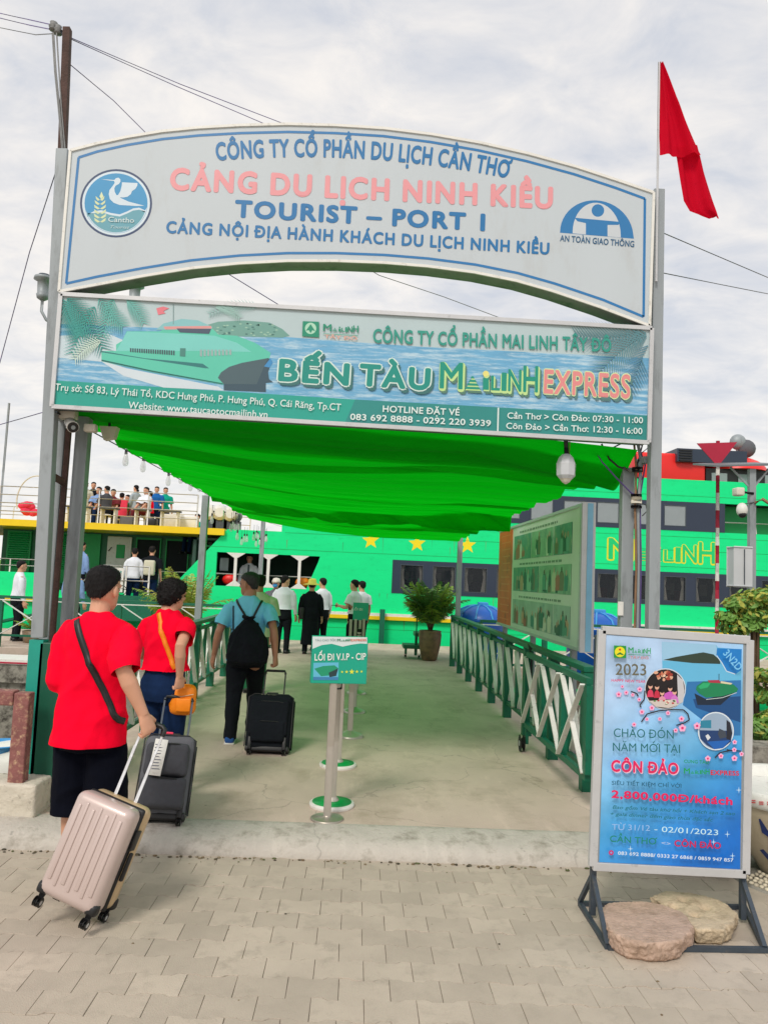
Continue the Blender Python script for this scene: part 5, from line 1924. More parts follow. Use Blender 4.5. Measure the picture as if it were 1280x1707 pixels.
k1 = outl([(1003, 1512), (1010, 1499), (1050, 1497), (1085, 1497), (1140, 1515), (1156, 1538), (1138, 1562), (1080, 1568), (1040, 1560), (1015, 1545)], .015)
slab('rubble_slab', k1, PVZ + .002, .098, M['stone'], 'pinkish broken concrete slab weighing down the poster frame, in front', 3)
hp = [PZ(x, y, 0.0) for x, y in ((1138, 1494), (1175, 1508), (1157, 1520), (1122, 1506))]
k2 = outl([(1083, 1490), (1105, 1482), (1150, 1482), (1200, 1495), (1228, 1517), (1222, 1536), (1205, 1545), (1160, 1543), (1145, 1530), (1110, 1505)], .0)
slab('rubble_slab', k2, PVZ + .002, .085, M['stone2'], 'pale broken slab with three small holes, lying behind the pinkish one', 11, [(h.x, h.y) for h in hp])

# ================================================================== things on and round the gate
t = thing('flag', 'red flag hanging limp from a thin pole on the right gate post', 'flag', P(1098, 320, 5.66))
FY = 5.66
b0, b1 = P(1103, 470, FY), P(1098, 104, FY)
b0 = V((b1.x, FY, b0.z))
MB().tube([b0, b1], .009, 8).build('flag_pole', M['frame'], t)
mb = MB()


def cloth_patch(mb, rows, nx, amp, y0, ph, freq):
    R_ = []
    for i in range(len(rows) - 1):
        (ya, la, ra), (yb_, lb, rb_) = rows[i], rows[i + 1]
        st_ = max(1, int((yb_ - ya) / 5))
        for k in range(st_ + (i == len(rows) - 2)):
            q = k / st_
            R_.append((ya + (yb_ - ya) * q, la + (lb - la) * q, ra + (rb_ - ra) * q))
    vv_, ff_ = [], []
    for i, (y, l_, r_) in enumerate(R_):
        for j in range(nx + 1):
            u = j / nx
            w_ = amp * min(1, (r_ - l_) / 40 + .2)
            dy = w_ * math.sin(u * freq + ph + y * .012) + .4 * w_ * math.sin(u * freq * 2.3 + y * .03)
            vv_.append(P(l_ + (r_ - l_) * u, y, y0) + V((0, dy * min(1, u * 3), 0)))
    for i in range(len(R_) - 1):
        for j in range(nx):
            a_ = i * (nx + 1) + j
            ff_.append((a_, a_ + 1, a_ + nx + 2, a_ + nx + 1))
    mb.add(vv_, ff_, True)


cloth_patch(mb, [(104, 1098, 1103), (165, 1098, 1125), (220, 1098, 1149), (252, 1099, 1163), (259, 1099, 1167)], 20, .035, FY, .4, 9)
cloth_patch(mb, [(246, 1120, 1162), (262, 1127, 1167), (300, 1133, 1179), (335, 1139, 1190), (352, 1149, 1196), (363, 1178, 1199)], 18, .03, FY + .05, 1.4, 8)
mb.build('flag_cloth', M['flag'], t)


# utility pole on top of the left post, insulators and overhead wires
up = thing('utility_pole', 'dark square pole rising above the left gate post with wires at its top', 'pole', P(107, 255, 5.86))
MB().beam(P(104, 275, 5.86), P(113, 48, 5.86), .055, .055).build('pole', M['rust'], up)
MB().beam(P(112, 60, 5.86), P(84, 42, 5.86), .02, .03).build('bracket', M['darksteel'], up)
for px_, py_ in ((90, 44), (97, 50)):
    q = P(px_, py_, 5.85)
    MB().lathe([(.012, -.035), (.034, -.03), (.022, -.012), (.036, 0), (.024, .014), (.03, .03), (.01, .036)], q, 14).build('insulator', M['cablegrey'], up)
for k, (x0, x1) in enumerate(((90, 100), (95, 103), (88, 98))):
    MB().tube([P(x0, 55, 5.83), P(x0 + 4, 120, 5.83), P(x1, 180, 5.83), P(x1 + 6, 250, 5.83)], .006, 6).build('dropping_cable', M['cablegrey'], up)
for k, (pts, mm, lb) in enumerate((
        ([(0, 22, 9), (50, 33, 7), (90, 42, 5.85)], 'wire', 'top purple wire running left from the insulators'),
        ([(0, 30, 9.3), (50, 42, 7), (90, 50, 5.85)], 'wire', 'second wire running left, just under the top one'),
        ([(0, 46, 9.6), (60, 58, 7), (92, 56, 5.85)], 'cablegrey', 'lowest grey wire running left from the insulators'),
        ([(116, 62, 5.9), (300, 140, 14), (475, 207, 22), (560, 236, 26)], 'wire', 'long purple wire sloping down to the right behind the arched sign'),
        ([(116, 64, 5.9), (290, 142, 14), (440, 206, 22), (520, 238, 26)], 'wire', 'purple wire just below the long sloping one, behind the arched sign'),
        ([(118, 108, 5.9), (190, 168, 12), (246, 224, 18), (330, 305, 24)], 'wire', 'short steep purple wire meeting the arched sign top left'),
        ([(94, 285, 6.5), (50, 420, 9), (0, 606, 13)], 'wire', 'purple wire dropping steeply at the left edge'),
        ([(0, 708, 12), (70, 688, 8), (100, 680, 6.5)], 'wire', 'dark wire rising to the left post at banner height'),
        ([(330, 425, 9), (378, 455, 9), (476, 515, 10), (560, 570, 11)], 'wire', 'purple wire seen in the gap between the two signs'),
        ([(600, 440, 18), (632, 459, 18), (740, 495, 20), (860, 540, 22)], 'cablegrey', 'thin grey wire in the gap under the arched sign'),
        ([(1104, 388, 6), (1280, 463, 12), (1400, 515, 16)], 'cablegrey', 'upper thin wire leaving the right gate post'),
        ([(1104, 455, 6), (1280, 490, 12), (1400, 513, 16)], 'cablegrey', 'lower thin wire leaving the right gate post'))):
    p3 = [P(*q) for q in pts]
    rr_ = [.0042 * (q[2] / 6) ** .75 for q in pts]
    o = MB().tube(p3, rr_, 5).build('overhead_wire', M[mm], None)
    tag(o, lb, 'wire', 'overhead wires')

# old lamp heads behind the gate
for i, (px_, py_, Y_) in enumerate(((73, 480, 7.0), (225, 490, 7.6))):
    q = P(px_, py_, Y_)
    t = thing('lamp_head', ['weathered grey lamp head on a curved arm left of the left gate post', 'weathered grey lamp head peeping over the top edge of the banner sign'][i], 'lamp', q, 'old lamp heads')
    MB().lathe([(.03, .12), (.085, .10), (.09, .075), (.055, .06), (.05, -.06), (.058, -.065), (.05, -.1), (.02, -.12)], q, 20).build('housing', M['gal'], t)
    MB().lathe([(.06, .102), (.05, .125), (.02, .135)], q, 16).build('cap', M['darksteel'], t)
    MB().tube([q + V((0, 0, -.1)), q + V((.0, 0, -.22)), q + V((.05, 0, -.3)), q + V((.13, .02, -.34)), q + V((.2, .1, -.34))], .014, 8).build('arm', M['gal'], t)

# surveillance camera under the banner
q = P(120, 700, 5.80)
t = thing('security_camera', 'white bullet security camera under the left end of the banner sign', 'camera', q)
MB().rbox(P(114, 691, 5.82), (.13, .09, .075), .012).build('junction_box', M['cream'], t)
d_ = V((.10, -.16, -.09)).normalized()
q0 = P(120, 708, 5.76)
MB().tube([q0 - d_ * .09, q0 - d_ * .08, q0 + d_ * .06], [.03, .042, .044], 20).build('housing', M['white'], t)
MB().tube([q0 + d_ * .0605, q0 + d_ * .068], .039, 20).build('lens_face', M['black'], t)
MB().tube([q0 + d_ * .0685, q0 + d_ * .072], .016, 12).build('lens', M['glasspale'], t)
o = MB().rbox(P(152, 714, 5.85), (.09, .07, .06), .01).build('small_junction_box', M['cream'], None)
tag(o, 'small cream junction box between the camera and the canopy edge', 'junction box')
q = P(182, 722, 6.2)
t = thing('flood_lamp', 'cream flood lamp tucked under the left corner of the canopy', 'lamp', q)
MB().prism([q + V((-.07, -.03, .05)), q + V((.07, -.03, .05)), q + V((.05, -.03, -.04)), q + V((-.03, -.03, -.06))], (0, .08, 0)).build('body', M['cream'], t)
MB().tube([q + V((0, 0, .05)), q + V((0, 0, .12))], .01, 6).build('bracket', M['darksteel'], t)

# hanging lantern on the right
q = P(943, 782, 5.79)
t = thing('hanging_lantern', 'white faceted lantern hanging under the right end of the banner sign', 'lantern', q)
MB().loft([(q + V((0, 0, z)), V((r_, 0, 0)), V((0, r_, 0))) for r_, z in ((.03, .115), (.055, .09), (.075, .04), (.072, -.05), (.05, -.075))], 8, False).build('shade', mat('lantern_plastic', c(226, 230, 236), .4, var=.05, translucent=.3), t)
MB().loft([(q + V((0, 0, z)), V((r_, 0, 0)), V((0, r_, 0))) for r_, z in ((.048, -.0752), (.03, -.10), (.008, -.115))], 8, False).build('yellowed_tip', M['cream'], t)
MB().tube([q + V((0, 0, .115)), q + V((-.005, 0, .22))], .018, 8).build('socket', M['black'], t)
MB().tube([q + V((.02, 0, .1)), q + V((.025, 0, .2)), q + V((.015, .02, .32))], .004, 5).build('cord', M['cablebrown'], t)

# cable bundle on the right posts
t = thing('cable_bundle', 'tangled taped cables and stained conduit tied to the right rear gate post', 'cables', P(1062, 900, 5.85))
for k, (pts, r_, mm) in enumerate((
        ([(1056, 735), (1060, 780), (1058, 850), (1060, 950), (1057, 1052)], .009, 'cablebrown'), ([(1062, 735), (1068, 770), (1063, 850), (1064, 940), (1062, 1052)], .013, 'gal'),
        ([(1066, 750), (1075, 775), (1066, 830), (1068, 930), (1066, 1052)], .006, 'wire'), ([(1070, 742), (1058, 790), (1064, 850), (1062, 960), (1064, 1052)], .006, 'cableblack'),
        ([(1085, 742), (1068, 756), (1062, 770), (1060, 800)], .006, 'cableblack'), ([(1002, 740), (1015, 765), (1030, 778), (1040, 781)], .008, 'cableblack'),
        ([(1038, 780), (1050, 785), (1062, 782), (1070, 775)], .016, 'cablegrey'), ([(985, 742), (1003, 770), (1030, 800), (1052, 822), (1064, 826)], .006, 'wire'),
        ([(1060, 783), (1068, 790), (1070, 800), (1060, 795), (1056, 786)], .008, 'cablegrey'), ([(1066, 838), (1076, 842), (1078, 852), (1070, 860)], .004, 'cableblack'))):
    MB().tube([P(x, y, 5.85 + .004 * k) for x, y in pts], r_, 7).build('cable', M[mm], t)
for (px_, py_, h_, mm) in ((1062, 783, .035, 'cableblack'), (1060, 834, .05, 'cream'), (1060, 826, .018, 'cableblack'), (1060, 845, .02, 'cableblack')):
    q = P(px_, py_, 5.85)
    MB().tube([q + V((0, 0, -h_ / 2)), q + V((0, 0, h_ / 2))], .042, 12).build('clamp', M[mm], t)
MB().bx(P(1030, 1012, 5.9).x, P(1039, 1012, 5.9).x, 5.905, 5.915, P(1034, 1026, 5.9).z, P(1034, 1003, 5.9).z).build('paper_label', M['white'], t)

# string lights along the canopy's left edge
bulb = [(210, 765), (239, 776), (281, 800), (302, 797), (318, 810), (333, 812), (345, 820), (262, 762)]
idx = 0
prevp = None
for k in range(26):
    Y_ = 7.7 + k * .33 if k > 1 else (7.75, 8.35)[k]
    if k < 8:
        px_, py_ = bulb[k]
        Y_ = -2.42 * F / (px_ - 597)
    else:
        Y_ = 12.6 + (k - 8) * .42
        q_ = V((-2.38 + rnd.uniform(-.12, .35), Y_, 2.52 + rnd.uniform(-.16, .1)))
    q_ = P(px_, py_, Y_) if k < 8 else q_
    if k == 0:
        t = thing('hanging_bulb', 'clear filament bulb on a black socket hanging at the canopy edge', 'bulb', q_, 'filament bulbs hanging along the left canopy edge')
        MB().loft([(q_ + V((0, 0, z)), V((r_, 0, 0)), V((0, r_, 0))) for r_, z in ((.006, -.078), (.022, -.07), (.032, -.045), (.030, 0), (.018, .045), (.014, .055))], 16).build('glass', M['bulb'], t)
        MB().tube([q_ + V((0, 0, .05)), q_ + V((0, 0, .10))], [.017, .014], 12).build('socket', M['black'], t)
        MB().tube([q_ + V((-.006, 0, -.03)), q_ + V((0, 0, .04)), q_ + V((.006, 0, -.03))], .0012, 4).build('filament', M['cablebrown'], t)
        MB().tube([q_ + V((0, 0, .10)), q_ + V((0, 0, .24))], .003, 4).build('cord', M['cableblack'], t)
        bulb0 = t
    else:
        t = copy_tree(bulb0)
        t.location = q_
    t['label'] = ('%s clear filament bulb from the gate along the left canopy edge' % ('second', 'third', 'fourth', 'fifth', 'sixth', 'seventh', 'eighth', 'first')[k]) if k < 8 else 'clear filament bulb in the cluster at the far end of the canopy edge'
o = MB().tube([(-2.29, 5.9, 2.96), (-2.30, 8, 2.93), (-2.30, 11, 2.92), (-2.3, 16, 2.88), (-1.9, 19, 2.88)], .003, 5).build('light_string_cable', M['cableblack'], None)
tag(o, 'black cable the filament bulbs hang from along the canopy edge', 'cable')

# ================================================================== left foreground barrier
bl = thing('rusty_barrier', 'low barrier of flaking red painted steel tube standing on a whitewashed concrete block', 'barrier', (P(35, 1330, 5.5).x, 5.5, 0))
MB().beam(P(29, 1318, 5.5), P(42, 1154, 5.5), .105, .10).build('upright', M['redrust'], bl, bevel=.008)
zz = P(30, 1163, 5.5).z
xe = P(28, 1163, 5.5).x
MB().beam((xe, 5.5, zz), (xe - 3, 5.62, zz), .10, .10).build('top_tube', M['redrust'], bl, bevel=.01)
x1 = P(60, 1340, 5.42).x
mb = MB().rbox((x1 - .28, 5.56, .09), (.56, .30, .25), .02)
e_ = thing('tmp', 'x', 'x')
o = remeshed(mb, 'block_foot', M['whiteconc'], .012, e_, 1, lambda co, nn: .006 * noise.noise(co * 12) + .004 * noise.noise(co * 40))
o.parent = bl
o.matrix_parent_inverse = Matrix.Translation(-OFF[bl.name])
bpy.data.objects.remove(e_)

# small boat and basin on the water at the left
q = P(-20, 1268, 10.5)
t = thing('small_boat', 'white wooden boat with red and blue stripes moored left of the walkway', 'boat', (q.x - 1.2, 10.5, -1.5))
rg = []
for i in range(9):
    u = i / 8
    w_ = .75 * math.sin(math.pi * (u * .8 + .1)) ** .6
    rg.append((V((q.x - 3.4 + 4.2 * u, 10.6, -1.25 + .45 * abs(u - .45) ** 2 * 2)), V((0, w_, 0)), V((0, 0, .45))))
MB().loft(rg, 16, True, 3).build('hull', M['white'], t)
MB().bx(q.x - 3, q.x + .5, 9.88, 9.94, -1.15, -1.07).build('red_stripe', M['crimson'], t)
MB().bx(q.x - 3, q.x + .5, 9.885, 9.945, -1.35, -1.22).build('blue_stripe', M['blue'], t)
q2 = P(2, 1262, 10.4)
o = MB().lathe([(.22, 0), (.26, .16), (.30, .17), (.28, .185), (.25, .17), (.21, .02), (.02, .02)], (q2.x, 10.4, q2.z), 30).build('basin', M['blue2'], None)
tag(o, 'pale blue plastic basin standing on the moored boat', 'basin')

# ================================================================== blue tanks on the landing stage
for i, (px_, y_) in enumerate(((800, 17.2), (994, 15.4))):
    X0 = P(px_, 1030, y_).x
    t = thing('blue_tank', ['blue domed plastic tank behind the railing end, left of the photo board', 'blue domed plastic tank behind the white crossed railing, right of the photo board'][i], 'tank', (X0, y_, 0), 'blue plastic tanks')
    MB().lathe([(.56, 0), (.58, .1), (.58, .85), (.60, .87), (.60, .92), (.5, 1.08), (.30, 1.18), (.1, 1.22)], (X0, y_, 0), 40).build('body', M['blue'], t)
    for k in range(10):
        an = R(36 * k)
        MB().tube([(X0 + r_ * math.cos(an), y_ + r_ * math.sin(an), z) for r_, z in ((.6, .93), (.5, 1.09), (.30, 1.19), (.14, 1.22))], .02, 6).build('rib', M['blue2'], t)
    MB().rbox((X0 + .05, y_, 1.24), (.22, .2, .1), .02).build('lid', M['blue2'], t)

# wheeled step beside the pot
t = thing('wheeled_step', 'small green step on castors with a thin upright, left of the palm pot', 'step', (P(683, 1090, 17).x, 17, 0))
x0 = P(672, 1080, 17).x
MB().bx(x0, x0 + .42, 16.9, 17.5, .22, .30).build('lower_tread', M['green'], t)
MB().bx(x0 + .25, x0 + .7, 17.0, 17.6, .48, .56).build('upper_tread', M['green'], t)
MB().bx(x0 + .25, x0 + .31, 17.0, 17.06, .07, .48).bx(x0 + .64, x0 + .7, 17.0, 17.06, .07, .48).build('side_frame', M['green'], t)
MB().tube([(x0 + .28, 17.05, .56), (x0 + .28, 17.05, 1.75)], .014, 6).build('upright', M['green'], t)
for xx in (x0 + .05, x0 + .35, x0 + .65):
    MB().tube([(xx - .02, 16.95, .06), (xx + .02, 16.95, .06)], .06, 12).build('castor', M['rubber'], t)
MB().bx(x0 + .03, x0 + .08, 16.93, 16.97, .10, .22).build('castor_fork', M['green'], t)

# ================================================================== plants


def palm(label, x, y, z0, n_, ht, spread, seed, mleaf, stems=True, pot=None, grp=None):
    r_ = random.Random(seed)
    t = thing('potted_palm', label, 'potted plant', (x, y, 0), grp)
    if pot:
        MB().lathe(pot, (x, y, 0), 30).build('pot', M['pot'], t)
    mbl, mbs = [MB(), MB()], MB()
    for i in range(n_):
        an = r_.uniform(0, 2 * math.pi)
        el = r_.uniform(.45, 1.35)
        ln = ht * r_.uniform(.6, 1.05)
        pts = []
        for k in range(9):
            u = k / 8
            rr = spread * ln / ht * (u ** 1.4) * (1.35 - el * .7)
            zz_ = z0 + ln * (u - .42 * u * u * (1.6 - el))
            pts.append(V((x + math.cos(an) * (rr + .03), y + math.sin(an) * (rr + .03), zz_)))
        mbs.tube(pts, [.012 - .001 * k for k in range(9)], 5)
        q = mbl[0 if r_.random() < .55 else 1]
        m_ = 24
        for k in range(m_):
            u = .22 + .78 * k / (m_ - 1)
            f_ = u * 8
            i0 = min(7, int(f_))
            b_0 = pts[i0].lerp(pts[i0 + 1], f_ - i0)
            tg = (pts[i0 + 1] - pts[i0]).normalized()
            sd_ = tg.cross(V((0, 0, 1)))
            sd_ = sd_.normalized() if sd_.length > .05 else V((1, 0, 0))
            for s_ in (-1, 1):
                L_ = .26 * math.sin(math.pi * min(1, u * .85 + .1)) * r_.uniform(.8, 1.15) * ht / 1.2
                d_ = (sd_ * s_ * .9 + tg * .7 + V((0, 0, r_.uniform(-.45, .1)))).normalized()
                w_ = tg * .011
                tip = b_0 + d_ * L_ + V((0, 0, -.25 * L_))
                md = b_0 + d_ * L_ * .5
                q.add([b_0 - w_, md - w_ * 1.3, tip, md + w_ * 1.3, b_0 + w_], [(0, 1, 2, 3, 4)])
    mbl[0].build('fronds', M[mleaf[0]], t)
    if mbl[1].v:
        mbl[1].build('pale_fronds', M[mleaf[1]], t)
    mbs.build('stems', M['bark'], t)
    return t


pq = PZ(715, 1101, 0)
palm('big leafy palm in a tall glazed brown pot at the end of the right railing', pq.x, pq.y, .62, 72, 1.36, .80, 5, ('frond2', 'frond'), pot=[(.13, 0), (.17, .03), (.235, .35), (.25, .55), (.235, .62), (.245, .64), (.22, .645), (.2, .6), (.02, .6)])
lp = P(310, 1000, 17.3)
palm('pale green palm behind the woman in red, by the left railing', lp.x, 17.3, .35, 44, 1.6, 1.2, 9, ('frond', 'leaf2'), pot=[(.2, 0), (.28, .3), (.3, .45), (.26, .46), (.02, .42)])
lp = P(60, 1022, 17.2)
palm('low yellowish potted plant behind the left landing railing', lp.x, 17.2, .25, 16, .45, .6, 15, ('leaf2', 'frond'), pot=[(.2, 0), (.24, .25), (.2, .26), (.02, .2)])


def shrub(label, x, y, z, rx, ry, rz, n_, seed, leafsz, name='shrub', trunk=0.0):
    r_ = random.Random(seed)
    t = thing(name, label, 'shrub', (x, y, z - rz))
    A_, B_ = MB(), MB()
    cl = [(V((r_.gauss(0, .45), r_.gauss(0, .45), r_.gauss(0, .42))), r_.uniform(.28, .5)) for _ in range(16)]
    for i in range(n_):
        cc_, cr = r_.choice(cl)
        d_ = V((r_.gauss(0, 1), r_.gauss(0, 1), r_.gauss(0, 1))).normalized()
        p_ = cc_ + d_ * cr * r_.uniform(.6, 1.05)
        p_ = V((x + p_.x * rx, y + p_.y * ry, z + p_.z * rz))
        nn = (d_ + V((r_.uniform(-.6, .6), r_.uniform(-.6, .6), r_.uniform(.0, .9)))).normalized()
        u_ = nn.orthogonal().normalized()
        u_ = Matrix.Rotation(r_.uniform(0, 6.28), 3, nn) @ u_
        v_ = nn.cross(u_)
        s_ = leafsz * r_.uniform(.6, 1.2)
        q = B_ if (r_.random() < .22 + .25 * (p_.z > z + rz * .35)) else A_
        q.add([p_ - u_ * s_, p_ - u_ * s_ * .3 + v_ * s_ * .45, p_ + u_ * s_ * .5 + v_ * s_ * .4, p_ + u_ * s_ * 1.1 - nn * s_ * .3, p_ + u_ * s_ * .5 - v_ * s_ * .4, p_ - u_ * s_ * .3 - v_ * s_ * .45], [(0, 1, 2, 3, 4, 5)])
    A_.build('leaves', M['leaf'], t, kind='stuff')
    B_.build('yellow_leaves', M['leaf2'], t, kind='stuff')
    S_ = MB()
    for k in range(7):
        d_ = cl[k][0]
        S_.tube([(x, y, z - rz - trunk), (x + d_.x * rx * .3, y + d_.y * ry * .3, z - rz * .6), (x + d_.x * rx, y + d_.y * ry, z + d_.z * rz)], [.018, .012, .004], 5)
    S_.build('branches', M['bark'], t)
    return t


q = P(1262, 1022, 7.4)
shrub('bushy clipped shrub top with yellow tips, above the poster at the right edge', q.x, 7.4, q.z, .44, .40, .20, 2600, 21, .040, trunk=1.2)
q = P(1286, 1150, 6.9)
shrub('middle clump of dark shrub leaves directly right of the poster', q.x + .06, 6.9, q.z, .28, .30, .16, 1700, 22, .036, trunk=.4)
q = P(1282, 1208, 6.5)
shrub('lowest round shrub right of the poster, over the concrete edge', q.x + .06, 6.5, q.z, .27, .3, .17, 1700, 23, .036, trunk=.1)
o = MB().bx(2.55, 4.2, 6.0, 6.25, -.3, P(1265, 1240, 6.1).z).build('planter_wall', M['concrete'], None, bevel=.01)
tag(o, 'low weathered concrete wall under the shrubs at the right edge', 'wall')

# big painted bowl planter
bx_, by_ = P(1352, 1400, 4.95).x, 5.05
t = thing('painted_bowl', 'large tan bowl planter with white rim and navy swirls behind the poster', 'planter', (bx_, by_, -.1))
zr = P(1262, 1322, 4.75).z
prof_b = [(.24, -.1), (.30, .0), (.42, .16), (.50, .34), (.52, zr - .10)]
MB().lathe(prof_b + [(.50, zr - .08), (.40, zr - .10), (.02, zr - .12)], (bx_, by_, 0), 56).build('bowl', M['planter'], t)
MB().lathe([(.525, zr - .10), (.55, zr - .085), (.555, zr - .02), (.53, zr), (.48, zr - .01), (.47, zr - .07)], (bx_, by_, 0), 56).build('rim', M['white'], t)


def bowl_r(z):
    for i in range(len(prof_b) - 1):
        (r0, z0), (r1, z1) = prof_b[i], prof_b[i + 1]
        if z0 <= z <= z1:
            return r0 + (r1 - r0) * (z - z0) / (z1 - z0)
    return .52


mb = MB()
mb.col = c(32, 50, 104)
zt_ = zr - .12
for sw in ([(236, .95, .03), (232, .7, .03), (240, .45, .07), (234, .25, .02)], [(232, .72, .04), (222, .62, .02), (214, .72, .04), (212, .9, .01)], [(250, .95, .02), (246, .6, .05), (256, .35, .04), (268, .3, .02)], [(216, .5, .03), (224, .3, .05), (236, .15, .03)], [(262, .8, .05), (270, .6, .06), (262, .5, .03)], [(205, .4, .03), (212, .22, .04), (222, .1, .02)]):
    pts = []
    for i in range(len(sw) - 1):
        for k in range(8):
            u = k / 8
            pts.append(tuple(sw[i][j] + (sw[i + 1][j] - sw[i][j]) * u for j in range(3)))
    pts.append(sw[-1])
    for i in range(len(pts) - 1):
        qd = []
        for (an, zf, w_), s_ in ((pts[i], 1), (pts[i + 1], 1), (pts[i + 1], -1), (pts[i], -1)):
            z = max(-.08, -.05 + zf * (zt_ + .05))
            r_ = bowl_r(z) + .004
            an2 = R(an) + s_ * w_ * .5 / r_
            qd.append((bx_ + r_ * math.cos(an2), by_ + r_ * math.sin(an2), z + s_ * w_ * .25))
        mb.poly(qd)
mb.build('swirl_painting', M_PRINT, t)
mb = MB()
mb.col = c(206, 60, 70)
for k in range(16):
    an = R(200 + k * 5)
    r_ = .559
    for dz in (0, .012):
        z = zr - .06 + dz + .008 * math.sin(k * 2)
        mb.poly([(bx_ + r_ * math.cos(an), by_ + r_ * math.sin(an), z), (bx_ + r_ * math.cos(an + .05), by_ + r_ * math.sin(an + .05), z + .006), (bx_ + r_ * math.cos(an + .05), by_ + r_ * math.sin(an + .05), z + .012), (bx_ + r_ * math.cos(an), by_ + r_ * math.sin(an), z + .006)])
mb.build('red_rim_marks', M_PRINT, t)
pmesh = MB().ball((0, 0, 0), (.017, .017, .011), 8, 5).mesh('pebble', M['pebble'])
k = 0
for ring in range(5):
    rr = .30 + ring * .035
    for i in range(int(rr * 2 * math.pi / .036)):
        an = i * .036 / rr + ring * .3
        if not (R(185) < an % (2 * math.pi) < R(290)):
            continue
        o = bpy.data.objects.new('pebble', pmesh)
        COL.objects.link(o)
        o.parent = t
        o.location = V((bx_ + rr * math.cos(an), by_ + rr * math.sin(an), -.085 + rnd.uniform(-.004, .004) + .02 * (4 - ring) / 4)) - OFF[t.name]
        o.rotation_euler = (0, 0, rnd.uniform(0, 3))
        o.scale = (rnd.uniform(.7, 1.1), rnd.uniform(.7, 1.1), 1)
MB().lathe([(.49, -.12), (.48, -.095), (.28, -.07)], (bx_, by_, 0), 48).build('pebble_bed', M['concrete'], t)
# black drain pipe in the shade between kerb and bowl
q = P(1165, 1468, 5.05)
o = MB().tube([(q.x - .5, 5.16, -.02), (q.x, 5.1, -.03), (q.x + .3, 5.12, -.03)], [.07, .075, .07], 18).build('drain_pipe', M['rubber'], None)
tag(o, 'black rubber drain pipe lying behind the poster legs', 'pipe')

# ================================================================== right-hand poles
t = thing('striped_pole', 'thin red and white striped pole with a red triangular board on top', 'pole', (P(1193, 1010, 9).x, 9, 0))
Xs = P(1195, 900, 9).x
ztop = P(1196, 735, 9).z
z, k = ztop, 0
while z > 0:
    h_ = .21
    MB().tube([(Xs, 9, max(0, z - h_)), (Xs, 9, z - .0005)], .022, 12).build('red_band' if k % 2 == 0 else 'white_band', M['crimson'] if k % 2 == 0 else M['white'], t)
    z -= h_
    k += 1
MB().prism([P(x, y, 8.96) for x, y in ((1161, 739), (1228, 737), (1196, 778))], (0, .012, 0)).build('triangle_board', M['crimson'], t)
t = thing('equipment_post', 'grey post with a small tilted solar panel, two cameras and a pale metal cabinet', 'post', (P(1252, 900, 8.4).x, 8.4, 0))
Xp = P(1252, 880, 8.4).x
MB().bx(Xp - .035, Xp + .035, 8.37, 8.43, -.1, P(1252, 782, 8.4).z).build('pole', M['gal'], t)
c0, c1 = P(1190, 778, 8.3), P(1300, 776, 8.3)
MB().prism([c0, c1, c1 + V((0, 0, .02)), c0 + V((0, 0, .02))], (0, .55, .10)).build('solar_panel', M['solar'], t)
MB().beam((Xp, 8.4, c0.z - .22), (Xp - .22, 8.45, c0.z + .03), .02, .02).beam((Xp, 8.4, c0.z - .22), (Xp + .22, 8.45, c0.z + .03), .02, .02).build('bracket', M['gal'], t)
z0, z1 = P(1250, 978, 8.3).z, P(1250, 914, 8.3).z
cab = MB().rbox(((P(1226, 940, 8.3).x + 3.95) / 2 + .12, 8.28, (z0 + z1) / 2), (3.95 - P(1226, 940, 8.3).x, .16, z1 - z0), .012, seg=2, smooth=False).build('cabinet', mat('cabinet_grey', c(196, 200, 204), .5, var=.04), t)
MB().bx(P(1240, 940, 8.19).x, P(1241, 940, 8.19).x, 8.188, 8.198, z0 + .02, z1 - .02).build('door_seam', M['darksteel'], cab)
q = P(1230, 820, 8.3)
MB().rbox(q, (.09, .12, .09), .015).build('camera_body', M['cream'], t)
MB().tube([q + V((.04, 0, 0)), V((Xp, 8.38, q.z))], .02, 8).build('camera_arm', M['black'], t)
q = P(1236, 850, 8.3)
MB().ball(q, (.06, .06, .08), 14, 8).build('dome_camera', M['white'], t)
MB().ball(q + V((0, -.01, -.05)), (.045, .045, .04), 12, 6).build('dome_glass', M['black'], t)
MB().tube([q + V((0, 0, .06)), V((Xp, 8.38, q.z + .1))], .015, 8).build('dome_arm', M['gal'], t)
MB().tube([P(1258, 838, 8.35), P(1270, 832, 8.3), P(1290, 845, 8.3)], .018, 8).build('conduit', M['cablebrown'], t)

# ================================================================== people


def open_ends(o, ends):
    """cut the closed cap away at each cuff and hem so that the cloth ends as an open edge"""
    bm = bmesh.new()
    bm.from_mesh(o.data)
    for p, ax, rad in ends:
        hem_ = ax.z < -.99 and abs(ax.x) < 1e-6
        near = []
        for f in bm.faces:
            d_ = f.calc_center_median() - p
            if abs(d_.dot(ax)) < .07 and (math.hypot(d_.x, d_.y) < rad if hem_ else (d_ - ax * d_.dot(ax)).length < rad * 1.45):
                near.append(f)
        vs_, es_ = set(), set()
        for f in near:
            vs_.update(f.verts)
            es_.update(f.edges)
        if near:
            bmesh.ops.bisect_plane(bm, geom=list(vs_) + list(es_) + near, plane_co=p - ax * .014, plane_no=ax, clear_outer=True)
    bm.to_mesh(o.data)
    bm.free()


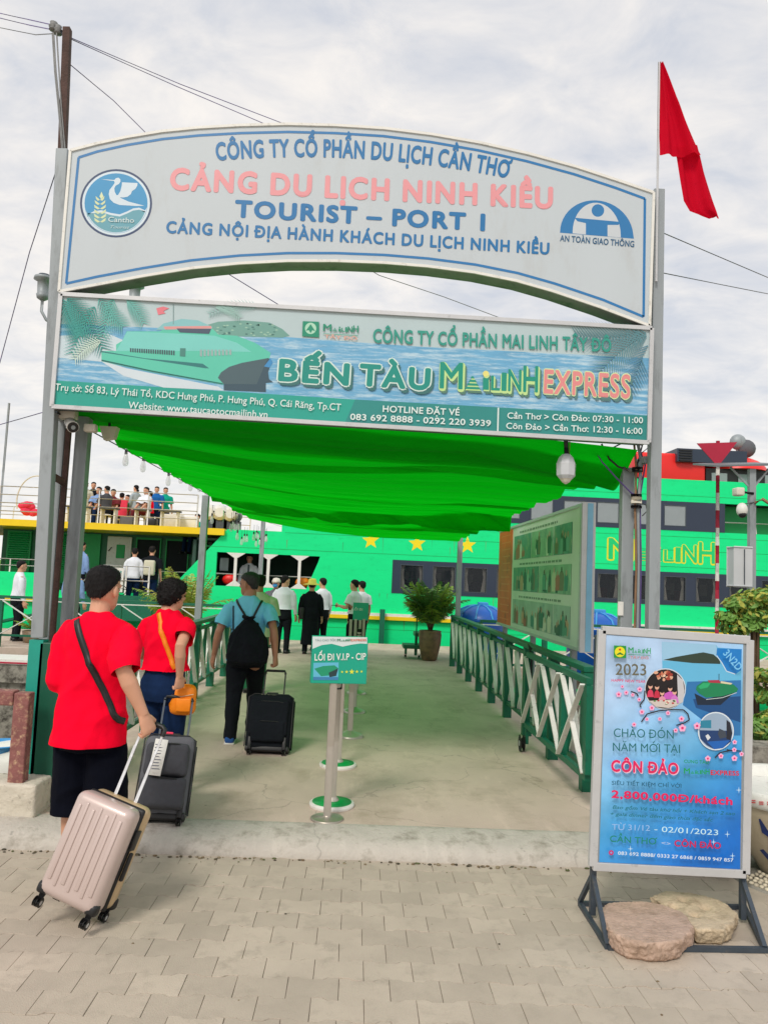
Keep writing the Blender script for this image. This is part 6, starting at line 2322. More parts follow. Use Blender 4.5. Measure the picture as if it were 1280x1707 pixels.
def person(label, loc, yaw, H, top='shirt', tm='whitecloth', bottom='trousers', bmn='blackcloth', hair='hair', skin='skin', head_yaw=0, head_pitch=0,
           rhand=None, lhand=None, grip=(False, False), voxel=.012, fat=1.0, feet=None, group=None, hem=None, sleeve=None, shoe='black', sit=False, long_hair=0, hair_big=1.0, lean=0.0, name='person', elb=.35):
    """rhand / lhand are wrist positions in the world; everything is built in the person's own space, facing +y"""
    root = thing(name, label, 'person', (0, 0, 0), group)
    RT = Matrix.Translation(V(loc)) @ Matrix.Rotation(R(yaw), 4, 'Z')
    inv = RT.inverted()
    h = H
    z_off = 0.0
    legs = {}
    hipz = .515 * h
    if sit:
        z_off = .47 - hipz + .02
        for s_ in (-1, 1):
            legs[s_] = [V((s_ * .05 * h, 0, hipz + z_off)), V((s_ * .07 * h, .24 * h, .48)), V((s_ * .07 * h, .25 * h, .05 * h))]
    else:
        fo = feet or ((-.06 * h, .0), (.06 * h, .0))
        for s_, f_ in ((-1, fo[0]), (1, fo[1])):
            hip, ank = V((s_ * .05 * h, 0, hipz)), V((f_[0], f_[1], .045 * h))
            kn = hip.lerp(ank, .5) + V((s_ * .004 * h, .018 * h + abs(f_[1]) * .25, 0))
            legs[s_] = [hip, kn, ank]
    up = lambda v: V((v[0], v[1] + lean * (v[2] - .5 * h), v[2] + z_off))
    arms = {}
    for s_, hw, gp in ((-1, lhand, grip[0]), (1, rhand, grip[1])):
        S = up((s_ * (.108 * min(1.05, fat)) * h, -.004 * h, .803 * h))
        if hw is None:
            W = up((s_ * .155 * h, .035 * h, .49 * h)) if not sit else V((s_ * .08 * h, .2 * h, .56))
        else:
            W = inv @ V(hw)
        u, f_ = .172 * h, .150 * h
        d = W - S
        L_ = min(d.length, (u + f_) * .995)
        W = S + d.normalized() * L_
        a_ = (u * u - f_ * f_ + L_ * L_) / (2 * L_)
        hgt = math.sqrt(max(0, u * u - a_ * a_))
        hint = V((s_ * elb, -1, -.25))
        dn = d.normalized()
        pr = (hint - dn * hint.dot(dn)).normalized()
        E_ = S + dn * a_ + pr * hgt
        arms[s_] = (S, E_, W, gp)
    # --- one continuous body
    mb = MB()

    def ringz(z, rx, ry, yo=0.0):
        p = up((0, yo * h, z * h))
        return (p, V((rx * h * slim, 0, 0)), V((0, ry * h * slim, 0)))
    slim = .86
    mb.loft([ringz(*q) for q in ((.455, .05, .05), (.48, .082, .066, -.008), (.52, .094 * fat, .072, -.012), (.58, .084 * fat, .062, -.004), (.63, .08 * fat, .06), (.70, .09 * fat, .066), (.76, .098 * fat, .064), (.80, .10, .055, -.004), (.825, .075, .045, -.006), (.84, .045, .038, -.006))], 20)
    slim = 1.0
    nk = .036 * h * (1 + (fat - 1) * 1.6)
    mb.tube([up((0, -.008 * h, .80 * h)), up((0, -.006 * h, .85 * h)), up((0, .004 * h, .895 * h))], [nk * 1.12, nk, nk * .96], 16)
    for s_ in (-1, 1):
        S, E_, W, gp = arms[s_]
        mb.tube([S + V((-s_ * .02 * h, 0, .006 * h)), S, S.lerp(E_, .5), E_, E_.lerp(W, .3), E_.lerp(W, .75), W], [.015 * h, .021 * h, .026 * h, .0235 * h, .0255 * h, .0185 * h, (.016 * h, .016 * h)], 14)
        fd = (W - E_).normalized()
        if gp:
            fd = (fd + V((0, 0, -.2))).normalized()
        side = fd.cross(V((0, 1, 0)))
        side = V((s_, 0, 0)) - fd * fd.x * s_
        side.normalize()
        palm = V((-s_, 0, 0)) * .7 + V((0, 1.0, 0)) * .3
        palm = (palm - fd * palm.dot(fd)).normalized()
        acr = palm.cross(fd).normalized()          # across the knuckles
        fwd = acr if acr.y > 0 else -acr
        mb.loft([(W - fd * .004 * h, fwd * .017 * h, palm * .013 * h), (W + fd * .02 * h, fwd * .024 * h, palm * .013 * h), (W + fd * .045 * h, fwd * .027 * h, palm * .013 * h), (W + fd * .056 * h, fwd * .026 * h, palm * .010 * h)], 12)
        curl = 1.25 if gp else .38
        for k in range(4):
            b0 = W + fd * .052 * h + fwd * ((1.5 - k) * .0142 * h)
            ln = (.040, .045, .042, .033)[k] * h
            pts = [b0 - fd * .012 * h, b0]
            dd, p_, an = fd.copy(), b0.copy(), 0
            for q in range(3):
                an += curl * (.8, 1, .8)[q] * (1 if gp else (.6 + .12 * k))
                dd = (fd * math.cos(an) + palm * math.sin(an)).normalized()
                p_ = p_ + dd * ln * (.42, .32, .26)[q]
                pts.append(p_)
            mb.tube(pts, [.0058 * h, .0056 * h, .0054 * h, .005 * h, .0042 * h], 8)
        t0 = W + fd * .014 * h + fwd * .018 * h
        t1 = t0 + (fwd * .75 + fd * .75 + palm * .3).normalized() * .028 * h
        t2 = t1 + (fd * .8 + palm * (.9 if gp else .3)).normalized() * .024 * h
        mb.tube([t0 - fd * .008 * h - fwd * .01 * h, t0, t1, t2], [.008 * h, .0085 * h, .0068 * h, .005 * h], 8)
        hp_, kn, ak = legs[s_]
        mb.tube([hp_ + V((0, 0, .02 * h)), hp_, hp_.lerp(kn, .5), kn, kn.lerp(ak, .3), kn.lerp(ak, .7), ak, ak - V((0, 0, .025 * h))], [.04 * h, .044 * h, .040 * h, .031 * h, .033 * h, .024 * h, .02 * h, .02 * h], 14)
        mb.rbox((ak.x, ak.y + .035 * h, ak.z - .026 * h), (.05 * h, .14 * h, .034 * h), .014 * h)
    # head in its own frame, turned on the neck
    piv = up((0, .0, .875 * h))
    HM = Matrix.Translation(piv) @ Matrix.Rotation(R(head_yaw), 4, 'Z') @ Matrix.Rotation(R(head_pitch), 4, 'X')
    hh = .132 * h
    zb = -.007 * h

    def hr(t, rx, ry, yo):
        p = HM @ V((0, (yo + .006) * h, zb + t * hh))
        X_ = HM.to_3x3() @ V((1, 0, 0))
        Y_ = HM.to_3x3() @ V((0, 1, 0))
        return (p, X_ * rx * h, Y_ * ry * h)
    mb.loft([hr(*q) for q in ((-.02, .012, .014, .030), (.03, .022, .024, .026), (.12, .032, .036, .018), (.26, .039, .047, .007), (.42, .043, .054, .001), (.55, .0445, .056, -.001), (.70, .0455, .057, -.003), (.83, .041, .051, -.004), (.93, .030, .037, -.005), (.99, .012, .014, -.005))], 20)
    hp3 = lambda x, y, z: HM @ V((x * h, (y + .006) * h, zb + z * hh))
    mb.tube([hp3(0, .052, .56), hp3(0, .060, .40), hp3(0, .058, .34)], [.006 * h, .0095 * h, .007 * h], 8)      # nose
    mb.tube([hp3(-.012, .050, .205), hp3(0, .0545, .21), hp3(.012, .050, .205)], .0048 * h, 8)                    # lips
    mb.tube([hp3(-.028, .048, .60), hp3(0, .056, .585), hp3(.028, .048, .60)], .006 * h, 8)                        # brow
    for s_ in (-1, 1):
        mb.ball(hp3(s_ * .0485, -.002, .44), (.0075 * h, .012 * h, .019 * h), 10, 8)
    remeshed(mb, 'body', M[skin], voxel * .62 if voxel < .009 else voxel, root, smooth=3 if voxel < .009 else 1, factor=.5)
    fine = voxel < .009
    # eyes where a face can be seen
    e_ = MB()
    for s_ in (-1, 1):
        e_.ball(hp3(s_ * .019, .047, .50), .0066 * h, 8, 6)
    e_.build('eye', M['hair'], root)
    # --- hair
    mb = MB()
    hb = hair_big
    rows = ((.27, .022, .013, -.0365), (.36, .033, .022, -.0315), (.46, .0425, .032, -.0255), (.57, .0475, .042, -.019), (.68, .0500, .051, -.011), (.80, .0505, .057, -.006), (.90, .046, .052, -.005), (.98, .036, .041, -.005), (1.06, .014, .017, -.005))
    if hair_big > 1.15:
        rows = ((.10, .034, .028, -.034), (.22, .050, .042, -.026), (.36, .060, .052, -.020), (.50, .0655, .056, -.018), (.65, .068, .062, -.013), (.78, .066, .064, -.008), (.90, .056, .058, -.006), (1.0, .040, .044, -.006), (1.07, .016, .018, -.006))
    mb.loft([hr(*q) for q in rows], 22)
    if long_hair:
        p0 = hp3(0, -.045, .55)
        mb.tube([p0, p0 + V((0, -.012 * h, -.05 * h)), p0 + V((0, -.01 * h, -long_hair * h))], [.022 * h, .03 * h, .016 * h], 10)
    am = .004 if not fine else .0035
    if hair_big > 1.15:
        am = .010
    hr_o = remeshed(mb, 'hair', M[hair], .006 if fine else .011, root, 1, lambda co, nn: am * noise.noise(co * 38) + (am * .8) * noise.noise(co * 95))
    if fine:
        bvh_pts = hr_o.data.vertices
        hs = MB()
        r_ = random.Random(int(H * 1000))
        crown = hp3(0, -.02, 1.0)
        for k in range(2600 if hair_big < 1.15 else 2200):
            v = bvh_pts[r_.randrange(len(bvh_pts))]
            p, nn = v.co, v.normal
            away = (p - crown)
            tg = (away - nn * away.dot(nn))
            tg = tg.normalized() if tg.length > 1e-4 else V((0, -1, 0))
            if hair_big > 1.15:
                dr = (nn * .8 + V((r_.uniform(-.6, .6), r_.uniform(-.6, .6), r_.uniform(-.7, .4)))).normalized()
                ln = r_.uniform(.012, .026)
            else:
                dr = (nn * .45 + tg * .8 + V((r_.uniform(-.3, .3), r_.uniform(-.3, .3), r_.uniform(-.3, .1)))).normalized()
                ln = r_.uniform(.010, .020)
            sd_ = dr.cross(nn)
            sd_ = sd_.normalized() * .0014 if sd_.length > .01 else V((.0014, 0, 0))
            hs.add([p - sd_ - nn * .002, p + sd_ - nn * .002, p + dr * ln], [(0, 1, 2)])
        hs.build('hair_strands', M[hair], root, kind='stuff')
    # --- clothes
    wr = (lambda amp: (lambda co, nn: amp * (noise.noise(V((co.x * 7, co.y * 7, co.z * 4.2 + co.x * 5))) + .5 * noise.noise(co * 17)) + (amp * .9) * abs(noise.noise(V((co.x * 9 + co.z * 5, co.y * 9, co.z * 3)))) + amp * 1.1 * max(0, 1 - 5 * abs(noise.noise(V((co.x * 3.2 + co.z * 2.4, co.y * 3.2, co.z * 1.6 - co.x * 3 + amp * 90))))))) if fine else (lambda amp: (lambda co, nn: amp * .7 * noise.noise(co * 9)))
    mb = MB()
    hz_ = hem or {'shirt': .50, 'tee': .47, 'polo': .47, 'dress': .12}[top]
    wide = {'shirt': 1.0, 'tee': 1.13, 'polo': 1.0, 'dress': 1.0}[top] * fat
    rows = []
    if top == 'dress':
        rows += [(hz_, .125, .11), (.30, .115, .10), (.45, .108, .085)]
    else:
        rows += [(hz_, .107 * wide, .094 * wide, -.010), (hz_ + .012, .107 * wide, .094 * wide, -.010)]
    rows += [(.56, .102 * wide, .084 * wide, -.009), (.63, .096 * wide, .074 * wide, -.003), (.70, .102 * wide, .077 * wide), (.76, .106 * wide, .074 * wide), (.79, .110, .066, -.004), (.812, .102, .057, -.006), (.830, .080, .050, -.008), (.845, .055, .046, -.006), (.858, .044 * (1 + (fat - 1)), .042 * (1 + (fat - 1)), -.004)]
    if top == 'dress':
        rows = [q for q in rows if True]
    if sit:
        rows = [q for q in rows if q[0] >= .50]
    rows = [q if len(q) == 4 else (*q, 0.0) for q in rows]
    mb.loft([ringz(*q) for q in rows], 24)
    slv = sleeve if sleeve is not None else {'shirt': 1.9, 'tee': .95, 'polo': .75, 'dress': 1.85}[top]
    rs0 = {'tee': .046, 'polo': .038, 'shirt': .034, 'dress': .035}[top] * h * (1.0 if fine else 1.14)
    cuffs = []
    for s_ in (-1, 1):
        S, E_, W, gp = arms[s_]
        pts = [S + V((-s_ * .060 * h, 0, .004 * h)), S + V((-s_ * .018 * h, 0, -.006 * h))]
        rr_ = [.020 * h, .034 * h]
        us_ = sorted(set([slv * k / 6 for k in range(1, 7)] + ([1.0, 1.06] if slv > 1.12 else [])))
        n_ = len(us_)
        for k, u in enumerate(us_, 1):
            pts.append(S.lerp(E_, u) if u <= 1 else E_.lerp(W, u - 1))
            rr_.append(rs0 * ((.84 + .16 * min(1, k / 2.5)) if fine else 1.0) * (1 + (.16 if slv < 1 else 0) * k / n_) * (1 if u < .8 else max(.66, 1 - .34 * (u - .8)) if slv > 1 else 1))
        mb.tube(pts, rr_, 14)
        cuffs.append((pts[-1].copy(), (pts[-1] - pts[-2]).normalized(), rr_[-1]))
    tobj = remeshed(mb, {'shirt': 'shirt', 'tee': 'tshirt', 'polo': 'polo_shirt', 'dress': 'dress'}[top], M[tm], voxel, root, 9 if fine else 2, wr(.012 if fine else .007))
    open_ends(tobj, cuffs + [(up((0, 0, hz_ * h)), V((0, 0, -1)), (.128 if top != 'dress' else .2) * h)])
    if bottom:
        mb = MB()
        wd = 1.0 * fat
        if not sit:
            mb.loft([ringz(*q) for q in ((.44, .09 * wd, .074, -.008), (.48, .1 * wd, .08, -.012), (.52, .1 * wd, .079, -.012), (.57, .092 * wd, .07, -.006), (.60, .086 * wd, .066, -.004))], 20)
        else:
            mb.loft([ringz(*q) for q in ((.47, .09 * wd, .09, 0), (.52, .1 * wd, .085, -.01), (.57, .09 * wd, .07, -.006))], 20)
        for s_ in (-1, 1):
            hp_, kn, ak = legs[s_]
            if bottom == 'shorts':
                en = kn.lerp(ak, .22)
                mb.tube([hp_ + V((0, 0, .02 * h)), hp_.lerp(kn, .4), kn, en], [.058 * h, .066 * h * fat, .069 * h * fat, .071 * h * fat], 16)
            elif bottom == 'skirt':
                pass
            else:
                mb.tube([hp_ + V((0, 0, .02 * h)), hp_.lerp(kn, .4), kn, kn.lerp(ak, .5), ak + V((0, 0, .0)), ak - V((0, 0, .018 * h))], [.056 * h, .058 * h * fat, .044 * h, .039 * h, .037 * h, .038 * h], 14)
        bo_ = remeshed(mb, bottom, M[bmn], voxel, root, 3 if fine else 1, wr(.007 if fine else .005))
        if bottom == 'shorts':
            open_ends(bo_, [(legs[q_][1].lerp(legs[q_][2], .22), V((0, 0, -1)), .2 * h) for q_ in (-1,)])
    for s_ in (-1, 1):
        ak = legs[s_][2]
        mb = MB().rbox((ak.x, ak.y + .037 * h, ak.z - .020 * h), (.056 * h, .158 * h, .040 * h), .017 * h, seg=3)
        sh_ = mb.build('shoe', M[shoe], root)
        MB().rbox((ak.x, ak.y + .037 * h, ak.z - .0405 * h), (.060 * h, .164 * h, .009 * h), .003 * h, seg=1).build('sole', M['white'] if shoe == 'bluesh' else M['black'], sh_)
    root.matrix_world = RT
    root.location = RT.to_translation()
    root.rotation_euler = (0, 0, R(yaw))
    root['_h'] = H
    del root['_h']
    return root, RT, tobj, HM, arms


def ribbon(bvh, pts, width, thick, off=.004, dirv=V((0, 1, 0)), back=.6):
    """a strap lying on a garment: points (x, z) shot onto the surface from behind"""
    hits = []
    for x, z in pts:
        o_ = V((x, 0, z)) - dirv * back
        loc_, nn, i_, d_ = bvh.ray_cast(o_, dirv)
        if loc_ is not None:
            hits.append((loc_ + nn * off, nn))
    mb = MB()
    vv_ = []
    for i, (p, nn) in enumerate(hits):
        t_ = (hits[min(i + 1, len(hits) - 1)][0] - hits[max(i - 1, 0)][0]).normalized()
        sd_ = t_.cross(nn).normalized() * width / 2
        vv_ += [p - sd_, p + sd_, p + sd_ + nn * thick, p - sd_ + nn * thick]
    ff_ = []
    for i in range(len(hits) - 1):
        for k in range(4):
            ff_.append((i * 4 + k, i * 4 + (k + 1) % 4, (i + 1) * 4 + (k + 1) % 4, (i + 1) * 4 + k))
    mb.add(vv_, ff_, True)
    return mb, hits


def bvh_of(o):
    me = o.data
    return BVHTree.FromPolygons([v.co for v in me.vertices], [tuple(p.vertices) for p in me.polygons])


def strap_line(p0, p1, n=24, bow=0.0):
    return [(p0[0] + (p1[0] - p0[0]) * i / n, p0[1] + (p1[1] - p0[1]) * i / n - bow * math.sin(math.pi * i / n)) for i in range(n + 1)]


# ---- the man in the long red T-shirt
mY = 4.45
mx = P(161, 1100, mY).x
Hm = P(166, 946, mY).z - PVZ
hand_m = P(240, 1192, 4.22)
pm_, RTm, shirt, HMm, armm = person('man in an oversized red T-shirt and navy shorts seen from behind, pulling the champagne suitcase', (mx, mY, PVZ), -6, Hm, 'tee', 'tshirt', 'shorts', 'shorts', 'hair', 'skin',
                             head_yaw=-14, head_pitch=-4, rhand=hand_m, lhand=(mx - .13, mY + .26, PVZ + .60 * Hm), grip=(False, True), voxel=.0085, fat=.92, elb=.12, feet=((-.09, .04), (.10, -.02)), hem=.452, sleeve=1.10)
bv = bvh_of(shirt)
rb_, hits = ribbon(bv, strap_line((-.085, .835 * Hm), (.205, .52 * Hm), 30), .036, .004)
rb_.build('bag_strap', M['black'], pm_)
rb2, hits2 = ribbon(bv, strap_line((.20, .545 * Hm), (.222, .50 * Hm), 4), .03, .002)
hp3 = lambda x, y, z: HMm @ V((x * Hm, (y + .006) * Hm, -.007 * Hm + z * .132 * Hm))
g_ = MB().tube([hp3(.049, -.002, .52), hp3(.048, .03, .53), hp3(.044, .052, .52)], .0022, 6)
g_.tube([hp3(-.049, -.002, .52), hp3(-.048, .03, .53), hp3(-.044, .052, .52)], .0022, 6)
for s_ in (-1, 1):
    g_.tube([hp3(s_ * (.022 + .018 * math.cos(R(t))), .062, .50 + .12 * math.sin(R(t))) for t in range(0, 361, 30)], .0022, 6)
g_.build('glasses', M['black'], pm_)

# ---- the woman in red
wY = 6.0
wx = P(278, 1100, wY).x
Hw = P(280, 967, wY).z
hand_w = P(300, 1128, 5.78)
pw_, RTw, shw, HMw, armw = person('woman with bushy black hair in a red T-shirt and jeans, wearing an orange shoulder bag', (wx, wY, 0), -20, Hw, 'polo', 'tshirt', 'trousers', 'jeans', 'hair', 'skin', head_yaw=-28, head_pitch=-6,
                            rhand=hand_w, lhand=(wx - .10, wY + .30, .62 * Hw), grip=(False, True), voxel=.0085, fat=1.08, hem=.575, sleeve=.72, hair_big=1.2, feet=((-.09, .10), (.09, -.05)))
rb_, hits = ribbon(bvh_of(shw), strap_line((-.03, .845 * Hw), (.145, .60 * Hw), 24), .034, .004)
rb_.build('bag_strap', M['orange'], pw_)
bq = P(305, 1166, 5.92)
t = thing('handbag', "round orange leather shoulder bag hanging at the woman's right hip", 'bag', bq)
e2 = MB().rbox(bq, (.20, .12, .23), .055, seg=4)
e2.build('pouch', M['orange'], t)
MB().tube([bq + V((-.09, -.062, .05)), bq + V((0, -.066, .03)), bq + V((.09, -.062, .05))], .004, 6).build('zip', M['gold'], t)
MB().rbox(bq + V((.02, -.066, -.03)), (.11, .02, .10), .009, seg=2).build('outer_pocket', M['orange'], t)
MB().tube([bq + V((-.07, 0, .11)), bq + V((-.08, 0, .2)), bq + V((-.05, 0, .34))], .008, 6).build('strap_end', M['orange'], t)

# ---- the man in the blue polo shirt
bY = 8.02
bx0 = P(411, 1100, bY).x
Hb = P(411, 955, bY).z
hand_b = P(459, 1094, 7.85)
hand_bl = P(357, 1092, 8.0)
pb_, RTb, shb, HMb, armb = person('grey-haired man in a light blue polo shirt with a black drawstring backpack, glancing left', (bx0, bY, 0), 3, Hb, 'polo', 'polo', 'trousers', 'blackcloth', 'hairgrey', 'skin2', head_yaw=64, head_pitch=-3,
                             rhand=hand_b, lhand=hand_bl, grip=(False, True), voxel=.0085, fat=1.06, hem=.47, sleeve=.80, feet=((-.11, -.10), (.07, .30)), shoe='bluesh')
pk_ = thing('drawstring_backpack', "black drawstring backpack on the back of the man in the blue polo", 'backpack', (0, 0, 0))
mb = MB()
rg = []
for z, rx, ry in ((.47, .085, .035), (.485, .100, .058), (.54, .105, .07), (.62, .094, .065), (.68, .066, .05), (.715, .034, .03), (.73, .02, .018), (.745, .034, .03)):
    rg.append((V((.012 * Hb, -.13 * Hb - .0, z * Hb)), V((rx * 1.12 * Hb, 0, 0)), V((0, ry * 1.08 * Hb, 0))))
mb.loft(rg, 24)
remeshed(mb, 'sack', M['blackcloth'], .009, pk_, 2, lambda co, nn: .014 * noise.noise(V((co.x * 16, co.y * 16, co.z * 6))) + .012 * max(0, 1 - 5 * abs(noise.noise(V((co.x * 9, co.y * 9, co.z * 4))))) + .004 * noise.noise(co * 40))
bvb = bvh_of(shb)
for s_ in (-1, 1):
    rb_, _ = ribbon(bvb, strap_line((s_ * .075 * Hb, .835 * Hb), (.012 * Hb + s_ * .015, .72 * Hb), 14), .022, .006)
    rb_.build('shoulder_cord', M['black'], pk_)
rb_, _ = ribbon(bvb, strap_line((-.09 * Hb, .80 * Hb), (-.07 * Hb, .52 * Hb), 16), .014, .006)
rb_.build('side_cord', M['black'], pk_)
pk_.location = RTb.to_translation()
pk_.rotation_euler = (0, 0, R(3))

# ---- people farther along the walkway
ppl = (
    dict(label='man in a pale beige T-shirt half hidden behind the man in blue', px=434, top_=959, Y=11.3, yaw=12, top='tee', tm='beige', bmn='shipdark', bottom='trousers', hair='hair', skin='skin2', head_yaw=30),
    dict(label='person in a pale cap and blue face mask facing the camera', px=461, top_=965, Y=18.2, yaw=170, top='tee', tm='greyfab', bmn='greyfab2', bottom='shorts', hair='hair', skin='skin', cap=1),
    dict(label='man in a long sleeved white shirt and black trousers with his back turned', px=476, top_=960, Y=17.05, yaw=-12, top='shirt', tm='whitecloth', bmn='blackcloth', head_yaw=-40, fat=1.12, hem=.56),
    dict(label='woman in a long black dress and a yellow straw hat, seen from behind', px=521, top_=968, Y=17.15, yaw=5, top='dress', tm='blackcloth', bmn='blackcloth', hat=1, fat=1.05),
    dict(label='man in a white shirt mostly hidden by the woman in the yellow hat', px=539, top_=964, Y=18.0, yaw=40, top='shirt', tm='whitecloth', bmn='blackcloth', hem=.56),
    dict(label='man in white holding out a phone, left one of the pair', px=592, top_=967, Y=16.6, yaw=62, top='polo', tm='whitecloth', bmn='blackcloth', phone=1, hem=.56),
    dict(label='man in a short sleeved white uniform shirt, right one of the pair', px=604, top_=969, Y=17.4, yaw=38, top='polo', tm='whitecloth', bmn='blackcloth', hem=.56),
    dict(label='man in a white shirt and black trousers behind the left landing railing', px=37, top_=931, Y=17.4, yaw=-55, top='shirt', tm='whitecloth', bmn='blackcloth', hem=.54),
    dict(label='person in pale blue with bowed head beside the third grey gate post', px=126, top_=940, Y=17.9, yaw=-20, top='shirt', tm='palecloth', bmn='blackcloth'),
)
for q in ppl:
    Y_ = q['Y']
    w_ = P(q['px'], q['top_'], Y_)
    kw2 = {k: v for k, v in q.items() if k in ('top', 'tm', 'bmn', 'bottom', 'hair', 'skin', 'head_yaw', 'fat', 'hem')}
    if q.get('phone'):
        kw2['lhand'] = (w_.x - .33, Y_ - .05, 1.10)
        kw2['grip'] = (True, False)
    o_, RT, sh_, HM_, ar = person(q['label'], (w_.x, Y_, 0), q['yaw'], min(w_.z, 1.76), voxel=.013, **kw2)
    Hq = min(w_.z, 1.76)
    if q.get('hat'):
        MB().lathe([(.02, .105), (.07, .10), (.088, .06), (.095, .0), (.21, -.03), (.212, -.036), (.09, -.012)], (0, 0, Hq * .965), 26).build('straw_hat', M['straw'], o_)
        MB().rbox((-.20, -.02, .55 * Hq), (.12, .2, .26), .04).build('shoulder_bag', M['black'], o_)
    if q.get('cap'):
        MB().lathe([(.01, .10), (.07, .085), (.10, .03), (.104, -.01), (.09, -.012)], (0, -.005, Hq * .955), 20).bx(-.06, .06, .09, .17, Hq * .948, Hq * .955).build('cap', M['cream'], o_)
        MB().ball((0, .085, Hq * .905), (.06, .035, .05), 12, 8).build('face_mask', M['blue2'], o_)
    if q.get('phone'):
        W_ = ar[-1][2]
        MB().rbox(W_ + V((0, .09, .0)), (.07, .14, .012), .004, seg=1).build('phone', M['black'], o_)

# ---- people on the ferry
fer = (
    dict(label='man in a blue jumper and dark trousers at the head of the gangway', px=139, top_=889, Y=21.4, z=.58, yaw=-30, top='shirt', tm='palecloth', bmn='blackcloth'),
    dict(label='person in a white shirt and dark jeans boarding over the gangway', px=226, top_=914, Y=21.5, z=.58, yaw=10, top='shirt', tm='whitecloth', bmn='jeans'),
    dict(label='person in black with a pale backpack boarding just behind the white shirt', px=255, top_=911, Y=21.6, z=.58, yaw=0, top='tee', tm='blackcloth', bmn='jeans', pack=1),
    dict(label='crewman in a white shirt and dark tie standing in the big side opening', px=417, top_=924, Y=22.9, z=.48, yaw=180, top='shirt', tm='whitecloth', bmn='blackcloth', tie=1),
    dict(label='person in black at the far left of the upper deck group', px=157, top_=804, Y=25.6, z=2.93, yaw=200, top='tee', tm='blackcloth', bmn='blackcloth', stand=1),
    dict(label='person in a pale blue shirt left of the maroon one on deck', px=166, top_=815, Y=24.4, z=2.93, yaw=170, top='tee', tm='palecloth', bmn='jeans', sit=1),
    dict(label='person in maroon seated at a table on the upper deck', px=190, top_=817, Y=24.9, z=2.93, yaw=190, top='tee', tm='maroon', bmn='blackcloth', sit=1),
    dict(label='standing woman in pale grey with a dark pony tail on the upper deck', px=228, top_=809, Y=26.4, z=2.93, yaw=60, top='shirt', tm='greycloth', bmn='greycloth', long_hair=.10),
    dict(label='person in a white shirt bent low over a seat on the upper deck', px=243, top_=842, Y=23.8, z=2.93, yaw=150, top='tee', tm='whitecloth', bmn='maroon', sit=1),
    dict(label='person in a strong blue shirt at the upper deck rail', px=262, top_=818, Y=25.6, z=2.93, yaw=185, top='tee', tm='bluecloth', bmn='jeans'),
    dict(label='long haired person in a teal shirt next to the one in strong blue', px=277, top_=813, Y=26.2, z=2.93, yaw=200, top='tee', tm='tealcloth', bmn='jeans', long_hair=.10),
    dict(label='person in a dark green top facing the river behind the deck tables', px=204, top_=826, Y=26.0, z=2.93, yaw=10, top='tee', tm='shipdark', bmn='blackcloth', sit=1),
    dict(label='person in a pink top seated behind the faded red banner', px=214, top_=828, Y=26.6, z=2.93, yaw=140, top='tee', tm='pink', bmn='jeans', sit=1),
    dict(label='person in dark grey crouching low beside the maroon shirt', px=178, top_=834, Y=24.0, z=2.93, yaw=60, top='tee', tm='greyfab2', bmn='blackcloth', sit=1),
    dict(label='person in a cream shirt half hidden by the grey gate posts on the upper deck', px=143, top_=822, Y=25.2, z=2.93, yaw=220, top='tee', tm='beige', bmn='blackcloth'),
    dict(label='child in a red top between the deck tables and the pony tailed woman', px=250, top_=834, Y=25.0, z=2.93, yaw=90, top='tee', tm='tshirt', bmn='blackcloth', sit=1),
    dict(label='small person in teal near the right end of the upper deck rail', px=330, top_=857, Y=24.2, z=2.6, yaw=150, top='tee', tm='tealcloth', bmn='jeans', sit=1),
)
for q in fer:
    w_ = P(q['px'], q['top_'], q['Y'])
    Hq = w_.z - q['z']
    st_ = bool(q.get('sit'))
    z_ = q['z']
    if st_:
        Hq = 1.62
        z_ = w_.z - (1.62 + .47 - .515 * 1.62 + .02)
        z_ = max(z_, 2.93) if q['z'] > 2.7 else z_
    else:
        Hq = min(max(Hq, 1.5), 1.78)
    kw2 = {k: v for k, v in q.items() if k in ('top', 'tm', 'bmn', 'long_hair')}
    o_, RT, sh_, HM_, ar = person(q['label'], (w_.x, q['Y'], z_), q['yaw'], Hq, voxel=.02, sit=st_, group='people on the ferry', **kw2)
    if q.get('pack'):
        MB().rbox((0, -.19, .66 * Hq), (.30, .16, .42), .05).build('backpack', M['beige'], o_)
    if q.get('tie'):
        MB().beam((0, .145, .83 * Hq), (0, .155, .60 * Hq), .05, .01, (0, 1, 0)).build('tie', M['navy'], o_)
    if st_ and q['z'] > 2.7:
        s2 = thing('deck_stool', 'white deck stool under ' + q['label'].split(' on the upper')[0].split(' left of')[0].split(' bent')[0].split(' seated')[0].split(' near')[0].split(' facing')[0].split(' between')[0].split(' behind')[0].split(' crouching')[0].replace('person', 'the person'), 'stool', (w_.x, q['Y'], z_), 'stools on the upper deck')
        MB().lathe([(.0, .36), (.16, .36), (.17, .38), (.16, .40), (.0, .40)], (w_.x, q['Y'], z_), 18).build('seat', M['white'], s2)
        MB().lathe([(.14, 0), (.14, .01), (.03, .02), (.03, .36)], (w_.x, q['Y'], z_), 14).build('stem', M['white'], s2)

# ================================================================== luggage


def basis(o_, origin, zax, yhint):
    zax = zax.normalized()
    xa = (-yhint).cross(zax) * -1
    ya = yhint - zax * yhint.dot(zax)
    ya.normalize()
    xa = ya.cross(zax).normalized()
    Mx = Matrix((xa, ya, zax)).transposed().to_4x4()
    Mx.translation = origin
    o_.matrix_world = Mx
    o_.location = origin
    o_.rotation_euler = Mx.to_euler()
    return Mx


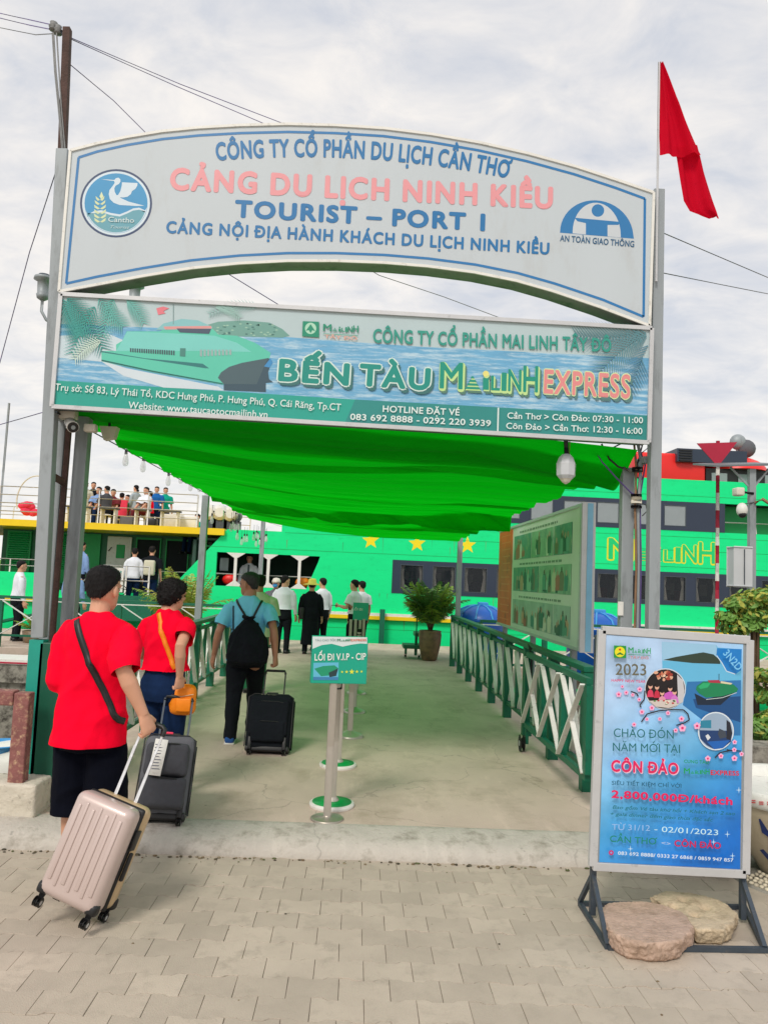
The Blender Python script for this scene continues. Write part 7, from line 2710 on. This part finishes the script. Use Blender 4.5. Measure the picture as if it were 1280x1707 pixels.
# champagne hard-shell case: own space, z along its length, -y the front face
cs = thing('hard_suitcase', 'champagne ribbed hard-shell suitcase on four castors, pulled by the man in red', 'suitcase', (0, 0, 0))
W_, D_, L_ = .335, .215, .515
mb = MB()
mb.rbox((0, -.032 - .04, L_ / 2), (W_, D_ - .085, L_), .045, seg=5)
mb.build('front_shell', M['champagne'], cs)
mb = MB()
mb.rbox((0, .065, L_ / 2), (W_, D_ - .115, L_), .042, seg=5)
mb.build('back_shell', M['gold'], cs)
mb = MB()
mb.rbox((0, .0045, L_ / 2), (W_ - .004, .028, L_ - .004), .013, seg=2)
mb.build('zip_band', M['black'], cs)
for k in range(7):
    x = -.12 + k * .040
    mb = MB()
    mb.rbox((x, -.0725 - (D_ - .085) / 2 - .0005, L_ * .52), (.016 if k % 2 else .022, .010, L_ * (.80 if k % 2 else .72)), .0045, seg=2)
    mb.build('rib', M['champagne'], cs)
for s_ in (-1, 1):
    for y_ in (-.10, .085):
        g2 = MB().rbox((s_ * (W_ / 2 - .025), y_, .028), (.062, .06, .06), .018, seg=2)
        g2.build('corner_guard', M['black'], cs)
        cst = MB().tube([(s_ * (W_ / 2 - .03), y_, .0), (s_ * (W_ / 2 - .03), y_ - .008, -.028)], [.017, .013], 10)
        co_ = cst.build('castor', M['black'], cs)
        for dx in (-.011, .011):
            MB().tube([(s_ * (W_ / 2 - .03) + dx - .006, y_ - .014, -.040), (s_ * (W_ / 2 - .03) + dx + .006, y_ - .014, -.040)], .025, 16).build('wheel', M['black'], co_)
            MB().tube([(s_ * (W_ / 2 - .03) + dx - .007, y_ - .014, -.040), (s_ * (W_ / 2 - .03) + dx + .007, y_ - .014, -.040)], .012, 12).build('wheel_hub', M['frame'], co_)
MB().rbox((W_ / 2 + .004, .0045, L_ * .70), (.012, .05, .10), .004).build('lock', M['black'], cs)
MB().rbox((W_ / 2 + .012, .0045, L_ * .45), (.018, .024, .14), .006).build('side_handle', M['black'], cs)
base_w = P(128, 1508, 4.10)
base_w.z = max(base_w.z, PVZ + .05)
hand_top = armm[1][2]
grip_w = RTm @ (armm[1][2] + (armm[1][2] - armm[1][1]).normalized() * .075)
axis = grip_w - base_w
Lh = axis.length
for s_ in (-1, 1):
    MB().tube([(s_ * .062, .075, L_ - .02), (s_ * .062, .075, (L_ + Lh) / 2 + .06)], .0095, 10).build('handle_tube', M['alu'], cs)
    MB().tube([(s_ * .062, .075, (L_ + Lh) / 2), (s_ * .062, .075, Lh - .02)], .0075, 10).build('handle_tube', M['alu'], cs)
MB().tube([(-.062, .075, Lh - .045), (-.062, .075, Lh - .01), (-.045, .075, Lh), (.045, .075, Lh), (.062, .075, Lh - .01), (.062, .075, Lh - .045)], .014, 12).build('grip', M['black'], cs)
yh = V((.30, 1, .12))
Mx = basis(cs, base_w, axis, yh)
low_z = min((Mx @ V((s_ * (W_ / 2 - .03), y_, -.065))).z for s_ in (-1, 1) for y_ in (-.10, .085))
shift = (PVZ + .001) - low_z
cs.location = cs.location + V((0, 0, shift))


def soft_case(label, name, Wd, Dp, Ln, base_p, grip_p, yh, m1, m2, pockets, tagged=False):
    t = thing(name, label, 'suitcase', (0, 0, 0))
    ax = grip_p - base_p
    Lh = ax.length
    mb = MB().rbox((0, 0, Ln / 2 + .03), (Wd, Dp, Ln), .05, seg=4)
    remeshed(mb, 'shell', m1, .010, t, 2, lambda co, nn: .006 * noise.noise(co * 8) + .002 * noise.noise(co * 30))
    fy = -Dp / 2
    if pockets:
        for (x_, z_, w_, h_, d_) in pockets:
            mb = MB().rbox((x_, fy - d_ / 2 + .008, z_), (w_, d_ + .02, h_), min(.03, d_ * .45 + .006), seg=3)
            remeshed(mb, 'pocket', m2, .008, t, 2, lambda co, nn: .006 * noise.noise(co * 13) + .003 * noise.noise(co * 34))
            MB().tube([(x_ - w_ * .42, fy - d_ * .6 - .006, z_ + h_ * .40), (x_ - w_ * .2, fy - d_ - .004, z_ + h_ * .44), (x_ + w_ * .2, fy - d_ - .004, z_ + h_ * .44), (x_ + w_ * .42, fy - d_ * .6 - .006, z_ + h_ * .40)], .0035, 6).build('zip', M['black'], t)
    for y_ in (-Dp / 2 + .03, Dp / 2 - .03):
        MB().tube([(-Wd / 2 - .002, y_, .06), (-Wd / 2 - .002, y_, Ln), (-Wd / 2 + .05, y_, Ln + .031), (Wd / 2 - .05, y_, Ln + .031), (Wd / 2 + .002, y_, Ln), (Wd / 2 + .002, y_, .06)], .005, 6).build('piping', M['black'], t)
    MB().rbox((0, 0, .045), (Wd * .96, Dp * .94, .05), .012).build('base', M['black'], t)
    for s_ in (-1, 1):
        MB().rbox((s_ * Wd * .38, fy - .004, .09), (.035, .03, .12), .008).build('skid', M['black'], t)
        wo = MB().tube([(s_ * Wd * .38 - .014, fy + .012, .012), (s_ * Wd * .38 + .014, fy + .012, .012)], .030, 18).build('wheel', M['rubber'], t)
        MB().tube([(s_ * Wd * .38 - .016, fy + .012, .012), (s_ * Wd * .38 + .016, fy + .012, .012)], .012, 10).build('wheel_hub', M['frame'], wo)
        MB().tube([(s_ * .10, Dp / 2 - .05, Ln - .02), (s_ * .10, Dp / 2 - .05, Lh - .015)], .0075, 10).build('handle_tube', M['black'] if not tagged else M['darksteel'], t)
    MB().tube([(-.10, Dp / 2 - .05, Lh - .03), (-.09, Dp / 2 - .05, Lh), (.09, Dp / 2 - .05, Lh), (.10, Dp / 2 - .05, Lh - .03)], .013, 10).build('grip', M['black'], t)
    MB().tube([(-.06, -.02, Ln + .028), (-.05, -.02, Ln + .055), (.05, -.02, Ln + .055), (.06, -.02, Ln + .028)], .009, 8).build('top_handle', M['black'], t)
    if tagged:
        MB().rbox((-.055, fy - .115, Ln * .72), (.085, .003, .24), .001, Matrix.Rotation(R(4), 3, 'Y'), seg=1).build('luggage_tag', M['white'], t)
        mb = MB()
        mb.col = c(90, 96, 110)
        for k in range(9):
            z_ = Ln * .72 + .08 - k * .02
            mb.poly([(-.085, fy - .1172, z_), (-.085 + rnd.uniform(.03, .06), fy - .1172, z_), (-.085 + rnd.uniform(.03, .06), fy - .1172, z_ + .006), (-.085, fy - .1172, z_ + .006)])
        mb.build('tag_print', M_PRINT, t)
        MB().rbox((-.02, -.02, Ln + .06), (.05, .03, .016), .005).build('red_tag', M['pink'], t)
        MB().rbox((-.12, fy - .03, .10), (.07, .01, .06), .003).build('blue_sticker', M['blue2'], t)
    Mx = basis(t, base_p, ax, yh)
    lz = min((Mx @ V((s_ * Wd * .38, fy + .012, .012 - .030))).z for s_ in (-1, 1))
    t.location = t.location + V((0, 0, .001 - lz))
    return t


gw_ = RTw @ (armw[1][2] + (armw[1][2] - armw[1][1]).normalized() * .07)
bp = P(266, 1366, 5.42)
soft_case('bulging grey fabric suitcase with a white paper tag, pulled by the woman in red', 'soft_suitcase', .345, .25, .55, V((bp.x, 5.42, .04)), gw_, V((-.12, 1, .2)), M['greyfab'], M['greyfab2'],
          [(0, .40, .29, .22, .08), (0, .18, .30, .20, .09)], True)
gb_ = RTb @ (armb[1][2] + (armb[1][2] - armb[1][1]).normalized() * .07)
bp = P(446, 1248, 7.55)
soft_case('black fabric cabin suitcase pulled by the man in the blue polo', 'soft_suitcase', .43, .23, .53, V((bp.x, 7.55, .04)), gb_, V((.02, 1, .2)), M['blackcloth'], M['blackcloth'],
          [(0, .33, .36, .34, .03), (0, .20, .32, .20, .045)], False)


# grit, dry leaves and moss gathered along the foot of the kerb
mb = MB()
r_ = random.Random(31)
for k in range(260):
    x = r_.uniform(-2.6, 2.3)
    y = 5.085 - abs(r_.gauss(0, .03)) if r_.random() < .8 else r_.uniform(3.2, 5.0)
    sz = r_.uniform(.003, .011) * (1 if y > 5 else .6)
    mb.col = r_.choice((c(96, 88, 70), c(70, 66, 52), c(120, 104, 80), c(90, 96, 60), c(140, 128, 104)))
    mb.ball((x, y, PVZ + sz * .4), (sz * r_.uniform(.8, 1.8), sz, sz * .6), 6, 4)
o = mb.build('grit', mat('grit', None, .9, var=.2, vcol=True), None)
o['kind'] = 'stuff'
o['label'] = 'fine grit and moss along the foot of the kerb'
o['category'] = 'grit'
